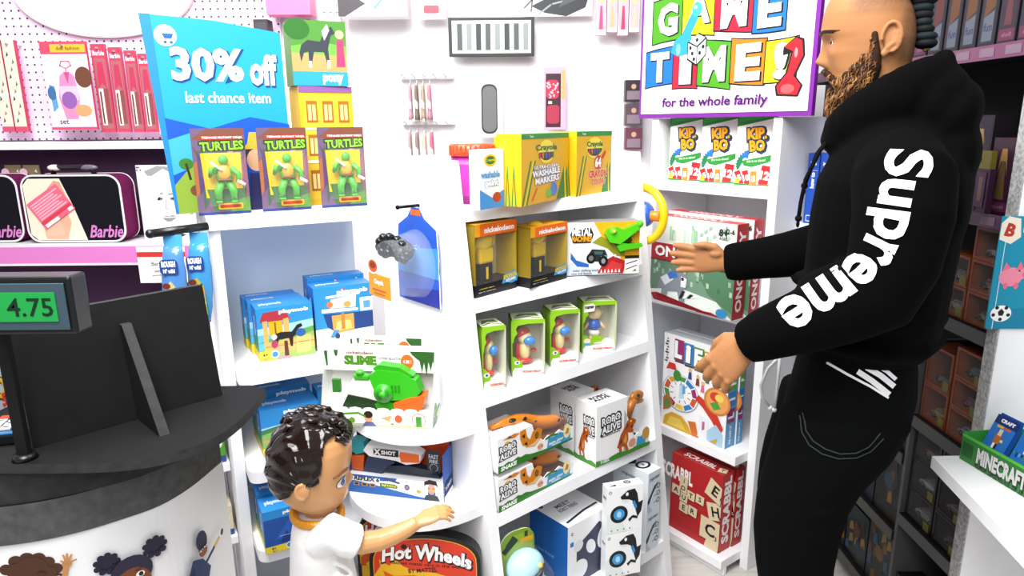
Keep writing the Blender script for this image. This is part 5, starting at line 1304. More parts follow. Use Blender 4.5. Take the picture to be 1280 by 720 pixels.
m = MB(); m.prism([(p.x, p.y) for p in low] + bk(low[-1].x - .03), Z3, Z2 - .0005, 'black_card', 'grey_fascia'); m.done('lower_fascia', r)
fr = [Vector((p.x, p.y + .004, 0)) for p in low]
m = MB(); m.prism([(p.x, p.y) for p in fr] + bk(low[-1].x - .03), 0, Z3 - .0005, 'f2f2f3')
# printed band: map (distance along the front, height) onto the curved front
cum = [0]
for a, b in zip(fr, fr[1:]): cum.append(cum[-1] + (b - a).length)
class Band:
    k = 0
def on_front(s, z, lift):
    for i in range(len(fr) - 1):
        if s <= cum[i + 1] or i == len(fr) - 2:
            t = (s - cum[i]) / (cum[i + 1] - cum[i]); d = (fr[i + 1] - fr[i]).normalized(); n = Vector((d.y, -d.x, 0))
            return fr[i] + (fr[i + 1] - fr[i]) * t + n * lift + Vector((0, 0, z))
def sz(q):
    """a sight line onto the curved front -> (distance along, height)."""
    best = None
    for i in range(len(fr) - 1):
        d = (fr[i + 1] - fr[i]).normalized(); n = Vector((d.y, -d.x, 0)); X = onpl(q, fr[i], n)
        s = (X - fr[i]).dot(d)
        if -1e-4 <= s <= (fr[i + 1] - fr[i]).length + 1e-4:
            return cum[i] + s, X.z
    return cum[-1], .8
def bp(pts, c):
    Band.k += 1
    # cut long shapes at the bends so they follow the curve
    bmx = bmesh.new(); f = bmx.faces.new([bmx.verts.new((s, z, 0)) for s, z in pts])
    for s in cum[1:-1]:
        bmesh.ops.bisect_plane(bmx, geom=bmx.verts[:] + bmx.edges[:] + bmx.faces[:], plane_co=(s, 0, 0), plane_no=(1, 0, 0))
    for f in bmx.faces:
        m.poly([on_front(v.co.x, v.co.y, .0006 + Band.k * .00015) for v in f.verts], c)
    bmx.free()
def be(cs, cz, rs, rz_, c, rot=0, n=20):
    pts = []
    for i in range(n):
        a = 2 * PI * i / n; x, y = rs * math.cos(a), rz_ * math.sin(a); cr_, sr_ = math.cos(rad(rot)), math.sin(rad(rot)); pts.append((cs + x * cr_ - y * sr_, cz + x * sr_ + y * cr_))
    bp(pts, c)
def bline(pts, wd, c):
    for (a, b), (e, f) in zip(pts, pts[1:]):
        L_ = math.hypot(e - a, f - b) or 1; nx, ny = -(f - b) / L_ * wd / 2, (e - a) / L_ * wd / 2
        bp([(a - nx, b - ny), (e - nx, f - ny), (e + nx, f + ny), (a + nx, b + ny)], c)
# waving child with brown curls
s0, z0 = sz((40, 745)); k = abs(sz((140, 680))[0] - sz((40, 680))[0]) / 100
px = lambda x, y: sz((x, y))
for (x, y, rr_) in ((8, 712, 9), (20, 702, 10), (34, 698, 10), (48, 698, 10), (60, 702, 9), (70, 710, 9), (74, 722, 8), (40, 712, 22), (22, 714, 14), (60, 716, 12)):
    s, z = px(x, y); be(s, z, rr_ * k, rr_ * k, '4a2c1c')
s, z = px(42, 742); be(s, z, 30 * k, 30 * k, 'b87a4a'); be(s - 10 * k, z + 8 * k, 7 * k, 5 * k, 'f4f0ea'); be(s + 12 * k, z + 8 * k, 7 * k, 5 * k, 'f4f0ea'); be(s - 9 * k, z + 8 * k, 3 * k, 3.5 * k, '2a1a12'); be(s + 11 * k, z + 8 * k, 3 * k, 3.5 * k, '2a1a12')
bline([px(46, 716), px(53, 713), px(59, 716)], 1.6 * k, '3a2012')
s, z = px(74, 722); be(s, z, 5 * k, 6 * k, 'b87a4a')
bline([px(80, 745), px(81, 720), px(84, 700)], 7 * k, 'c08650'); s, z = px(84, 703); be(s, z, 6.5 * k, 6.5 * k, 'c08650')
for t in ((79, 692), (84, 690), (90, 691), (96, 697), (76, 699)): bline([px(84, 703), px(*t)], 2.6 * k, 'c08650')
bp([px(10, 790), px(84, 790), px(80, 772), px(14, 772)], '3f86c0')
# child with two hair puffs
for cx_, cy_ in ((133, 703), (192, 681)):
    s, z = px(cx_, cy_); be(s, z, 15 * k, 15 * k, '1c1830')
    for i in range(9):
        a = 2 * PI * i / 9; be(s + 14 * k * math.cos(a), z + 14 * k * math.sin(a), 5 * k, 5 * k, '1c1830')
s, z = px(164, 712); be(s, z, 30 * k, 28 * k, '231e38', 8); s, z = px(166, 726); be(s, z, 26 * k, 27 * k, '7a3f22'); be(s + 11 * k, z + 12 * k, 6.5 * k, 5 * k, 'f6f2ee', 10); be(s + 12 * k, z + 12 * k, 3.4 * k, 4 * k, '20130c'); be(s - 12 * k, z + 7 * k, 6.5 * k, 5 * k, 'f6f2ee', 10); be(s - 11 * k, z + 7 * k, 3.4 * k, 4 * k, '20130c')
bline([(s + 4 * k, z + 20 * k), (s + 14 * k, z + 22 * k)], 1.6 * k, '3a1c10'); bline([(s - 18 * k, z + 14 * k), (s - 8 * k, z + 17 * k)], 1.6 * k, '3a1c10')
bp([(s - 24 * k, z - 60 * k), (s + 26 * k, z - 60 * k), (s + 20 * k, z - 30 * k), (s - 18 * k, z - 30 * k)], 'd8a02a')
# small child in a plain dark blue hooded costume, one arm up
s, z = px(247, 675); be(s, z, 13 * k, 19 * k, '1c2440', 6); s2, z2 = px(249, 688); be(s2, z2, 10 * k, 9 * k, '8a4a26', 6); be(s2 - 4 * k, z2 + 4 * k, 4 * k, 2.6 * k, 'f4f4f4'); be(s2 + 6 * k, z2 + 7 * k, 4 * k, 2.6 * k, 'f4f4f4'); be(s2 - 3 * k, z2 + 4 * k, 1.6 * k, 2 * k, '20130c'); be(s2 + 6.4 * k, z2 + 7 * k, 1.6 * k, 2 * k, '20130c'); bp([(s2 - 11 * k, z2 + 8 * k), (s2 + 10 * k, z2 + 12 * k), (s2 + 10 * k, z2 + 9 * k), (s2 - 11 * k, z2 + 5 * k)], '1c2440')
bp([px(226, 740), px(252, 745), px(258, 706), px(248, 697), px(236, 700)], '20305a'); bline([px(252, 702), px(263, 680)], 6 * k, '20305a'); bline([px(262, 682), px(268, 670)], 6 * k, 'd8b02a'); s, z = px(271, 664); be(s, z, 4 * k, 6 * k, '14141c', -20); bline([px(240, 712), px(230, 728)], 6 * k, '1a284c')
m.done('picture_front', r)

# ---- monitor seen from behind
P0 = onz((42, 561), ZT); P1 = onz((278, 494), ZT)
dv = (P1 - P0).normalized(); nv = Vector((dv.y, -dv.x, 0)); w = (P1 - P0).length; h = onpl((281, 357), P0, nv).z - ZT
r = empty('monitor', P0 + Vector((0, 0, .0006)), math.atan2(dv.y, dv.x), 'black cardboard monitor seen from behind on the checkout counter', 'monitor')
h0 = onpl((36, 402), P0, nv).z - ZT
m = MB(); m.X = Matrix(((1, 0, 0, 0), (0, 0, -1, 0), (0, 1, 0, 0), (0, 0, 0, 1)))
hl = h * .985
TL = .17
m.X = m.X @ Matrix(((1, 0, 0, 0), (0, 1, 0, 0), (0, -TL, 1, 0), (0, 0, 0, 1)))
m.prism([(0, .0), (w, 0), (w, h - .004), (w - .003, h), (.003, hl), (0, hl - .004)], -.012, 0, 'black_card', 'grey_card'); m.X = Matrix.Identity(4); m.done('screen_board', r)
m = MB(); xs = (onpl((168, 450), P0, nv) - P0).dot(dv)
m.X = Matrix(((0, 0, 1, xs), (1, 0, 0, 0), (0, 1, 0, 0), (0, 0, 0, 1)))
m.prism([(-.0003, 0), (h * .80 * TL - .0006, h * .80), (h * .80 * TL - .014, h * .80), (-.105, 0)], -.008, .008, 'black_card', 'grey_card'); m.done('support_strut', r)

# ---- pole display with the price
def pz(q, y): return onpl(q, Vector((0, y, 0)), Vector((0, -1, 0)))
yb = .93
A, B = pz((-28, 356), yb), pz((80, 356), yb)
Pb = onz((32, 573), ZT)
r = empty('price_display', (Pb.x, yb + .052, ZT + .0006), 0, 'customer price display with a green screen reading $ 4.75 on a black pole', 'display')
dx = lambda x, y: ((pz((x, y), yb) - r.location).x, (pz((x, y), yb) - r.location).z)
m = MB(); zt = dx(40, 418)[1]
m.box((-.009, -.006, .006), (.009, .006, zt + .02), 'black_card', .002); m.done('pole', r)
m = MB(); m.cone((0, 0, 0), (0, 0, .008), .018, .015, '111113/plastic', 28); m.done('base', r)
x0, z0 = dx(-32, 420); x1, z1 = dx(85, 346)
m = MB(); m.box((x0, -.050, z0), (x1, -.012, z1), '121416/plastic', .004); m.done('housing', r)
bx0, bz0 = dx(-26, 413); bx1, bz1 = dx(79, 354)
m = MB(); m.X = Matrix.Translation((0, -.0505, 0)) ; m.box((bx0, -.003, bz0), (bx1, .0, bz1), '3a4d58/plastic', .001); m.done('bezel', r)
glow('lcd_green', '12923f', .10)
gx0, gz0 = dx(-16, 402); gx1, gz1 = dx(69, 365)
m = MB(); m.box((gx0, -.0552, gz0), (gx1, -.0536, gz1), 'lcd_green'); S = m.surf((gx0, -.0553, gz0), (gx1 - gx0, 0, 0), (0, 0, gz1 - gz0))
S.t('$', .12, .5, .62, '0c2a16', b=.01); S.t('4.75', .64, .5, .62, '0c2a16', w=.62, b=.012); m.done('screen', r)

# ---- blue sweets boxes at the frame's edge
q0 = onz((-70, 548), ZT); q1 = onz((33, 497), ZT)
dv = (q1 - q0).normalized(); nv = Vector((dv.y, -dv.x, 0))
r = empty('sweets_box', q0 + Vector((0, 0, .0006)), math.atan2(dv.y, dv.x), 'blue and silver toy film sweets display box standing on the counter behind the price display', 'box')
w = (q1 - q0).length; h = .078
m = MB(); d = .085; F, R, L, Tp = m.carton(w, d, h, 'a9b4bc', R='8f9aa4', T='9fd0ea', L='8f9aa4')
F.t('TOY STORY', .52, .50, .50, '4a3a10', w=.92, b=.08); F.t('TOY STORY', .515, .52, .48, 'd8b02a', w=.91, b=.03); F.t('5.99', .80, .20, .30, 'c8301c', w=.2, b=.05)
m.done('tray', r)
m = MB(); m.X = Matrix.Translation((0, 0, 0)); m.box((w * .30, .02, h), (w * .97, .075, h * 1.9), '4fa8dc', .002); S = m.surf((w * .30, .0197, h), (w * .67, 0, 0), (0, 0, h * 1.1)); S.t('TOY', .66, .80, .26, '2a3a6a', w=.50, b=.10); S.t('TOY', .655, .805, .25, 'e8c41c', w=.49, b=.04); S.p([(0, 0), (.6, .1), (.9, .4), (.5, .5), (0, .3)], 'e8f0f6'); S.t('TOY', .62, .36, .24, 'e8c41c', w=.5, b=.05, rot=8); S.e(.4, .22, .12, .1, 'c8402a'); S.e(.66, .16, .1, .08, 'f2f2f2'); m.done('header_card', r)

# ---- till keyboard at the left edge
r = empty('till_keyboard', onz((-10, 559), ZT) + Vector((.0, 0, .0006)), .22, 'black till keyboard with white keys and coloured top row, at the counter\'s left edge', 'keyboard')
m = MB(); m.box((-.066, -.0, 0), (.048, .085, .018), '0f1114/plastic', .003); m.box((-.062, .001, .0181), (.044, .012, .020), '2a6a9a/plastic'); m.done('body', r)
for i in range(3, 8):
    for j in range(4):
        c = ['d8dcdc', 'd8dcdc', 'd8dcdc', ('4f8a3a', 'c8b02a', 'b83a2a')[i % 3]][j]
        m = MB(); x = -.118 + i * .0205; y = .018 + j * .016
        m.box((x, y, .0182), (x + .0165, y + .012, .0225), c + '/plastic', .001); S = m.surf((x + .002, y + .002, .0226), (.0125, 0, 0), (0, .008, 0)); S.r(.15, .3, .85, .7, '2a2c2e') if j < 3 else None
        m.done('key', r)
# ================================================================== pink doll aisle along the back wall
def wz(q, y): return onpl(q, Vector((0, y, 0)), Vector((0, -1, 0)))
YP = 2.93
a, b = wz((-60, 176), YP), wz((268, 176), YP)
r = empty('pegboard', (0, YP, 0), 0, 'pale pink pegboard above the white shelf at the back left', 'pegboard')
m = MB(); m.box((-3.68, -.004, a.z), (-.92, .012, 2.45), 'peg_pink'); m.done('panel', r)
# lower gondola shelf in dark plum
zs, zp = wz((60, 177), YP - .1).z, wz((60, 305), YP - .22).z
r = empty('gondola_shelf', (0, YP, 0), 0, 'plum-backed gondola with a pink-edged shelf of doll cases', 'shelf')
m = MB(); m.box((-3.68, -.004, .0), (-.80, .012, zs - .03), '4a2f4c/matte'); m.done('back_panel', r)
m = MB(); m.box((-3.68, -.26, zp - .022), (-.80, -.0045, zp), 'efeaf0'); m.done('shelf', r)
m = MB(); m.box((-3.68, -.268, zp - .075), (-.80, -.2605, zp - .004), 'd77cc0/plastic', .002); m.box((-3.68, -.270, zp - .078), (-.80, -.2605, zp - .070), 'f0e2ee'); m.done('price_rail', r)
m = MB(); m.box((-3.68, -.14, zs - .03), (-.80, .012, zs - .0005), 'f6f4f6'); m.done('upper_shelf', r)
m = MB(); m.box((-3.68, -.40, .02), (-.80, -.0045, .10), '3a2540/matte'); m.done('base_shelf', r)
# oval hanging sign
c = wz((127, -12), YP - .03); rx = wz((240, -12), YP - .03).x - c.x; rz_ = c.z - wz((127, 47), YP - .03).z
r = empty('oval_sign', c, 0, 'cream oval sign with a thin grey line, mounted on the pink pegboard', 'sign')
m = MB(); m.X = Matrix(((1, 0, 0, 0), (0, 0, -1, 0), (0, 1, 0, 0), (0, 0, 0, 1)))
el = lambda k: [(rx * k * math.cos(2 * PI * i / 64), rz_ * k * math.sin(2 * PI * i / 64)) for i in range(64)]
m.prism(el(1), -.02, 0, 'e8e2d8'); m.prism(el(.975), .0003, .003, 'f8f4ec'); m.prism(el(.955), .0032, .0036, '9a948c'); m.prism(el(.948), .0037, .0042, 'fdfbf4'); m.done('panel', r)

# hanging cards of doll clothes and accessories
def hang_card(label, cat, q0, q1, y, art, group=None, name='hanging_card', th=.012):
    A, B = wz(q0, y), wz(q1, y)                     # top left, bottom right
    w, h = wz((q1[0], q0[1]), y).x - A.x, A.z - B.z
    r = empty(name, (A.x, y, B.z), 0, label, cat, group)
    m = MB(); F, R, L, Tp = m.carton(w, th, h, 'f4c8d8', R='c83a5a', L='c83a5a', T='c83a5a'); art(F); m.done('card', r)
    m = MB(); m.tube([(w / 2, -.012, h * .955), (w / 2, YP - y - .005, h * .955)], .004, 'd8d8dc/metal', 6); m.done('peg_hook', r)
    return r
def dress(F, s):
    rs = random.Random(s)
    F.r(0, .86, 1, 1, 'd84a66'); F.p([(.22, .88), (.98, .88), (.98, .97), (.22, .97)], 'd8b03a') if s % 2 == 0 else F.t('Barbie', .5, .93, .07, 'fbe6ee', w=.6, b=.04)
    F.t('doll fashion', .60, .925, .04, '6a4a10', w=.5) if s % 2 == 0 else None
    F.r(.04, .04, .96, .84, 'f6e0ea')
    F.l([(.42, .78), (.58, .78), (.62, .73), (.5, .70), (.38, .73), (.42, .78)], .015, 'c86a8a'); F.l([(.5, .70), (.5, .64)], .015, 'c86a8a')
    F.p([(.34, .62), (.44, .66), (.5, .6), (.56, .66), (.66, .62), (.72, .36), (.62, .12), (.36, .12), (.26, .36)], 'ef86b0'); F.p([(.44, .66), (.5, .52), (.56, .66)], 'd8487a'); F.r(.30, .34, .70, .50, 'f4b8d0'); F.e(.48, .34, .09, .10, '8a5aa0'); F.p([(.1, .2), (.22, .26), (.2, .5), (.08, .52)], '5a9ac0'); F.e(.12, .42, .05, .08, '3a6a9a')
    F.e(.86, .60, .10, .12, '6a4030'); F.e(.76, .22, .1, .07, 'd89a6a'); F.t('set', .3, .09, .05, '5a4a6a'); F.r(0, 0, 1, .03, 'd84a66')
def tags(F, s):
    F.r(0, 0, 1, 1, 'f6b6c8'); F.r(0, .88, 1, 1, 'd84a66'); F.t('Barbie', .5, .94, .06, 'fbe6ee', w=.6, b=.04); F.r(.1, .3, .9, .8, 'f4dce4')
    for k in range(5): F.r(.2, .40 + .08 * k, .85, .43 + .08 * k, 'e88aa8')
    F.r(0, .18, 1, .26, 'd8b03a'); F.e(.2, .5, .08, .08, 'c84a7a')
def narrow(F, s):
    F.r(0, 0, 1, 1, 'c0405a'); F.t('Barbie', .5, .9, .05, 'f8d8e0', w=.8, b=.04); F.r(.1, .04, .9, .84, 'a8646a'); F.r(.18, .08, .5, .5, 'f2e6d8'); F.p([(.2, .5), (.5, .56), (.8, .5), (.7, .8), (.3, .8)], 'b83a5a'); F.r(.55, .1, .85, .5, '8a4a4a'); F.l([(.3, .1), (.3, .46)], .02, '5a3a3a')
hang_card('large pink doll dress card with a gold strip, under the cream oval sign', 'blister pack', (48, 52), (106, 162), YP - .16, lambda F: dress(F, 0))
for i, (x0, x1) in enumerate(((112, 130), (134, 150), (154, 168), (171, 186))):
    hang_card(('slim red doll fashion card right beside the big pink dress card', 'second slim red doll fashion card from the big pink dress card', 'third slim red doll fashion card from the big pink dress card', 'slim red doll fashion card next to the pink price-striped card')[i], 'blister pack', (x0, 55 + 4 * i), (x1, 165), YP - .10, lambda F: narrow(F, i), 'slim red doll cards')
hang_card('pink card with rows of lines and a gold band, left of the blue discount board', 'blister pack', (190, 88), (224, 168), YP - .14, lambda F: tags(F, 1))
for i in range(2):
    hang_card(('beige accessory card at the far left of the pegboard', 'beige accessory card second from the far left')[i], 'blister pack', (-16 + 17 * i, 50), (-1 + 17 * i, 165), YP - .08, lambda F: (F.r(0, 0, 1, 1, 'e4d8c8'), F.r(0, .4, 1, .44, 'f6f2ea'), [F.p([(.2 + .2 * (k % 3), .1 + .08 * k), (.4 + .2 * (k % 3), .12 + .08 * k), (.3 + .2 * (k % 3), .16 + .08 * k)], ('3a3226', '8a7a5a', '5a7a3a')[k % 3]) for k in range(10)], F.r(0, 0, 1, .06, 'c84a6a')), 'beige accessory cards', th=.02)

# doll carry cases on the pink-edged shelf
def carry_case(label, x, y, s=1.0):
    r = empty('carry_case', (x, y, zp + .0045), 0, label, 'case', 'black doll carry cases')
    w, h, d = .39 * s, .265 * s, .10
    def rr(i, n=7):
        pts = []
        R_ = .05 - i
        for cx_, cz_, a0 in ((w - .05, h - .05, 0), (.05, h - .05, 90), (.05, .05, 180), (w - .05, .05, 270)):
            for k in range(n): a = rad(a0 + 90 * k / (n - 1)); pts.append((cx_ + R_ * math.cos(a), cz_ + R_ * math.sin(a)))
        return pts
    m = MB(); m.X = Matrix(((1, 0, 0, 0), (0, 0, -1, 0), (0, 1, 0, 0), (0, 0, 0, 1)))
    m.prism(rr(0), -d, -.002, '6a1f4c/cloth'); m.prism(rr(.004), -.0018, .004, '17151c/cloth'); m.X = Matrix.Identity(4)
    F = m.surf((0, -.0042, 0), (w, 0, 0), (0, 0, h))
    F.p([(.03, .12), (.02, .85), (.08, .95), (.40, .95), (.50, .55), (.60, .03), (.10, .03)], 'e6d9c4'); F.p([(.18, .05), (.16, .40), (.28, .60), (.42, .50), (.46, .30), (.40, .04)], 'd9a98c'); F.p([(.20, .10), (.22, .3), (.34, .34), (.38, .12)], 'e0b49a')
    F.p([(.26, .80), (.34, .92), (.40, .9), (.44, .7), (.36, .6)], 'c89a80')
    F.t('Barbie', .80, .16, .18, 'c878b8', w=.34, b=.02, sh=.35)
    m.done('shell', r)
    m = MB(); m.tube([(x_, .0 - .003, z_) for x_, z_ in rr(.002)] + [(rr(.002)[0][0], -.003, rr(.002)[0][1])], .004, 'e8e4e6/plastic', 8, cap=False); m.tube([(x_, d, z_) for x_, z_ in rr(.002)] + [(rr(.002)[0][0], d, rr(.002)[0][1])], .004, 'e8e4e6/plastic', 8, cap=False); m.done('piping', r)
    m = MB(); m.tube([(w * .28, d * .4, h + .001), (w * .30, d * .4, h + .028), (w * .66, d * .4, h + .028), (w * .70, d * .4, h + .001)], .010, '1c1a20/plastic', 10); m.ball((w * .30, d * .4, h + .026), (.030, .012, .013), 'ece6da/plastic', 12); m.ball((w * .64, d * .4, h + .026), (.040, .012, .012), '6a6670/plastic', 12); m.done('handle', r)
    m = MB(); m.X = Matrix.Translation((w * .28, -.007, h * .54)) @ Matrix.Rotation(rad(-33), 4, 'Y'); m.box((-.075, -.003, -.058), (.075, 0, .058), 'e8607a'); S = m.surf((-.075, -.0031, -.058), (.15, 0, 0), (0, 0, .116))
    for k in range(7): S.r(.05, .30 + .09 * k, .95 - .08 * (k % 3), .35 + .09 * k, 'f4a8ba')
    S.r(0, .14, 1, .26, 'c83a4a'); S.r(.06, .0, .5, .12, 'f6e6e8'); S.r(.84, .02, .98, .14, 'f2f2f2'); m.done('price_card', r)
    return r
x0 = wz((38, 300), YP - .20).x
carry_case('black doll carry case with pink tag nearest the monochrome portrait', x0, YP - .20)
carry_case('black doll carry case partly cut by the left edge of the view', x0 - .42, YP - .18)
for i, (xq, lab) in enumerate(((28, 'silver-edged beige bag between the two black doll cases'), (5, 'silver-edged beige bag at the far left of the pink shelf'))):
    A = wz((xq, 207), YP - .08); r = empty('gift_bag', (A.x - .02, YP - .055, zp + .0006), 0, lab, 'bag', 'silver-edged gift bags'); w, h = .066, A.z - zp
    m = MB(); m.loft([[(w * .1, 0, 0), (w * .9, 0, 0), (w * .9, .018, 0), (w * .1, .018, 0)], [(0, -.004, h * .5), (w, -.004, h * .5), (w, .02, h * .5), (0, .02, h * .5)], [(0, .004, h), (w, .004, h), (w, .010, h), (0, .010, h)]], '8a7a5c/gloss', smooth=False)
    S = m.surf((0, -.0045, .02), (w, 0, 0), (0, 0, h * .9))
    for k in range(12): S.p([(.04 + .05 * (k % 2), .04 + .08 * k), (.2, .07 + .08 * k), (.06, .10 + .08 * k)], ('e8e0d0', '5a4a34')[k % 2]); S.p([(.8, .06 + .08 * k), (.95, .04 + .08 * k), (.9, .1 + .08 * k)], ('e8e0d0', '5a4a34')[(k + 1) % 2])
    S.r(.2, .2, .9, .3, 'd078b0') if i else None; S.e(.1, .93, .06, .06, 'f0c0d8'); m.done('bag', r)
# framed monochrome portrait
A, B = wz((168, 203), YP - .12), wz((240, 290), YP - .12)
r = empty('portrait_frame', (A.x, YP - .12, zp + .0006), 0, 'tall pale frame with a monochrome portrait of a fair-haired woman', 'picture')
w, h = wz((237, 203), YP - .12).x - A.x, A.z - zp - .012
m = MB(); m.box((0, 0, 0), (w, .014, h), 'dcdadd', .002)
F = m.surf((.0, -.0003, .0), (w, 0, 0), (0, 0, h)); F.r(.02, .02, .98, .98, 'e9e8ea'); F.p([(.10, .03), (.92, .03), (.95, .75), (.7, .97), (.25, .97), (.08, .7)], 'f7f6f7'); F.p([(.26, .03), (.72, .03), (.80, .06), (.30, .12)], '3a393c'); F.p([(.24, .2), (.30, .10), (.52, .08), (.72, .14), (.78, .4), (.76, .66), (.5, .78), (.26, .66), (.22, .4)], 'd9d7d8'); F.p([(.15, .92), (.4, .99), (.8, .96), (.85, .86), (.45, .84), (.2, .86)], '9a989c')
for u_ in (.36, .64): F.e(u_, .55, .055, .022, '6a686c'); F.e(u_, .55, .02, .02, '1a1a1c'); F.l([(u_ - .09, .61), (u_ + .08, .62)], .014, '6a686c')
F.l([(.49, .54), (.47, .42), (.52, .40)], .012, 'b4b2b4'); F.p([(.38, .29), (.46, .32), (.52, .31), (.58, .33), (.66, .30), (.54, .24), (.46, .24)], '8a888a'); F.l([(.4, .295), (.64, .30)], .012, 'f4f4f4'); F.p([(.24, .2), (.30, .5), (.5, .75), (.80, .6), (.86, .8), (.5, .95), (.15, .8), (.12, .2)], 'fbfafb')
for k in range(8): F.e(.03 + .03 * (k % 3) + (.84 if k > 3 else 0), .97 - .035 * (k // 2 % 3), .012, .012, '6a5a66')
F.e(.93, .36, .03, .03, 'd8889a'); m.done('picture', r)
# price notice on the rail
A, B = wz((171, 315), YP - .272), wz((236, 353), YP - .272)
r = empty('price_notice', (A.x, YP - .274, B.z), 0, 'cream price notice with a red FREE strip under the pink shelf edge', 'sign')
w, h = B.x - A.x, A.z - B.z
m = MB(); m.box((0, 0, 0), (w, .002, h + .02), 'f6f2ea'); F = m.surf((0, -.0002, 0), (w, 0, 0), (0, 0, h)); F.r(0, .84, 1, 1, 'c8342e'); F.t('FREE', .68, .92, .11, 'fbeeee', w=.14, b=.04); F.t('Barbie Doll', .54, .62, .11, '3a3838', w=.52, b=.01); F.t('with ANY select', .56, .38, .08, '5a5858', w=.48); F.t('purchase of $20', .54, .24, .08, '5a5858', w=.52); F.l([(.4, .5), (.62, .5)], .012, '8a8888'); F.t('1-1', .08, .08, .04, '8a8888'); m.done('card', r)

# ================================================================== back wall, centre: more pink stock
r = empty('clothes_rail', (0, YP, 0), 0, 'white hook rails high on the back wall, carrying doll outfits', 'rack')
zr = [wz((520, 98), YP - .05).z, wz((520, 156), YP - .05).z, wz((395, 26), YP - .05).z]
for z in zr[:2]:
    m = MB(); xa = wz((500, 100), YP).x; m.box((xa, -.02, z), (xa + .22, 0.012, z + .02), 'f2f0f2', .002)
    for k in range(5): m.tube([(xa + .02 + k * .042, -.01, z + .01), (xa + .02 + k * .042, -.10, z + .012), (xa + .02 + k * .042, -.105, z + .022)], .004, 'f4f4f6/plastic', 6)
    m.done('rail', r)
def outfit(label, q0, q1, y, c1, c2):
    A, B = wz(q0, y), wz(q1, y); w, h = B.x - A.x, A.z - B.z
    r = empty('doll_outfit', (A.x, y, B.z - .012), 0, label, 'doll clothes', 'doll outfits on the back wall')
    m = MB(); n = 14; rings = []
    for i in range(8):
        t = i / 7; ww = w * (.30 + .20 * t + .05 * math.sin(7 * t)); rings.append([(w / 2 + ww * math.cos(a) * (1 + .05 * math.cos(5 * a)), .018 * math.sin(a) * (1 + .2 * math.cos(4 * a)), h * (1 - t)) for a in [2 * PI * j / n for j in range(n)]])
    m.loft(rings, c1 + '/cloth'); m.tube([(w / 2, 0, h), (w / 2, .02, h + .02), (w / 2, .03, h)], .003, 'e8e8ea/metal', 6); S = m.surf((w * .2, -.0245, h * .3), (w * .6, 0, 0), (0, 0, h * .3)); S.p([(0, .2), (1, 0), (1, .7), (0, 1)], c2); m.done('hanging_garment', r)
cl = ['d8a0b0', '8a7a6a', 'b8a890', 'c890a0']
for k in range(4):
    outfit(('dusty rose doll outfit at the left of the upper hook rail', 'brown doll outfit second along the upper hook rail', 'beige doll outfit third along the upper hook rail', 'pink doll outfit at the right of the upper hook rail')[k], (509 + 8 * k, 103), (517 + 8 * k, 146), YP - .055, cl[k], 'e8d8d8')
    outfit(('grey-pink doll outfit at the left of the lower hook rail', 'taupe doll outfit second along the lower hook rail', 'cream doll outfit third along the lower hook rail', 'rose doll outfit at the right of the lower hook rail')[k], (509 + 9 * k, 162), (517 + 9 * k, 205), YP - .055, ['b8a0a4', '9a8a80', 'd8ccb8', 'c87a8a'][k], 'e8dce0')
def poster(name, label, q0, q1, y, base, art, cat='poster', th=.006, tilt=0):
    A, B = wz(q0, y), wz(q1, y); w, h = wz((q1[0], q0[1]), y).x - A.x, A.z - B.z
    r = empty(name, (A.x, y, B.z), 0, label, cat); m = MB(); m.box((0, 0, 0), (w, th, h), base, .001); F = m.surf((0, -.0003, 0), (w, 0, 0), (0, 0, h)); art(F); m.done('panel', r)
    if y + th < YP - .003:
        m = MB(); m.tube([(w / 2, th - .0005, h * .9), (w / 2, (YP - .005 if A.x + w / 2 < -.915 else YW - .001) - y, h * .9)], .005, 'e8e8ea/metal', 6); m.done('hanger', r)
    return r
poster('pink_box', 'bright pink box high on the back wall above the discount board', (328, -40), (384, 18), YP - .10, 'f283b4', lambda F: (F.r(.04, .04, .96, .96, 'ef7cae'), F.t('doll', .5, .55, .2, 'fbe0ec', w=.6, b=.04)), 'box', .08)
poster('dark_case', 'dark grey case beside the pink box, behind the discount board', (316, 24), (334, 60), YP - .10, '3a363c', lambda F: F.r(.1, .1, .9, .9, '4a464e'), 'case', .06)
poster('sequin_pouch', 'magenta sequinned pouch below the pink box', (368, 24), (388, 40), YP - .06, 'b03a78', lambda F: [F.e(random.random() * .9 + .05, random.random() * .9 + .05, .07, .07, random.choice(['e8a8cc', 'd0609c', 'f4d8e8'])) for k in range(40)], 'pouch', .02)
for k in range(3):
    poster('fashion_card', ('blush fashion card left of the white rail end', 'blush fashion card in the middle, above the horse box', 'blush fashion card nearest the tilted white set')[k], (401 + 8 * k, 4), (408 + 8 * k, 42), YP - .05, 'f2dcdc', lambda F: (F.r(.1, .1, .9, .55, 'e2bcc0'), F.l([(.2, .7), (.8, .7)], .03, '7a6a6a'), F.l([(.2, .3), (.8, .3)], .03, '7a6a6a')), 'blister pack', .008)
poster('playset_box', 'large white playset box with pink and turquoise shapes, top of back wall', (418, -60), (506, 20), YP - .12, 'fbf6f8', lambda F: (F.p([(0, .5), (.4, .2), (.1, .0), (0, 0)], '4a444a'), F.p([(.3, .5), (.5, .3), (.62, .42), (.44, .62)], 'e88ab0'), F.l([(.52, .12), (.68, .32), (.74, .5)], .03, '5ac0d0'), F.e(.92, .3, .05, .05, 'e8c83a')), 'box', .09)
poster('pink_card', 'pink and white card with a red label, beside the white playset box', (520, -50), (556, 24), YP - .05, 'fbeef0', lambda F: (F.r(.1, .34, .9, 1, 'ef9aa8'), F.rr(.2, .10, .75, .24, .04, 'c84a5a')), 'blister pack', .01)
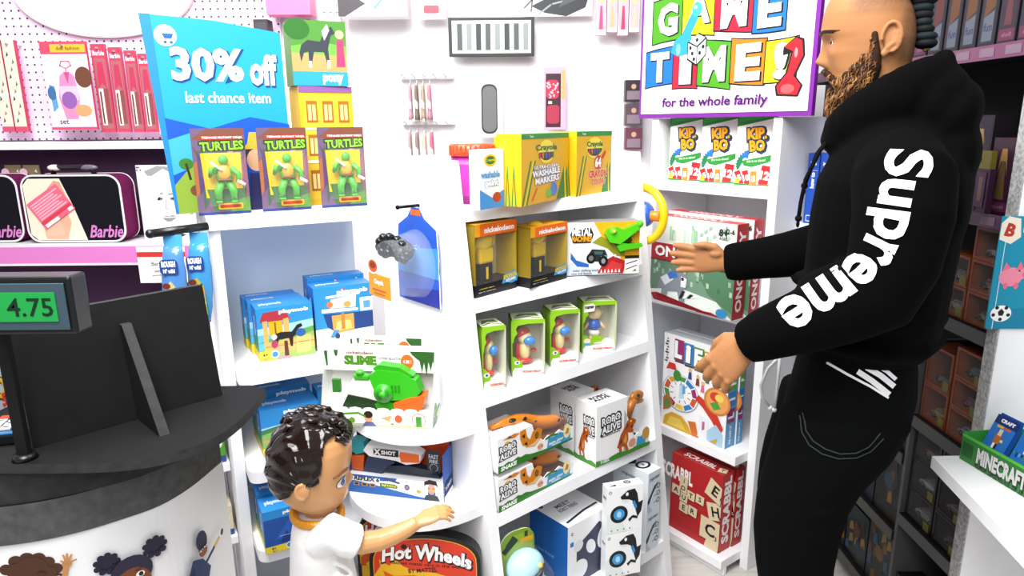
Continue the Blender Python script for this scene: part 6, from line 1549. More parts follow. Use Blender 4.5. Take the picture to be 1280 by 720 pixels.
poster('handheld_mirror_card', 'cream card with a grey rounded mirror, on the back wall above the magenta tub', (594, 88), (628, 172), YP - .05, 'f4f2e0', lambda F: (F.rr(.2, .06, .80, .80, .10, '2a2a2c'), F.rr(.25, .09, .76, .77, .09, '6a6b6c')), 'mirror', .012)
poster('black_frame', 'black framed print with grey bars, upper back wall', (560, 22), (668, 70), YP - .05, '24262a', lambda F: (F.r(.04, .08, .96, .92, 'd8dad8'), [F.r(.10 + .11 * k, .16, .16 + .11 * k, .84, ('4a5252', '8a9292', '2f3636')[k % 3]) for k in range(8)]), 'picture', .02)
poster('monochrome_poster', 'monochrome poster of a dark swirl of hair at the top of the back wall', (655, -90), (742, 20), YP - .03, 'fafafa', lambda F: (F.p([(.1, .12), (.3, .04), (.62, .0), (.9, .10), (.98, .3), (.7, .6), (.45, .4), (.3, .2)], '2c2f34'), F.l([(.0, .10), (.12, .2), (.10, .06)], .02, '55585c'), F.l([(.2, .02), (.4, .14), (.7, .2)], .02, '9a9da2'), F.p([(.5, .1), (.8, .2), (.7, .35)], '4a4d54')))
for k in range(4):
    poster('doll_box', ('pale pink doll box left of the games sign, leaning by the poster', 'pale pink doll box second from the poster', 'pale pink doll box third from the poster', 'pale pink doll box touching the purple sign border')[k], (746 + 14 * k, -30 + 6 * (k % 2)), (759 + 14 * k, 44 - 4 * (k % 2)), YP - .06, 'f2cfd6', lambda F: (F.r(.1, .1, .9, .7, 'e8b0c0'), F.p([(.3, .1), (.7, .1), (.6, .5), (.4, .5)], ('c84a7a', 'd8b07a', 'b83a5a', 'e0c0a0')[k]), F.e(.5, .60, .06, .06, 'e8c090')), 'box', .03)
poster('sparkle_bag_card', 'pink card with a red sparkling toy bag above the marker boxes', (680, 84), (708, 162), YP - .06, 'e8a8c0', lambda F: (F.r(.08, .04, .76, .90, '3a2028'), F.rr(.1, .5, .66, .80, .06, 'c02a4a'), F.rr(.14, .10, .70, .40, .05, 'a8304a'), F.r(.2, .42, .36, .46, 'f4f4f4'), F.r(.8, .5, .95, .95, 'c8a85a'), [F.e(.14 + .5 * random.random(), .52 + .26 * random.random(), .015, .015, 'f2b8c4') for q in range(24)]), 'blister pack', .02)
for k in range(3):
    poster('dark_doll_box', ('dark doll box peeping out left of the games sign, upper', 'dark doll box peeping out left of the games sign, middle', 'dark doll box peeping out left of the games sign, lower')[k], (782, 100 + 30 * k), (803, 127 + 30 * k), YP - .05, ('3a3038', '5a4a52', '6a3a4c')[k], lambda F: (F.r(.1, .1, .9, .5, '8a7a84'), F.e(.5, .7, .12, .12, 'c8a088')), 'box', .04)

# ================================================================== dark toy aisle on the right
XW = 1.10
def wx(q, x=XW): return onpl(q, Vector((x, 0, 0)), Vector((-1, 0, 0)))
ru2 = empty('aisle_rack', (XW, 1.51, 0), -PI / 2, 'tall dark toy aisle rack behind the man, with dolls above and boxed cars below', 'shelf')
# local frame: x runs towards the viewer (-Y), y runs into the rack (+X), z up
def ry(Y): return 1.51 - Y
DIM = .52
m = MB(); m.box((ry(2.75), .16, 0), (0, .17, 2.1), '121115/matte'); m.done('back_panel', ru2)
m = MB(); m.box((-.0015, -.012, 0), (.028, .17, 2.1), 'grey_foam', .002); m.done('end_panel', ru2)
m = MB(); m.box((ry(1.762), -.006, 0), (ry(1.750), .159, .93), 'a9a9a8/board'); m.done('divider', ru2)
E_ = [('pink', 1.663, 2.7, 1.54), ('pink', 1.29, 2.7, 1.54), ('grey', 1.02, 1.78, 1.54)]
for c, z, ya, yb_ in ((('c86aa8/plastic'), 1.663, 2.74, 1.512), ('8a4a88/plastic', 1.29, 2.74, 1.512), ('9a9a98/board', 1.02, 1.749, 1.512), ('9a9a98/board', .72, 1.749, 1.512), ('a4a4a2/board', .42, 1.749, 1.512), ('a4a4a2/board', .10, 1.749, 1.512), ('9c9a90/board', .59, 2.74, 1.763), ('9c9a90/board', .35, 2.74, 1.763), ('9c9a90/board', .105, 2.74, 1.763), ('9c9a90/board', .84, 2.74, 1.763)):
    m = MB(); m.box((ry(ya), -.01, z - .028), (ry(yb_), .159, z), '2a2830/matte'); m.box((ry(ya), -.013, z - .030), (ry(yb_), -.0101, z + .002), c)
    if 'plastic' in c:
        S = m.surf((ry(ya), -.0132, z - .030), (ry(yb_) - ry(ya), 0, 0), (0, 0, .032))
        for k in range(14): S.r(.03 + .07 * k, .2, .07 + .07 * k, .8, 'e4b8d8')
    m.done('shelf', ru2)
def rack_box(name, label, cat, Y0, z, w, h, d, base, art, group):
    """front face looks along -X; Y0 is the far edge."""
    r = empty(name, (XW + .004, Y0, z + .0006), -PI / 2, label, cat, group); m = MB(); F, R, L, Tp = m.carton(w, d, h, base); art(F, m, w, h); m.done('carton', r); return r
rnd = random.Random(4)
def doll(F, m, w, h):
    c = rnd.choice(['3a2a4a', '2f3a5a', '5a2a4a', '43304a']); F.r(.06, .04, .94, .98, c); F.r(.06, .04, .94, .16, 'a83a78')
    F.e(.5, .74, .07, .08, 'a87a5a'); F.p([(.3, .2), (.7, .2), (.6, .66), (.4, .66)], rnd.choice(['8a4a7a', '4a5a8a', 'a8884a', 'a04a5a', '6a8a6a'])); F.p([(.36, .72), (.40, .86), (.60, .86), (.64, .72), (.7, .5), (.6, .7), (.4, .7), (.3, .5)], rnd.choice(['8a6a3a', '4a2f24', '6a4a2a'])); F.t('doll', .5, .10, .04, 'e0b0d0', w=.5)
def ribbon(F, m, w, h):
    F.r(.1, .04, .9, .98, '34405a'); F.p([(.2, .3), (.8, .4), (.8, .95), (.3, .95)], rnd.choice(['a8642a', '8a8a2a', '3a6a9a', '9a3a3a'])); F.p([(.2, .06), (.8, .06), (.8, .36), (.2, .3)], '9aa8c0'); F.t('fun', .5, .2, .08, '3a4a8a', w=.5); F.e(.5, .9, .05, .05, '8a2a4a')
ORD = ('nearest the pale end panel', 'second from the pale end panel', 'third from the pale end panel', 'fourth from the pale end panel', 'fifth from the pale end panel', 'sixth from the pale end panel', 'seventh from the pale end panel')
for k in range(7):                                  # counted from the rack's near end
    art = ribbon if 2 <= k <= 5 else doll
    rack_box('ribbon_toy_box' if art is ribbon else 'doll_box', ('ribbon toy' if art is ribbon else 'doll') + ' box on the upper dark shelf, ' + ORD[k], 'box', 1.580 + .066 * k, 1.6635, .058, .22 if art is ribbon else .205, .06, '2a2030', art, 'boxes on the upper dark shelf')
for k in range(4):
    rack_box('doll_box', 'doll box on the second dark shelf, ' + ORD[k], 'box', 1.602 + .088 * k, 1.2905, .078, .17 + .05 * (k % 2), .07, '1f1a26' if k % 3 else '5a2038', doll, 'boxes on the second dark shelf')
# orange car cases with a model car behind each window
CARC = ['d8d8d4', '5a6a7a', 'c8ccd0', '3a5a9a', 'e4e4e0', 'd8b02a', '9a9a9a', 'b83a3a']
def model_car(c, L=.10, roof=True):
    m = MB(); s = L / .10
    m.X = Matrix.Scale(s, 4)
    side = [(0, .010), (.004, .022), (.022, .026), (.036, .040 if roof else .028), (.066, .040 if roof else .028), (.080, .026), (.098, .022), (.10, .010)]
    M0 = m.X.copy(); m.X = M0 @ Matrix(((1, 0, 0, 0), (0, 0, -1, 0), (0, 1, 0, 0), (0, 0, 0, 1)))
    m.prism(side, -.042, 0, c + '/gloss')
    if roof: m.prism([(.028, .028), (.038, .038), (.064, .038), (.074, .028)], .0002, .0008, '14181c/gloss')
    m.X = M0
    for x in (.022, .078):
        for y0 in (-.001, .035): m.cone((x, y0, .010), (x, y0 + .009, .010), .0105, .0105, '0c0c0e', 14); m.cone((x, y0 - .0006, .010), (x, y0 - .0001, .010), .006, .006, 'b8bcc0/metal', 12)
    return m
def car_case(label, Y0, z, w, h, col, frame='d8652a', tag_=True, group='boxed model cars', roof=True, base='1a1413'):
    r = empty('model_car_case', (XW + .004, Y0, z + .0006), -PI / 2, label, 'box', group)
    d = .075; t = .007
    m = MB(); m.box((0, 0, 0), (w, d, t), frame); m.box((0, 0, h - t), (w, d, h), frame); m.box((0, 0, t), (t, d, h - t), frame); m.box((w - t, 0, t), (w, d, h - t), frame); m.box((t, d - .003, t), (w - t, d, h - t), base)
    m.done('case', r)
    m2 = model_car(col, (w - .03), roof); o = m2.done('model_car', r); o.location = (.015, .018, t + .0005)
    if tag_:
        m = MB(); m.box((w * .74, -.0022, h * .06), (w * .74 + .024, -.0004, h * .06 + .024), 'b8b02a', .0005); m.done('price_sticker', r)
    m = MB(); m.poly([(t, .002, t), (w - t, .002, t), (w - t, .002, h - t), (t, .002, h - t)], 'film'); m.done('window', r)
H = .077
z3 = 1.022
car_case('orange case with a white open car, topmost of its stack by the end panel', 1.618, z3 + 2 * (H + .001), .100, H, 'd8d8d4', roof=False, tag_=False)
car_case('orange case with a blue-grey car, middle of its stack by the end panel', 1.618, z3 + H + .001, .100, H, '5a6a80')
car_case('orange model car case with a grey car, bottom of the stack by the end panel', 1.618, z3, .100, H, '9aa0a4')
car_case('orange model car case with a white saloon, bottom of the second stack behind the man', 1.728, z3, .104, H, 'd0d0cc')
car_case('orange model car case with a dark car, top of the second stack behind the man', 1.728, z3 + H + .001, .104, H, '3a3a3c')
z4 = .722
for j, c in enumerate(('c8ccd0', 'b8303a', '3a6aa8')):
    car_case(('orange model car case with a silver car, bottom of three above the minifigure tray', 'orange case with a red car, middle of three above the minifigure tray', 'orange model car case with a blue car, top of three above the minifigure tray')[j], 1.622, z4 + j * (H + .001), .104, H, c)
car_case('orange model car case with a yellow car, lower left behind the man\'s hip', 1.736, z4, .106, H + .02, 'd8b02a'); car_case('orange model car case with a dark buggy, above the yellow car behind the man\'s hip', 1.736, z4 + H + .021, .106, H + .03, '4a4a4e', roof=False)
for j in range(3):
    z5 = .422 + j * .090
    car_case(('black case with a white racer, lowest of three left of the small shelf', 'black case with a white racer, middle of three left of the small shelf', 'black model car case with a red convertible, top of three left of the small shelf')[j], 1.742, z5, .118, .088, ('d4d8dc', 'd4d8dc', '8a2a26')[j], '17171b', True, 'black model car cases', False, '101114')
    car_case(('black model car case with a dark car, lowest of three under the small shelf', 'black model car case with a pale van, middle of three under the small shelf', 'black model car case with a silver car, top of three under the small shelf')[j], 1.618, z5, .100, .088, ('2f3026', 'a8aaa6', '8a8c90')[j], '17171b', True, 'black model car cases', True, '101114')
for j in range(2): car_case(('black model car case with a dark racer on the lowest dark shelf, by the divider', 'black case with a grey racer on the lowest dark shelf, by the end panel')[j], 1.742 - .119 * j, .102, .108, .13, ('4a4c52', '5a5e64')[j], '141417', False, 'black model car cases', False, '0e0f12')
# colourful boxed figures beyond the divider
def picbox(F, m, w, h):
    for q in range(14):
        u_, v_ = rnd.random() * .8, rnd.random() * .8; F.p([(u_, v_), (u_ + .2, v_ + rnd.random() * .1), (u_ + .15, v_ + .2), (u_ + .02, v_ + .16)], rnd.choice(['7a5a1c', '8a3a1c', '2a4a6a', '4a5a24', 'a8782a', '1f3a5a', '5a2a1c', '3a3020']))
    F.e(.5, .6, .12, .12, rnd.choice(['a8742a', '3a6a8a', '8a4a2a']))
for z, hh, tagz in ((.592, .20, 'top'), (.352, .20, 'middle'), (.107, .20, 'lowest')):
    for j in range(4):
        rack_box('figure_playset_box', 'dark picture box on the ' + tagz + ' shelf beyond the divider, ' + ('nearest the divider', 'second from the divider', 'third from the divider', 'furthest from the divider')[j], 'box', 1.90 + .135 * j, z, .128, hh - .015 * (j % 2), .08, ('2a2418', '1c2a3c', '30261a', '20281a')[j], picbox, 'dark picture boxes beyond the divider')
r = empty('toy_pack', (XW + .006, 1.66, 1.2912), -PI / 2, 'purple toy pack with a yellow header in front of the doll boxes', 'blister pack')
r.location = (XW - .028, 1.64, 1.2925)
m = MB(); m.box((0, 0, 0), (.085, .014, .10), '5a2a5a'); m.box((.002, -.001, .10), (.083, .012, .14), 'b8a82a'); S = m.surf((0, -.0013, 0), (.085, 0, 0), (0, 0, .14)); S.r(.1, .1, .44, .66, '7a3a7a'); S.r(.52, .1, .9, .66, '7a3a7a'); S.r(.2, .2, .34, .58, 'c89a7a'); S.r(.64, .2, .78, .58, 'c89a7a'); S.e(.5, .86, .08, .06, '7a6a1c'); S.e(.5, .06, .06, .04, '9a2a4a'); m.done('pack', r)

DIM = 1.0
# ---- white end board facing the viewer, with a teal poster and a small shelf
r = empty('end_board', (XW + .018, 1.492, 0), rad(-2), 'white end board at the right edge, carrying the small shelf', 'display board')
r.location = (XW - .018, 1.467, 0)
m = MB(); m.box((.004, .0, 0), (.62, .012, 1.62), 'white_board', .001); m.done('board', r)
m = MB(); m.box((0, -.0, 0), (.0035, .014, 1.62), 'grey_foam'); m.done('cut_edge', r)
q0, q1 = onpl((1259, 270), r.location, Vector((0, -1, 0))), onpl((1250, 410), r.location, Vector((0, -1, 0)))
r2 = empty('toy_poster', (q0.x - .012, 1.4662, q1.z), rad(-2), 'teal poster with a football and a pink pig on the white end board', 'poster')
w, h = .28, q0.z - q1.z
m = MB(); m.box((0, -.003, 0), (w, 0, h), '1a8fae', .0005); F = m.surf((0, -.0032, 0), (w, 0, 0), (0, 0, h)); F.p([(0, 0), (1, 0), (1, .3), (0, .15)], '1580a2'); F.l([(.05, 0), (.05, 1)], .006, 'd8eef4')
F.p([(.0, .80), (.09, .76), (.16, .82), (.14, .98), (.05, 1.0), (0, .94)], 'efe6d4'); F.t('B', .075, .88, .10, 'b83a2a', b=.05, rot=-14); F.p([(.17, .86), (.36, .88), (.36, 1.0), (.17, .98)], 'f2eee4'); F.t('A', .26, .93, .08, '2a5aa0', b=.05)
F.e(.13, .47, .10, .085, 'ea8aa2'); F.e(.20, .50, .06, .055, 'ea8aa2'); F.p([(.06, .52), (.08, .60), (.12, .55)], 'e0708c'); F.p([(.16, .53), (.19, .61), (.22, .54)], 'e0708c'); F.e(.235, .49, .022, .024, 'd86a88'); F.e(.10, .39, .02, .03, 'e0708c'); F.e(.18, .39, .02, .03, 'e0708c'); F.e(.19, .525, .008, .008, '3a1a22')
F.e(.10, .14, .09, .075, 'f4f4f4'); F.p([(.075, .155), (.10, .185), (.125, .155), (.115, .12), (.085, .12)], '1a1a1c')
for a in range(5): F.e(.10 + .075 * math.cos(rad(90 + 72 * a + 36)) / F.asp * .9, .145 + .058 * math.sin(rad(90 + 72 * a + 36)), .016, .016, '1a1a1c')
F.e(.6, .6, .14, .14, 'e8c83a'); F.e(.62, .25, .12, .12, 'd8603a'); m.done('poster', r2)
# small white shelf
zm = .757
c0, c1 = onz((1165, 570), zm), onz((1282, 692), zm)
dsh = (c1 - c0).normalized()
r = empty('wall_shelf', (0, 0, 0), 0, 'small white shelf fixed to the end board, carrying the green minifigure tray', 'shelf')
pA = Vector((c0.x, c0.y - .035, zm)); pA = c0 + dsh * 0
p0 = c0 + dsh * .075; p1 = c0 + dsh * .62
m = MB(); m.prism([(c0.x, c0.y), (p1.x, p1.y), (p1.x + .55, p1.y + .03), (c0.x + .55, c0.y + .004)], zm - .028, zm, 'white_board'); m.done('board', r)
# green display tray with foil packs
t0 = onz((1199, 573), zm); t1 = onz((1300, 634), zm)
dv = (t1 - t0).normalized(); w = (t1 - t0).length
t0 = t0 - Vector((0, .0, 0))
r = empty('minifigure_tray', t0 + Vector((0, 0, .0006)), math.atan2(dv.y, dv.x), 'green open display tray lettered MINECRAFT on the small white shelf', 'tray')
d, h = .13, .062
m = MB(); g = '3a9a3a'
m.box((0, 0, 0), (w, .003, h), '2f7a34'); m.box((0, d - .003, 0), (w, d, h * 1.15), g); m.box((0, .003, 0), (.003, d - .003, h * 1.05), g); m.box((w - .003, .003, 0), (w, d - .003, h), g); m.box((.003, .003, 0), (w - .003, d - .003, .003), '2a6a2c')
F = m.surf((0, 0, 0), (w, 0, 0), (0, 0, h)); F.r(.0, .9, 1, 1, '57b84a'); F.r(.02, .2, .16, .72, '1f5a26'); F.t('MINECRAFT', .52, .42, .56, '1c2a1c', w=.60, b=.10); F.t('MINECRAFT', .517, .48, .52, 'd0d2ce', w=.59, b=.05)
for k in range(10): F.p([(.22 + .075 * k, .0), (.27 + .075 * k, 0), (.26 + .075 * k, .14 + .05 * (k % 3)), (.235 + .075 * k, .12)], '245c2a')
m.done('tray', r)
w0 = w
for k in range(3):
    P = r.matrix_basis @ Vector((.012 + (w0 - .028) / 3 * k, .030 + .016 * (k % 2), .0062))
    b_ = empty('minifigure_pack', P, r.rotation_euler.z - .02 + .02 * k, ('blue foil figure pack at the left of the green tray', 'blue foil figure pack in the middle of the green tray', 'blue foil figure pack at the right of the green tray')[k], 'pack', 'blue foil packs in the green tray')
    m = MB(); m.X = Matrix.Rotation(rad(-24), 4, 'X'); ww, hh = (w0 - .034) / 3, .165 - .05 * (k == 0)
    m.loft([[(0, 0, 0), (ww, 0, 0), (ww, .004, 0), (0, .004, 0)], [(0, -.004, hh * .3), (ww, -.004, hh * .3), (ww, .010, hh * .3), (0, .010, hh * .3)], [(0, -.002, hh * .8), (ww, -.002, hh * .8), (ww, .008, hh * .8), (0, .008, hh * .8)], [(0, .001, hh), (ww, .001, hh), (ww, .003, hh), (0, .003, hh)]], '1f4f9a/gloss', smooth=False)
    S = m.surf((0, -.0048, hh * .06), (ww, 0, 0), (0, 0, hh * .9)); S.r(0, 0, 1, .80, '2a6fc0'); S.r(0, .80, 1, 1, '1c2f6a'); S.t('CRAFT', .55, .90, .07, 'e8ecf0', w=.6, b=.06); S.r(.2, .74, .5, .79, 'd8b02a'); S.r(.55, .74, .8, .79, 'c8602a')
    for q in range(16): S.r(.05 + .11 * (q % 8), .05 + .12 * (q // 8) + .02 * (q % 3), .13 + .11 * (q % 8), .12 + .12 * (q // 8), ('2f9a3a', '1f3f7a', '4fb0d8', '3a2a1c')[q % 4])
    S.r(.36, .40, .60, .62, 'b86a2a'); S.r(.40, .58, .56, .72, 'e0c8a0'); S.r(.62, .46, .74, .52, 'e8d05a'); S.r(.40, .26, .50, .40, 'f0f0f0'); S.r(.52, .26, .60, .40, '26262a')
    m.done('pack', b_)
# ================================================================== people
def sgnpow(v, p): return math.copysign(abs(v) ** p, v)
def lerp_tab(z, tab):
    if z <= tab[0][0]: return tab[0][1:]
    for a, b in zip(tab, tab[1:]):
        if z <= b[0]:
            t = (z - a[0]) / (b[0] - a[0]); t = t * t * (3 - 2 * t) * .4 + t * .6
            return [p + (q - p) * t for p, q in zip(a[1:], b[1:])]
    return tab[-1][1:]
def ring_el(c, ax, ay, n=20, e=1.0):
    c = Vector(c)
    return [c + Vector(ax) * sgnpow(math.cos(2 * PI * k / n), e) + Vector(ay) * sgnpow(math.sin(2 * PI * k / n), e) for k in range(n)]
def head_rings(tab, bumps, levels=56, n=72, ce=.45, sq=2.3):
    z0, z1 = tab[0][0], tab[-1][0]; out = []
    for i in range(levels + 1):
        z = z0 + (z1 - z0) * i / levels; fr, bk, w = lerp_tab(z, tab); c = bk + ce * (fr - bk); r = []
        for k in range(n):
            a = 2 * PI * k / n; ca, sa = math.cos(a), math.sin(a)
            x = c + (fr - c if ca > 0 else c - bk) * sgnpow(ca, 2 / sq); y = w * sgnpow(sa, 2 / sq)
            if ca > 0:
                g = min(1, ca * 2.2)
                for (bz, by, sz_, sy_, amp) in bumps:
                    for s_ in ((1, -1) if by else (1,)):
                        x += g * amp * math.exp(-((z - bz) / sz_) ** 2 - ((y - by * s_) / sy_) ** 2)
            r.append((x, y, z))
        out.append(r)
    return out
def hand(m, W, d, e, n, s, curls, thumb, c, spread=.10, fat=1.0, sh=1.0):
    """palm from the wrist W along d; e points to the thumb side, n out of the back of the hand."""
    W, d, e, n = Vector(W), Vector(d).normalized(), Vector(e).normalized(), Vector(n).normalized()
    P = lambda a, b, q: W + d * (a * s) + e * (b * s) + n * (q * s)
    m.loft([ring_el(P(a, b, 0), e * hw * s, n * th * s, 16, .85) for a, b, hw, th in ((-.03, 0, .024, .019), (0, 0, .026, .019), (.025, .002, .033, .018), (.05, .002, .040, .017), (.08, 0, .042, .0145), (.097, 0, .039, .011))], c)
    m.ball(P(.035, .026, -.008), (.024 * s, .018 * s, .014 * s), c, 12)
    for k, (L, off, r) in enumerate(((.073, .031, .0092), (.081, .0105, .0096), (.075, -.0105, .0090), (.058, -.030, .0080))):
        r *= fat; L *= sh
        base = P(.078, off, 0); dd = (d + e * (off / .03) * spread).normalized(); ax = dd.cross(n).normalized()
        pts = [base, P(.096, off * 1.02, 0) + dd * .0]; cur = dd; cum = 0
        p = pts[-1]
        for j, fr_ in enumerate((.44, .32, .24)):
            cum += rad(curls[k][j]); cur = (dd * math.cos(cum) - n * math.sin(cum)).normalized(); p = p + cur * (L * fr_ * s); pts.append(p)
        rr = [r * s * 1.02, r * s * 1.08, r * s * 1.0, r * s * .92, r * s * .72]
        m.tube(pts, rr, c, 10); m.ball(pts[-1], r * s * .74, c, 8); m.ball(pts[1] + n * .002 * s, r * s * 1.12, c, 8); m.ball(pts[2], r * s * 1.03, c, 8); m.ball(pts[3], r * s * .95, c, 8)
    tp = [P(.012, .020, -.004)] + [P(*t) for t in thumb]
    m.tube(tp, [.013 * s, .0125 * s, .0108 * s, .0078 * s][:len(tp)], c, 10); m.ball(tp[-1], .008 * s, c, 8)
    for q, rr in zip(tp[1:-1], (.0128, .0112)): m.ball(q, rr * s, c, 8)

AZ = rad(26.5); VD = Vector((math.sin(AZ), math.cos(AZ), 0))
man = empty('person', VD * 1.65, math.atan2(math.sin(AZ), -math.cos(AZ)), 'bearded man in a black hooded sweatshirt with white sleeve lettering, reaching towards the board games', 'person')
MW = Matrix.Translation(VD * 1.65) @ Matrix.Rotation(math.atan2(math.sin(AZ), -math.cos(AZ)), 4, 'Z')
SK = 'a8744b/skin'
HT = [(1.46, .012, -.082, .058), (1.50, .014, -.079, .056), (1.525, .028, -.078, .057), (1.540, .048, -.077, .058), (1.555, .058, -.076, .060), (1.575, .064, -.075, .062), (1.593, .070, -.075, .064), (1.604, .075, -.075, .066), (1.615, .077, -.076, .068), (1.640, .081, -.078, .072), (1.657, .085, -.079, .0745), (1.674, .0955, -.078, .0755), (1.689, .0965, -.0755, .076), (1.71, .095, -.070, .0755), (1.728, .0905, -.062, .072), (1.745, .083, -.051, .065), (1.757, .072, -.040, .055), (1.766, .055, -.024, .040), (1.772, .030, -.004, .018)]
HB = [(1.628, 0, .020, .0105, .016), (1.620, 0, .009, .013, .012), (1.652, 0, .016, .008, .006), (1.615, .012, .007, .006, .006),
      (1.659, .031, .0085, .014, -.0105), (1.676, .032, .006, .020, .0045), (1.634, .046, .014, .018, .005), (1.595, 0, .0045, .020, .0048), (1.5835, 0, .0045, .017, .0050), (1.5895, 0, .0018, .020, -.003), (1.570, 0, .007, .018, .002), (1.600, .034, .012, .012, -.003)]
b = MB()
b.loft(head_rings(HT, HB), SK)
for s in (1, -1):                                   # ears
    C = Vector((-.030, .0735 * s, 1.654)); hel = []
    for k in range(15):
        a = rad(-150 + 285 * k / 14 + 60); hel.append(C + Vector((.0005 - .0165 * math.cos(a) * 1 - .004, .010 * s + .004 * s * math.sin(a * .5), .027 * math.sin(a) + .002)))
    b.tube(hel, [.0035 + .0012 * math.sin(PI * k / 14) for k in range(15)], SK, 8)
    b.ball(C + Vector((-.003, .004 * s, 0)), (.014, .006, .024), SK, 14, Matrix.Rotation(rad(14 * s), 3, 'Z'))
    b.ball(C + Vector((.006, .0065 * s, -.026)), (.007, .0045, .009), SK, 10); b.tube([C + Vector((-.012, .010 * s, .012)), C + Vector((-.010, .0105 * s, -.008)), C + Vector((.002, .010 * s, -.018))], .0034, SK, 8)
    b.ball(C + Vector((.010, .007 * s, -.002)), (.0035, .004, .006), SK, 8)
# body core under the clothes, limbs and hands
b.loft([ring_el((f, 0, z), (hf, 0, 0), (0, hl, 0)) for z, f, hf, hl in ((.86, -.03, .07, .11), (.95, -.035, .085, .125), (1.08, -.045, .085, .12), (1.25, -.055, .095, .145), (1.38, -.06, .09, .16), (1.45, -.058, .06, .12), (1.50, -.045, .05, .06))], SK)
AL = [(-.065, .155, 1.415), (-.075, .225, 1.33), (-.062, .245, 1.20), (.03, .238, 1.140), (.11, .222, 1.092), (.168, .212, 1.056)]
AR = [(-.065, -.155, 1.415), (-.03, -.235, 1.31), (.028, -.262, 1.200), (.10, -.252, 1.172), (.19, -.240, 1.150), (.292, -.232, 1.133)]
for A in (AL, AR): b.tube(A, [.052, .050, .044, .040, .032, .026], SK, 14)
hand(b, (.166, .212, 1.057), (.62, -.06, -.76), (.70, -.28, .62), (.30, .94, .18), .98, ((14, 30, 20), (18, 32, 22), (22, 34, 22), (26, 34, 22)), ((.040, .044, -.010), (.066, .050, -.016), (.088, .046, -.022)), SK, .16, 1.12)
hand(b, (.290, -.232, 1.133), (1, .03, .035), (-.04, .05, 1), (.02, -1, .05), .90, ((6, 8, 6), (4, 8, 6), (7, 9, 7), (10, 12, 8)), ((.040, .046, -.012), (.070, .052, -.020), (.094, .050, -.024)), SK, .13, 1.28, .86)
for s in (1, -1): b.tube([(-.03, .09 * s, .88), (.03, .10 * s, .62), (.045, .10 * s, .50), (.02, .10 * s, .25), (0, .10 * s, .09)], [.075, .062, .050, .045, .034], SK, 14)
body = evaluated(b.done('body', man), .0030, 2, .4)
def skin_id(c):
    if abs(c.y) < .021 and .060 < c.x and 1.577 < c.z < 1.6005: return 1
    return 0
def head_skin():
    m_ = mat(SK).copy(); m_.name = 'm_head_skin'; nt = m_.node_tree; bs = nt.nodes['Principled BSDF']
    at = nt.nodes.new('ShaderNodeAttribute'); at.attribute_name = 'stubble'; mx = nt.nodes.new('ShaderNodeMix'); mx.data_type = 'RGBA'
    mx.inputs['A'].default_value = s2l('a8744b'); mx.inputs['B'].default_value = s2l('6e4c34')
    nt.links.new(at.outputs['Fac'], mx.inputs['Factor']); nt.links.new(mx.outputs['Result'], bs.inputs['Base Color']); MATS['head_skin'] = m_
head_skin()
paint_faces(body, ['head_skin', '9a5a44/skin'], skin_id)
at_ = body.data.attributes.new('stubble', 'FLOAT', 'POINT'); rs = random.Random(5)
sm = lambda t: max(0, min(1, t)) ** 2 * (3 - 2 * max(0, min(1, t)))
for v in body.data.vertices:                        # shaved sides: hair stubble grows behind the hairline
    x, y, z = v.co; k = 0
    if z > 1.585 and x < .075:
        k = sm((z - 1.690) / .035) * sm((.055 - x) / .03)
        k = max(k, sm((-.040 - x) / .018) * sm((z - 1.60) / .02)) * .75
        if abs(y) > .0775: k *= .1
        k *= .75 + .4 * rs.random()
    at_.data[v.index].value = k
bdt = BVHTree.FromPolygons([v.co for v in body.data.vertices], [p.vertices for p in body.data.polygons])
def face_at(y, z, lift=0):
    h_ = bdt.ray_cast(Vector((.5, y, z)), Vector((-1, 0, 0))); return h_[0] + h_[1] * lift
for s in (1, -1):                                   # eyes and brows
    m = MB(); E0 = face_at(.0325 * s, 1.6570) + Vector((-.0075, 0, 0)); m.ball(E0, .0115, 'e4ddd6/gloss', 18); m.ball(E0 + Vector((.0078, .0030 * s, -.0006)), (.0045, .0050, .0050), '2c1f16/gloss', 12)
    m.ball(E0 + Vector((.0006, .0005 * s, .0056)), (.0122, .0142, .0078), SK, 16); m.ball(E0 + Vector((-.0006, .0005 * s, -.0082)), (.0118, .0140, .0062), SK, 16); m.tube([E0 + Vector((.0095 - .0016 * abs(k - 3), (.0125 - .0042 * k) * s, .0004 - .0004 * abs(k - 3))) for k in range(7)], .0011, '2a1a10/matte', 6); m.done('eye', man)
    m = MB()
    for k in range(34):
        t = k / 33; y = (.013 + .042 * t) * s; z = 1.6735 + .0048 * math.sin(PI * t * .75) - .002 * t
        p = face_at(y, z - .0022, .0008); q = face_at(y + .004 * s, z + .0016, .0018); q2 = face_at(y + .009 * s, z + .0012, .0008); m.tube([p, q, q2], [.0011, .0014, .0004], '2c1a0e', 5)
    m.done('eyebrow', man)
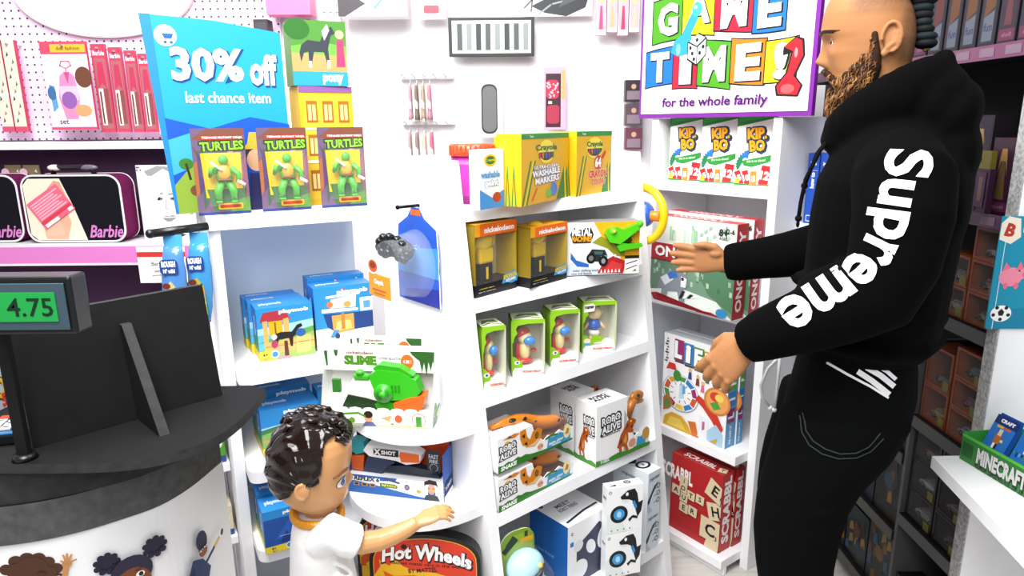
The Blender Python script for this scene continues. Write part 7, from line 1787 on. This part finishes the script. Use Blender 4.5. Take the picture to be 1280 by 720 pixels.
# beard: a shaped mass with curled strands over it
m = MB(); BB = '2c190b/matte'
for s in (1, -1):
    ch = [((-.004, .0725 * s, 1.664), .0070), ((-.006, .0735 * s, 1.645), .0085), ((-.008, .0725 * s, 1.625), .0120), ((-.006, .069 * s, 1.602), .0170), ((.002, .063 * s, 1.580), .0210), ((.016, .054 * s, 1.560), .0240), ((.034, .040 * s, 1.542), .0260), ((.044, .020 * s, 1.527), .0290), ((.046, 0, 1.524), .0300)]
    for (p, r), (q, r2) in zip(ch, ch[1:]):
        for t in (0, .33, .66): m.ball(Vector(p).lerp(Vector(q), t), r + (r2 - r) * t, BB, 12)
    m.tube([(.086, .002 * s, 1.6035), (.081, .014 * s, 1.601), (.071, .026 * s, 1.592), (.058, .036 * s, 1.578)], [.0046, .0058, .0062, .007], BB, 10)
    m.ball((.034, .034 * s, 1.566), (.018, .014, .018), BB, 10)
    for q, r_ in (((.010, .066 * s, 1.622), .0085), ((.022, .059 * s, 1.604), .0115), ((.036, .049 * s, 1.588), .0125), ((.048, .040 * s, 1.574), .0125), ((.012, .062 * s, 1.598), .014), ((.030, .050 * s, 1.572), .017)): m.ball(q, r_, BB, 12)
m.ball((.058, 0, 1.558), (.016, .020, .014), BB, 12); m.ball((.052, 0, 1.535), (.024, .030, .026), BB, 14)
for t in range(6): m.ball((.042 - .004 * t, 0, 1.525 - .004 * t), (.027 - .001 * t, .030 - .002 * t, .022), BB, 12)
beard = evaluated(m.done('beard', man), .0032, 3, .5)
tb = BVHTree.FromPolygons([v.co for v in beard.data.vertices], [p.vertices for p in beard.data.polygons])
rs = random.Random(3); m = MB(); P_ = [p for p in beard.data.polygons]
for i in range(1300):
    p = rs.choice(P_); n = p.normal
    if n.z > .75 or (n.x < -.5 and p.center.x < 0): continue
    g = Vector((.32 + .25 * rs.random(), (.12 * rs.random() - .06), -1)); g = (g - n * g.dot(n))
    if g.length < .2: continue
    g.normalize(); sd = n.cross(g); L = .012 + .012 * rs.random(); ph = rs.random() * 6; pts = []
    for k in range(6):
        t = k / 5; q = p.center + g * (L * t) + sd * (.0022 * math.sin(ph + t * 7.5)); h_ = tb.find_nearest(q)
        pts.append((h_[0] + h_[1] * (.0006 + .0012 * math.sin(PI * t))) if h_[0] else q)
    r0 = .0009 + .0007 * rs.random(); m.tube(pts, [r0 * .6, r0, r0 * 1.1, r0, r0 * .8, r0 * .3], rs.choice(['7e5224', '5f3a18', '96682f', '47290f', '6e4720']), 5)
st = m.done('beard_strands', beard)
# hair: cropped band on the crown gathered in a bound topknot
m = MB(); HC = '17181a/matte'
for k in range(9):
    t = k / 8; m.ball((.055 - .115 * t, 0, 1.764 + .010 * math.sin(PI * t) - .022 * t * t), (.026, .040, .014), HC, 14)
for k in range(7):
    t = k / 6; m.ball((-.078 - .018 * t, 0, 1.728 - .080 * t), (.020 + .003 * math.sin(t * 9), .026, .011), '1c262a/matte' if k % 2 else HC, 14)
m.ball((-.090, 0, 1.742), (.024, .028, .024), HC, 16); m.tube([(-.096, .004, 1.655), (-.098, .004, 1.640), (-.094, .004, 1.632)], [.012, .008, .003], 'a8864a/matte', 8)
m.done('hair', man)

# ---- hooded sweatshirt
HK = '050506/cloth'
m = MB()
m.loft([ring_el((f, 0, z), (hf, 0, 0), (0, hl, 0), 28, .92) for z, f, hf, hl in ((1.012, -.040, .128, .166), (1.035, -.042, .138, .176), (1.06, -.047, .141, .181), (1.10, -.052, .143, .183), (1.20, -.056, .143, .188), (1.30, -.060, .146, .200), (1.38, -.066, .144, .205), (1.43, -.070, .126, .196), (1.475, -.066, .098, .155), (1.51, -.056, .078, .105), (1.53, -.05, .07, .085))], HK)
m.tube([(-.068, .14, 1.425), (-.076, .195, 1.395), (-.080, .228, 1.33), (-.072, .246, 1.245), (-.052, .248, 1.190), (.005, .243, 1.155), (.065, .235, 1.120), (.125, .222, 1.086), (.150, .217, 1.070)], [.075, .088, .084, .078, .077, .071, .064, .056, .052], HK, 20)
m.tube([(.140, .219, 1.076), (.158, .215, 1.064), (.176, .211, 1.052)], [.050, .049, .044], HK, 18)
m.tube([(-.068, -.14, 1.425), (-.065, -.20, 1.38), (-.040, -.240, 1.30), (.020, -.262, 1.205), (.06, -.258, 1.186), (.14, -.246, 1.164), (.215, -.238, 1.148), (.262, -.234, 1.138)], [.075, .088, .080, .070, .068, .060, .054, .052], HK, 20)
m.tube([(.25, -.235, 1.140), (.275, -.233, 1.136), (.296, -.232, 1.133)], [.053, .052, .046], HK, 18)
for sgn, pts in ((1, [(-.02, .19, 1.20), (.03, .20, 1.17), (.07, .20, 1.15)]),):      # folds at the elbow and waist
    m.tube(pts, [.05, .055, .045], HK, 12)
for z, a in ((1.055, .006), (1.10, -.015), (1.16, .015)):
    m.tube([(-.04 + .146 * math.cos(t), .186 * math.sin(t), z + a * math.sin(2 * t)) for t in [rad(20 + 30 * k) for k in range(6)]], .016, HK, 10)
for k in range(13):                                 # hood lying round the neck
    ph = PI * k / 12
    for s in (1, -1):
        cz = 1.488 + .085 * (1 - math.cos(ph)) / 2 + .02 * math.sin(ph); m.ball((-.040 + .082 * math.cos(ph), .098 * s * math.sin(ph) ** .8, cz - .012), (.036, .034, .046 + .014 * (1 - math.cos(ph)) / 2), HK, 12)
m.ball((-.116, 0, 1.580), (.030, .078, .060), HK, 16, Matrix.Rotation(rad(-22), 3, 'Y')); m.ball((-.146, 0, 1.502), (.058, .118, .082), HK, 18, Matrix.Rotation(rad(-25), 3, 'Y')); m.ball((-.158, 0, 1.435), (.058, .122, .085), HK, 18)
m.ball((-.112, .066, 1.525), (.05, .055, .066), HK, 14); m.ball((-.112, -.066, 1.525), (.05, .055, .066), HK, 14)
m.ball((-.135, 0, 1.548), (.050, .105, .062), HK, 16); m.ball((.035, 0, 1.462), (.045, .085, .035), HK, 14); m.ball((-.165, 0, 1.33), (.045, .15, .10), HK, 16)
hood = evaluated(m.done('hooded_sweatshirt', man), .0065, 8, .5)
paint_faces(hood, [HK], lambda c: 0)
def world_bvh(o):
    return BVHTree.FromPolygons([MW @ v.co for v in o.data.vertices], [p.vertices for p in o.data.polygons])
MI = MW.inverted()
def stick(bvh, q, lift):
    d = ray(q).normalized(); h_ = bvh.ray_cast(CAM, d)
    if h_[0] is None: return None
    n = h_[1] if h_[1].dot(d) < 0 else -h_[1]
    return MI @ (h_[0] + n * lift)
hb = world_bvh(hood)
# lettering running down the left sleeve, laid on the cloth
path = [(1128, 184), (1124, 215), (1116, 250), (1108, 283), (1094, 312), (1068, 338), (1038, 357), (1006, 376), (975, 394)]
pl = [Vector(p) for p in path]; cl_ = [0]
for a, c in zip(pl, pl[1:]): cl_.append(cl_[-1] + (c - a).length)
def along(s):
    for i in range(len(pl) - 1):
        if s <= cl_[i + 1] or i == len(pl) - 2:
            t = (s - cl_[i]) / (cl_[i + 1] - cl_[i])
            d0 = (pl[min(i + 1, len(pl) - 1)] - pl[max(i - 1, 0)]) if t < .5 else (pl[min(i + 2, len(pl) - 1)] - pl[i])
            d = ((pl[i + 1] - pl[i]).normalized() * .5 + d0.normalized() * .5).normalized()
            return pl[i] + (pl[i + 1] - pl[i]) * t, d
bmt = bmesh.new(); s_at = 1.0
for ch_, wd in zip('Supreme', (33, 33, 35, 24, 31, 52, 34)):
    vs, fs, x0, x1, y0, y1 = letters(ch_, .028, -.10, 3)
    ref = letters(ch_, 0.0, 0.0, 3)
    base, top = {'S': (0, 60), 'p': (-3, 44), 'u': (0, 42), 'r': (0, 43), 'e': (0, 42), 'm': (0, 42)}[ch_]
    low = (y0 if ch_ != 'p' else y0 + .20)
    V_ = []
    for x, y in vs:
        t = (x - x0) / (x1 - x0) * wd; v = (y - low) / (y1 - low) * (top)
        if ch_ == 'p' and y < low: v = (y - low) * 44
        V_.append(bmt.verts.new((s_at + t, v, 0)))
    for f in fs:
        try: bmt.faces.new([V_[k] for k in f])
        except ValueError: pass
    s_at += wd + 1.2
for k in range(2): bmesh.ops.subdivide_edges(bmt, edges=[e for e in bmt.edges if e.calc_length() > 5], cuts=1, use_grid_fill=False)
bmesh.ops.triangulate(bmt, faces=bmt.faces[:])
scl = cl_[-1] / s_at; ok = True
for v in bmt.verts:
    p, d = along(v.co.x * scl); up_ = Vector((-d.y, d.x)) * -1       # letter tops towards the back of the arm
    q = p + up_ * (v.co.y - 20 + 5 * v.co.x / s_at)
    w_ = stick(hb, q, .0022); v.co = w_ if w_ else MI @ onz(q, 1.2)
me = bpy.data.meshes.new('sleeve_lettering'); bmt.to_mesh(me); bmt.free(); me.materials.append(mat('f6f6f8/matte'))
o = bpy.data.objects.new('sleeve_lettering', me); COL.objects.link(o); o.parent = hood; o['label'] = 'white lettering reading Supreme down the sleeve'
def strip(bvh, pts, wd, c, name, parent, lift=.0022, step=5):
    m = MB(); q = [Vector(p) for p in pts]; L = []
    for a, c_ in zip(q, q[1:]):
        n_ = max(1, int((c_ - a).length / step)); L += [a.lerp(c_, k / n_) for k in range(n_)]
    L.append(q[-1]); row = []
    for i, p in enumerate(L):
        d = (L[min(i + 1, len(L) - 1)] - L[max(i - 1, 0)]).normalized(); n = Vector((-d.y, d.x)) * wd / 2
        row.append((stick(bvh, p - n, lift), stick(bvh, p + n, lift)))
    for a, c_ in zip(row, row[1:]):
        if None not in a and None not in c_: m.poly([a[0], c_[0], c_[1], a[1]], c)
    return m.done(name, parent)
for k, pts in enumerate(([(.052, .050, 1.478), (.075, .055, 1.44), (.098, .048, 1.38), (.104, .040, 1.33), (.106, .038, 1.295)], [(.055, -.03, 1.478), (.085, -.035, 1.43), (.104, -.03, 1.36)])):
    m = MB(); m.tube(pts, .0042, '101012/cloth', 8); m.ball(pts[-1], .0075, '101012/cloth', 8); m.ball(Vector(pts[-1]) + Vector((0, .002, -.012)), (.004, .004, .008), '101012/cloth', 8); m.done('drawcord', hood)

# ---- track trousers
PK = '08090a/cloth'
m = MB()
m.loft([ring_el((f, 0, z), (hf, 0, 0), (0, hl, 0), 26, .92) for z, f, hf, hl in ((1.09, -.040, .105, .150), (1.03, -.036, .114, .158), (.98, -.036, .122, .165), (.92, -.034, .130, .176), (.86, -.026, .132, .182), (.80, -.012, .124, .180), (.76, .002, .112, .172))], PK)
for s in (1, -1):
    o_ = 0 if s > 0 else .015
    m.loft([ring_el((f + o_, .092 * s, z), (rf, 0, 0), (0, rl, 0), 20, .95) for z, f, rf, rl in ((.88, -.024, .130, .096), (.80, -.004, .122, .098), (.72, .028, .106, .096), (.66, .042, .099, .092), (.58, .049, .094, .088), (.50, .047, .086, .084), (.40, .034, .080, .080), (.30, .020, .070, .072), (.20, .012, .063, .066), (.12, .008, .060, .064), (.075, .006, .056, .060))], PK)
    m.tube([(.02 + .085 * math.cos(rad(t)), .092 * s + .075 * s * math.sin(rad(t)), .70 + .02 * math.cos(rad(t * 2))) for t in range(-40, 140, 20)], .020, PK, 10); m.tube([(.04 + .075 * math.cos(rad(t)), .092 * s + .07 * s * math.sin(rad(t)), .60 - .015 * math.cos(rad(t * 2))) for t in range(-40, 140, 20)], .018, PK, 10)
trs = evaluated(m.done('track_trousers', man), .0065, 3, .5); paint_faces(trs, [PK], lambda c: 0); tbv = world_bvh(trs)
for pts, wd in (([(1072, 464), (1090, 476), (1111, 493)], 7), ([(1083, 459), (1100, 469), (1117, 483)], 7), ([(1096, 457), (1108, 464), (1119, 474)], 5), ([(1034, 453), (1060, 468), (1088, 483), (1110, 497)], 3)):
    strip(tbv, pts, wd, 'f2f2f4/matte', 'pocket_stripe', trs)['label'] = 'white pocket stripe'
for pts in ([(1000, 520), (1003, 540), (1012, 556), (1028, 567), (1048, 573), (1070, 572), (1088, 564), (1104, 548)], [(1004, 516), (1008, 538), (1017, 551), (1032, 561), (1050, 567), (1070, 566), (1086, 558), (1100, 542)]):
    strip(tbv, pts, 1.6, '34383a/cloth', 'knee_seam', trs)
for pts in ([(.118, .060, .985), (.140, .070, .955), (.152, .075, .915), (.146, .078, .885), (.128, .072, .862)], [(.118, .060, .985), (.116, .082, .95), (.116, .090, .905), (.118, .086, .865)]):
    m = MB(); m.tube(pts, .0034, 'b4b6b8/cloth', 8); m.ball(pts[-1], .006, 'd8d8da/cloth', 8); m.done('waist_cord', trs)
for s in (1, -1):
    m = MB(); y = .092 * s
    m.loft([ring_el((x, y, .030), (0, hw, 0), (0, 0, hh), 16, .8) for x, hw, hh in ((-.085, .026, .028), (-.06, .038, .029), (0, .040, .029), (.09, .047, .029), (.145, .042, .028), (.175, .022, .024))], '1a1a1c/rubber'); m.loft([ring_el((x, y, z), (0, hw, 0), (0, 0, hh), 16) for x, z, hw, hh in ((-.078, .055, .028, .035), (-.03, .065, .036, .042), (.03, .060, .040, .035), (.10, .045, .042, .024), (.16, .036, .026, .016))], '101012/cloth')
    m.box((-.08, y - .040, .001), (.14, y + .040, .012), 'd8d8d8/rubber', .004); m.done('shoe', man)
# ---- the boy
BZ = math.atan2(390 - 640, 860 * math.cos(PITCH)); BV = Vector((math.sin(BZ), math.cos(BZ), 0)); BF = Vector((BV.y, -BV.x, 0)); BO = BV * 1.47
boy = empty('person', BO, math.atan2(BF.y, BF.x), 'dark-haired boy in a white shirt with golden collar, reaching for the toy car boxes', 'person')
BW = Matrix.Translation(BO) @ Matrix.Rotation(math.atan2(BF.y, BF.x), 4, 'Z'); BI = BW.inverted()
def bz(q, y=0):
    X = BI @ onpl(q, BO - BV * (-y), BV); return X.x, X.z           # y>0 is away from the viewer
BS = 'd29b66/plastic'
prof = [(634, 378, 420), (629, 376, 426), (624, 366, 431), (618, 358, 434.5), (611, 350, 436), (605, 345, 437), (598, 341, 437), (590, 338, 437), (580, 335.5, 439), (568, 335.5, 440.5), (556, 337, 440), (545, 342, 437), (535, 350, 430), (527, 360, 420), (521, 374, 405)]
tab = []
for y, xl, xr in prof:
    a, c = bz((xl, y)), bz((xr, y)); tab.append(((a[1] + c[1]) / 2, c[0], a[0], 0))
wid = [.040, .046, .058, .068, .075, .080, .084, .087, .089, .090, .089, .084, .074, .058, .034]
tab = [(z, f, b_, w) for (z, f, b_, _), w in zip(tab, wid)]
tab.sort()
ze, zn, zm_ = bz((425, 588))[1], bz((441, 597))[1], bz((437, 611))[1]
BBm = [(zn, 0, .010, .009, .009), (zn + .012, 0, .014, .007, .003), (zm_ + .003, 0, .004, .012, .004), (zm_ - .005, 0, .005, .010, .004), (zm_ - .0005, 0, .0018, .012, -.002), (ze, .036, .016, .022, -.004), (zn - .006, .040, .016, .018, .004), (tab[1][0], 0, .010, .016, .004)]
b = MB(); b.loft(head_rings(tab, BBm, 44, 64, .46, 2.15), BS)
nk = bz((398, 640)); b.tube([(nk[0] - .004, 0, nk[1] - .08), (nk[0], 0, nk[1]), (nk[0] + .002, 0, nk[1] + .03)], [.036, .030, .032], BS, 16)
for s in (1, -1):
    ec = bz((378, 612), -.085 if s < 0 else 0); C = Vector((ec[0], .0905 * s, ec[1])); b.ball(C, (.016, .010, .020), BS, 14, Matrix.Rotation(rad(12 * s), 3, 'Z'))
    b.tube([C + Vector((-.013 * math.cos(rad(a)) - .001, .006 * s, .017 * math.sin(rad(a)))) for a in range(-110, 120, 20)], .0042, BS, 8)
zs_ = bz((398, 648))[1]
b.loft([ring_el((nk[0] - .004 + f, 0, zs_ + z), (hf, 0, 0), (0, hl, 0)) for z, f, hf, hl in ((-.36, 0, .05, .06), (-.28, .002, .058, .066), (-.18, .004, .056, .062), (-.08, 0, .052, .068), (-.03, 0, .044, .066), (0, 0, .032, .040))], BS)
yA = -.090
A = [bz(q, yA) for q in ((418, 664), (432, 674), (452, 680), (474, 677), (492, 671), (510, 663), (522, 656))]
ap = [(f, yA + .010 * k / 6, z) for k, (f, z) in enumerate(A)]
b.tube(ap, [.019, .0245, .0245, .0235, .0215, .0185, .0155], BS, 14)
hd = (Vector(ap[-1]) - Vector(ap[-3])).normalized(); W = Vector(ap[-1]) - hd * .004
hand(b, W, (hd.x, .10, hd.z * .75), (.0, .95, .2), (-hd.z, -.1, hd.x), .56, ((20, 26, 16), (20, 26, 16), (22, 28, 18), (26, 28, 18)), ((.045, .044, -.008), (.070, .050, -.016), (.088, .046, -.022)), BS, .05)
b.tube([(nk[0] - .004, .07, zs_ - .03), (nk[0] - .004, .10, zs_ - .10), (nk[0] + .012, .106, zs_ - .17), (nk[0] + .03, .104, zs_ - .22)], [.026, .021, .018, .013], BS, 12); hand(b, (nk[0] + .03, .104, zs_ - .22), (.3, 0, -1), (1, 0, .3), (0, 1, 0), .46, ((12, 16, 10),) * 4, ((.045, .044, -.008), (.070, .050, -.016), (.088, .046, -.022)), BS, .05)
hz = zs_ - .36
for s in (1, -1): b.tube([(nk[0] - .004, .036 * s, hz + .06), (nk[0] + .002, .040 * s, hz * .5), (nk[0] - .004, .040 * s, .045)], [.038, .030, .020], BS, 14); b.loft([ring_el((nk[0] + x, .040 * s, .022), (0, hw, 0), (0, 0, hh), 14) for x, hw, hh in ((-.035, .016, .018), (-.01, .022, .022), (.04, .024, .018), (.07, .012, .012))], BS)
bb = evaluated(b.done('body', boy), .0024, 2, .4)
def bcol(c):
    if abs(c.y) < .016 and zm_ - .008 < c.z < zm_ + .006 and c.x > tab[3][1] - .010: return 1
    return 0
paint_faces(bb, [BS, 'c8755c/plastic'], bcol)
bt = BVHTree.FromPolygons([v.co for v in bb.data.vertices], [p.vertices for p in bb.data.polygons])
def onface(y, z, lift=.0006):
    h_ = bt.ray_cast(Vector((.4, y, z)), Vector((-1, 0, 0))); return (h_[0] + h_[1] * lift) if h_[0] else None
for s in (1, -1):                                   # painted doll eyes, lids and brows laid on the face
    m = MB(); cy, cz = .052 * s, ze
    def disc(ry_, rz_, c, dy=0, dz=0, lift=.0006, a0=0, a1=360):
        pts = [onface(cy + dy + ry_ * math.cos(rad(a0 + (a1 - a0) * k / 18)), cz + dz + rz_ * math.sin(rad(a0 + (a1 - a0) * k / 18)), lift) for k in range(19 if a1 - a0 < 360 else 18)]
        ctr = onface(cy + dy, cz + dz, lift)
        if None in pts or ctr is None: return
        for a, c_ in zip(pts, pts[1:] + ([pts[0]] if a1 - a0 >= 360 else [])): m.poly([ctr, a, c_], c)
    disc(.0165, .0125, '1a1210', lift=.0004); disc(.0150, .0105, 'f6f4f2', dz=-.001, lift=.0008); disc(.0082, .0100, '2f4f8a', dy=-.002 * s, lift=.0012); disc(.0060, .0065, '5f8fd0', dy=-.002 * s, dz=-.002, lift=.0015); disc(.0038, .0046, '0c0c10', dy=-.002 * s, lift=.0018); disc(.0020, .0022, 'ffffff', dy=-.005 * s, dz=.004, lift=.0021)
    m.done('eye', boy)
    m = MB(); bp_ = []
    for k in range(9):
        t = k / 8; p = onface((.036 + .040 * t) * s, ze + .023 + .006 * math.sin(PI * t * .8) - .004 * t, .0012); bp_.append(p)
    bp_ = [p for p in bp_ if p]; m.tube(bp_, [.0016 + .0012 * math.sin(PI * k / (len(bp_) - 1)) for k in range(len(bp_))], '7a4426', 6); m.done('eyebrow', boy)
# moulded hair: a shell over the crown, back and temples with combed waves and tufts
HG = '1d120e/gloss'
hl_px = [(524, 446), (538, 446), (546, 432), (552, 420), (560, 404), (570, 401.5), (585, 400), (597, 398), (604, 395), (606, 368), (614, 362), (622, 352)]
hl_t = sorted([(bz((400, y), -.085)[1], bz((x, y), -.085)[0]) for y, x in hl_px])
NQ = 168
rg = head_rings(tab, [], 130, NQ, .46, 2.15)
m = MB(); vr = []
for i, r in enumerate(rg):
    row = []
    for k, p in enumerate(r):
        c = Vector(((tab[8][1] + tab[8][2]) / 2 - .01, 0, tab[8][0] - .01)); d = (Vector(p) - c).normalized()
        fd = max(0.0, min(1.0, (p[2] - tab[6][0]) / .05)); wv = (.0012 + .0012 * fd) * math.sin(14 * math.atan2(d.z, -d.x) + 5 * d.y) * (1 if d.x < .3 else .5) + .0010 * fd * math.sin(23 * math.atan2(d.y, d.z) + 3 * d.x)
        row.append((Vector(p) + d * (.0085 + wv), p))
    vr.append(row)
top_z = tab[-1][0]
for i in range(len(vr) - 1):
    for k in range(NQ):
        q = [vr[i][k], vr[i][(k + 1) % NQ], vr[i + 1][(k + 1) % NQ], vr[i + 1][k]]
        cz = sum(x[1][2] for x in q) / 4; cx = sum(x[1][0] for x in q) / 4
        if cz < hl_t[0][0]: continue
        if cx < lerp_tab(cz, hl_t)[0]: m.poly([x[0] for x in q], HG, True)
m.poly([x[0] for x in vr[-1]], HG, True)
bmesh.ops.remove_doubles(m.bm, verts=m.bm.verts, dist=1e-5)
rs = random.Random(9)
for k in range(34):                                 # raised tufts on the crown and fringe
    t = rs.random(); x = tab[8][2] + (.25 + .70 * t) * (tab[8][1] - tab[8][2]); y = (rs.random() - .5) * .13
    h_ = bt.ray_cast(Vector((x, y, 2)), Vector((0, 0, -1)))
    if h_[0] is None or h_[1].z < .25: continue
    p = h_[0] + h_[1] * .0045; a = rs.random() * 6
    m.tube([p + Vector((-.013, -.008 * math.sin(a), -.003)), p + Vector((-.004, .004 * math.sin(a), .005)), p + Vector((.009, -.004 * math.sin(a), .003)), p + Vector((.015, .004, -.005))], [.003, .0068, .0062, .002], HG, 8)
for q, yy in (((424, 527), -.035), ((430, 531), -.022), ((419, 524), -.05), ((427, 528), -.045)):
    f_, z_ = bz(q, yy); m.ball((f_ - .004, yy, z_ - .002), (.013, .012, .009), HG, 10)
fr_ = [onface(y, bz((436, 541))[1], .004) for y in [(-.055 + .011 * k) for k in range(11)]]
for k, p in enumerate(fr_):
    if p: m.tube([p + Vector((-.018, 0, .018)), p + Vector((-.002, .003, .010)), p + Vector((.003, .005, -.004))], [.008, .0085, .003], HG, 8)
hr = m.done('hair', boy); sd = hr.modifiers.new('thickness', 'SOLIDIFY'); sd.thickness = .006; sd.offset = -1
# white shirt with a golden roped collar
WS = 'f6f6f6/cloth'
c0 = nk[0] - .004; m = MB()
lz = lambda y: bz((398, y))[1]
m.loft([ring_el((c0 + f, 0, z), (hf, 0, 0), (0, hl, 0), 26, .95) for z, f, hf, hl in ((zs_ - .345, .004, .092, .105), (zs_ - .24, .004, .084, .096), (zs_ - .14, .003, .074, .090), (zs_ - .06, 0, .064, .092), (zs_ - .022, -.002, .056, .088), (zs_ + .006, -.003, .047, .062), (zs_ + .016, -.003, .044, .052))], WS)
for s in (-1, 1):
    S = [Vector((c0, .060 * s, zs_ - .026)), Vector(ap[0]) if s < 0 else Vector((c0, .084, zs_ - .06)), Vector(ap[1]) if s < 0 else Vector((c0 + .004, .096, zs_ - .095)), (Vector(ap[2]).lerp(Vector(ap[1]), .3)) if s < 0 else Vector((c0 + .008, .10, zs_ - .125))]
    m.tube(S, [.036, .040, .039, .038], WS, 16)
for k in range(9): m.tube([(c0 + .066 * math.cos(rad(a)), -.088, zs_ - .10 - .03 * k - .0006 * a) for a in range(-60, 70, 20)], .006 + .003 * (k % 2), WS, 6)
sh = evaluated(m.done('shirt', boy), .0042, 3, .5); paint_faces(sh, [WS], lambda c: 0)
m = MB(); n = 48
cpts = []
for k in range(n + 1):
    a = 2 * PI * k / n; cpts.append(Vector((c0 + .002 + .052 * math.cos(a), .060 * math.sin(a), zs_ + .016 - .006 * math.cos(a) + .003 * math.sin(3 * a))))
m.tube(cpts, .0095, 'd8901a/plastic', 10, cap=False)
for k in range(n):
    d = (cpts[k + 1] - cpts[k]).normalized(); p = cpts[k]; m.ball(p + Vector((0, 0, .0028)), (.0056, .0056, .0082), 'e6a52c/gloss', 6, Matrix.Rotation(rad(40), 3, d))
m.done('collar', boy)
m = MB(); m.loft([ring_el((c0, 0, z), (hf, 0, 0), (0, hl, 0), 20) for z, hf, hl in ((hz - .10, .066, .092), (hz - .02, .068, .090), (hz + .06, .064, .078))], '2a3f7a/cloth'); m.done('shorts', boy)
# ------------------------------------------------------------------ light
def area(name, loc, target, size, e, col=(1, 1, 1)):
    l = bpy.data.lights.new(name, 'AREA'); l.energy = e; l.size = size; l.color = col
    o = bpy.data.objects.new(name, l); COL.objects.link(o); o.location = loc
    o.rotation_euler = (Vector(target) - Vector(loc)).to_track_quat('-Z', 'Y').to_euler()
    return o
area('overhead_or_fill_light', (-.5, .5, 2.9), (0, 1.9, .8), 1.2, 90, (1, .985, .97))
area('overhead_or_fill_light', (-1.2, 1.6, 2.9), (-.8, 2.4, 1.2), 1.0, 30)
area('overhead_or_fill_light', (.35, 1.35, 2.75), (.45, 2.0, .5), .5, 14)
area('overhead_or_fill_light', (-.15, -.7, 2.5), (0, 1.8, .8), .8, 26)  # fill light added behind the camera to brighten faces and box fronts
w = bpy.data.worlds.new('room_light'); SC.world = w; w.use_nodes = True
w.node_tree.nodes['Background'].inputs['Color'].default_value = (.95, .97, 1, 1)
w.node_tree.nodes['Background'].inputs['Strength'].default_value = .38
SC.view_settings.view_transform = 'Standard'; SC.view_settings.look = 'None'
SC.view_settings.exposure = 0; SC.view_settings.gamma = 1
try:
    SC.view_settings.use_curve_mapping = False
except Exception:
    pass
